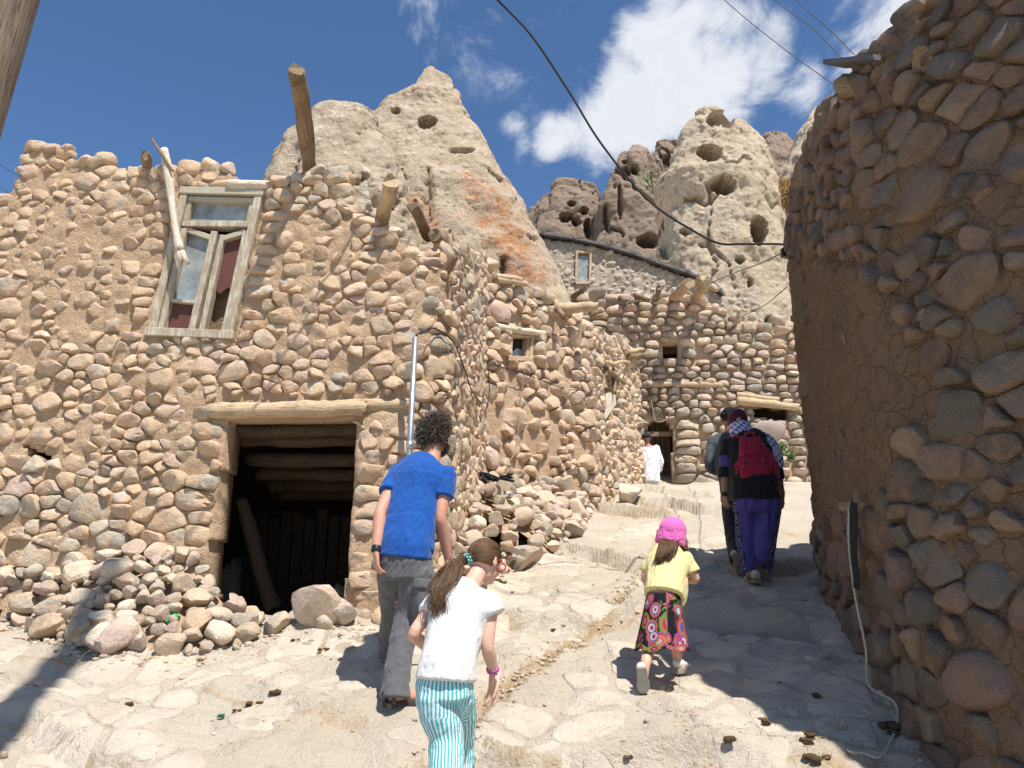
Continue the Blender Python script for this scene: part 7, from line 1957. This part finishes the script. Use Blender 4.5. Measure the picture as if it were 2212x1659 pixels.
cable('hanging_string', [H2.pt(1128, 786, .06), H2.pt(1120, 830, .08), H2.pt(1112, 890, .08), H2.pt(1106, 960, .09), H2.pt(1088, 995, .12), H2.pt(1060, 1012, .2)], .006, M['twine'], 'thin string hanging down the clay wall under the tiny window', 'string', 5)
cable('hanging_string', [H3.pt(1405, 860, .1), H3.pt(1412, 900, .15), H3.pt(1418, 915, .2), H3.pt(1440, 908, .15), H3.pt(1455, 880, .1)], .012, M['twine'], 'loose twine loop over the low far doorway', 'string', 5)
# rope and black strap on the shaded wall
e1 = hit(1938, 1575); e2 = hit(1905, 1640); e3 = hit(1868, 1636); e4 = hit(1832, 1628); e5 = hit(1838, 1598); e6 = hit(1812, 1586)
for q in (e1, e2, e3, e4, e5, e6): q.z += .016
rp = empty('rope', e2, 'pale rope hanging from a peg down the shaded wall to the ground', 'rope')
P = catmull([H5.pt(1886, 1092, .14), H5.pt(1890, 1180, .15), H5.pt(1905, 1290, .15), H5.pt(1925, 1400, .14), H5.pt(1928, 1480, .13), e1 + Vector((0, 0, .12)), e1, e2, e3, e4, e5, e6], 14)
tw = []
fr_ = frames(P)
for k in range(3):
    tw.append(tubeVF([c + (a * math.cos(i * .8 + k * 2.094) + b * math.sin(i * .8 + k * 2.094)) * .004 for i, (c, t, a, b) in enumerate(fr_)], .0042, 5))
add('cord', *joinVF(tw), M['rope'], rp)
rr = random.Random(4); ln = []
for k in range(70):
    d = Vector((rr.gauss(.1, .5), rr.gauss(.5, .5), rr.gauss(.25, .25))) * .13; ln.append(catmull([e6, e6 + d * .5 + Vector((0, 0, .03)), e6 + d], 4))
strands('frayed_end', ln, .0016, M['rope'], rp)
sp = empty('black_strap', H5.pt(1892, 1090, .1), 'torn black strap looped over the peg on the shaded wall', 'strap')
P = catmull([H5.pt(1893, 1085, .13), H5.pt(1884, 1130, .13), H5.pt(1882, 1180, .12), H5.pt(1895, 1200, .14), H5.pt(1903, 1215, .15)], 6); ribbon('band', P, [Vector((-.9, -.4, 0))] * len(P), .04, M['black_cloth'], sp, .006)
P = catmull([H5.pt(1896, 1085, .13), H5.pt(1900, 1140, .14), H5.pt(1903, 1200, .15), H5.pt(1908, 1240, .15), H5.pt(1908, 1272, .15)], 6); ribbon('band', P, [Vector((-.9, -.4, .1))] * len(P), .045, M['black_cloth'], sp, .006)
# small things on the ground
def pat(u, v, s, label, mat, k):
    p = hit(u, v); rs = np.random.RandomState(k); L = []
    for i in range(rs.randint(2, 5)):
        c = p + Vector((rs.uniform(-s, s), rs.uniform(-s, s), s * .18)); Vv = SHAPES[rs.randint(NV)] * np.array([s * rs.uniform(.4, .7), s * rs.uniform(.35, .6), s * rs.uniform(.22, .4)]); L.append((Vv + np.array(tuple(c)), ICO[1]))
    V = np.vstack([l[0] for l in L]); F = np.vstack([l[1] + i * len(ICO[0]) for i, l in enumerate(L)])
    return tag(add('dung', V, F, mat), label, 'dung', 'dung lumps on the paving')
DG = [(588, 1499, .06, 'largest dark dung lump on the sunlit paving left of the man'), (549, 1523, .035, 'small brown dung lump below the largest one'), (285, 1523, .04, 'flat dung lump alone on the left paving'), (513, 1536, .022, 'tiny round dark dropping by the green glass'), (65, 1485, .035, 'dung lump beside the pole shadow'),
      (1752, 1588, .05, 'dark dung lump right of the frayed rope'), (1738, 1606, .05, 'brown dung lump below the frayed rope'), (1765, 1640, .05, 'dung lump at the shadow edge near the bottom'), (1925, 1570, .06, 'dark dung lump under the hanging rope'), (1935, 1590, .05, 'dung lump beside the rope on shaded ground'), (1750, 1505, .045, 'dung lump in the shade beside the round house'), (1692, 1478, .04, 'dung lump deep in the house shadow'), (1190, 1362, .03, 'small dung lump on the paving step between the girls'), (700, 1405, .035, 'dung lump before the doorway'), (640, 1385, .03, 'dung crumbs near the door boulders'), (1360, 1640, .035, 'dung crumbs on the lowest step edge'), (1590, 1600, .05, 'flattened dung pat on the dirty lower paving'), (1640, 1560, .045, 'dry dung pat above the flattened one')]
for k, (u, v, s, lb) in enumerate(DG): pat(u, v, s, lb, M['dung'], 100 + k)
p = hit(474, 1556); rs = np.random.RandomState(3); V = []; F = []
for k in range(5):
    c = p + Vector((rs.uniform(-.04, .04), rs.uniform(-.03, .03), .012)); n = len(V)
    V += [tuple(c + Vector((rs.uniform(-.03, .03), rs.uniform(-.02, .02), rs.uniform(0, .025)))) for _ in range(4)]; F += [(n, n + 1, n + 2), (n, n + 2, n + 3), (n, n + 3, n + 1), (n + 1, n + 3, n + 2)]
tag(add('broken_glass', V, F, M['greenglass'], None, False), 'broken dark green glass on the left paving', 'glass')
q = px(372, 1337, hit(372, 1400).y + .12); V, F = tubeVF(catmull([q + Vector((-.03, 0, -.03)), q, q + Vector((.04, -.02, .02))], 4), [.028] * 8 + [.012], 10); tag(add('plastic_bottle', V, F, M['green'], None), 'bright green plastic bottle wedged among the fallen stones', 'bottle')
# black rag on the rubble
rag = []
for k in range(8):
    c = px(1062, 1036, 9.4) + Vector((rs.uniform(-.22, .22), rs.uniform(-.1, .1), rs.uniform(-.03, .05))); rag.append(tubeVF(catmull([c + Vector((rs.uniform(-.15, .15), rs.uniform(-.1, .1), rs.uniform(-.04, .06))) for _ in range(4)], 4), [rs.uniform(.008, .02)] * 13, 6))
tag(add('plastic_rag', *joinVF(rag), M['black_cloth'], None), 'crumpled black plastic on top of the rubble slope', 'rag')
# loose straw, chips and gravel
rs = np.random.RandomState(12); L = []; G = []
def straw_at(x, y, n_, sp):
    for _ in range(n_):
        X = x + rs.normal(0, sp); Yy = y + rs.normal(0, sp); z = float(gzf(X, Yy)) + .008; a = rs.uniform(0, 6.28); l = rs.uniform(.012, .04)
        L.append(tubeVF([(X, Yy, z), (X + math.cos(a) * l, Yy + math.sin(a) * l, z + rs.uniform(-.004, .008))], .0016, 3))
for i in range(170):
    y = rs.uniform(3.5, 9.5); x = float(np.interp(y, DR[:, 1], DR[:, 0])); straw_at(x, y, 7, .055)
for i in range(200):
    x = rs.uniform(-4, 2.2); y = rs.uniform(3.4, 6.2); straw_at(x, y, 4, .05)
for i in range(90): straw_at(rs.uniform(.9, 2.2), rs.uniform(3.5, 5.0), 7, .09)
V = np.vstack([l[0] for l in L]); Fs = []; k = 0
for v, f in L:
    Fs.extend([tuple(i + k for i in q) for q in f]); k += len(v)
add('loose_straw', V, Fs, M['straw'])['kind'] = 'stuff'
tag(bpy.context.scene.objects['loose_straw'], 'straw bits scattered along the paving joints', 'straw')
gv, gf = icosphere(2); Vs = []; Fs = []; k = 0
for i in range(1500):
    r_ = rs.rand()
    if r_ < .4: y = rs.uniform(3.4, 9); x = float(np.interp(y, DR[:, 1], DR[:, 0])) + rs.normal(0, .08)
    elif r_ < .75: x = rs.uniform(-4.6, -.8); y = float(np.interp(x, fx, fy)) - abs(rs.normal(0, .09)) if x < -2 else rs.uniform(6.0, 6.4)
    else: x = rs.uniform(-4, 2.2); y = rs.uniform(3.4, 9)
    s = rs.uniform(.004, .016) * (1.8 if rs.rand() < .08 else 1)
    Vs.append(gv * np.array([s * rs.uniform(.8, 1.4), s, s * .7]) * (1 + .25 * rs.rand(len(gv), 1)) + np.array([x, y, float(gzf(x, y)) + s * .4])); Fs.append(gf + k); k += len(gv)
o = link('gravel', mesh_from('gravel', np.vstack(Vs), np.vstack(Fs)), M['rubble']); tag(o, 'small stone chips and gravel on the lane', 'gravel', None, 'stuff')
# slab, weeds, shrubs
p = px(1655, 935, 17.1); V = ASH[4] * np.array([.46, .12, .28]) @ np.array(Matrix.Rotation(-.25, 3, 'Y')).T + np.array(tuple(p)); M['slab'] = plain('pinkish_slab', (.36, .275, .235), .95, .15, 0, 8, .3, .6)
tag(add('stone_slab', V, ICO[1], M['slab']), 'big pinkish slab leaning at the far wall below the log', 'stone')
def leafM(name, c):
    m, nt, b = new_mat(name, .7, .3); r = nd(nt, 'ShaderNodeNewGeometry').outputs['Random Per Island']
    nt.links.new(ramp(nt, r, [(0, tuple(x * .7 for x in c)), (1, tuple(x * 1.4 for x in c))]), b.inputs['Base Color']); return m
M['leaf'] = leafM('weed_leaf', (.10, .16, .045)); M['dry'] = leafM('dry_grass', (.42, .27, .10))
def plant(p, h, n, label, seed, sc_=1.0, leaf=.09):
    rs = np.random.RandomState(seed); root = empty('plant', p, label, 'plant'); S = []; LV = []; LF = []; k = 0
    for i in range(n):
        a = rs.uniform(0, 6.28); e = p + Vector((math.cos(a) * h * .5 * rs.rand(), math.sin(a) * h * .4 * rs.rand() - .05, h * rs.uniform(.5, 1))); S.append(tubeVF([p, p.lerp(e, .5) + Vector((0, 0, .04)), e], [.008 * sc_, .006 * sc_, .003 * sc_], 4))
        for j in range(7):
            c = p.lerp(e, rs.uniform(.3, 1.05)); d = Vector((rs.normal(), rs.normal(), rs.normal(.3, .6))).normalized() * leaf * rs.uniform(.6, 1.2); s = d.orthogonal().normalized() * leaf * .35
            LV += [tuple(c), tuple(c + d * .5 + s), tuple(c + d), tuple(c + d * .5 - s)]; LF.append((k, k + 1, k + 2, k + 3)); k += 4
    add('stem', *joinVF(S), M['leaf'], root); add('leaves', LV, LF, M['leaf'], root, False)
plant(Vector(tuple(px(1690, 985, 16.6))), .3, 6, 'small green weed at the foot of the far right wall', 1, 1.2, .1)
plant(Vector(tuple(px(1708, 1000, 16.4))), .25, 8, 'low yellow-green weed patch beside the far right steps', 2, 1.2, .1)
plant(Vector(tuple(px(1412, 420, 30.0))), 1.5, 9, 'green bush growing beside the cave-windowed cone', 3, 2, .2)
tf = []; p = px(1685, 445, 30.6); rs = np.random.RandomState(8)
for i in range(200):
    b = p + Vector((rs.uniform(-.45, .45), rs.uniform(-.5, 0), rs.uniform(-.4, .7))); tf.append(tubeVF([b, b + Vector((rs.normal(0, .15), -.15, .3)), b + Vector((rs.normal(0, .3), -.3, .25 + rs.rand() * .35))], [.02, .015, .006], 3))
tag(add('dry_grass_tuft', *joinVF(tf), M['dry'], None), 'orange dry grass tuft on the ledge right of the caves', 'grass')
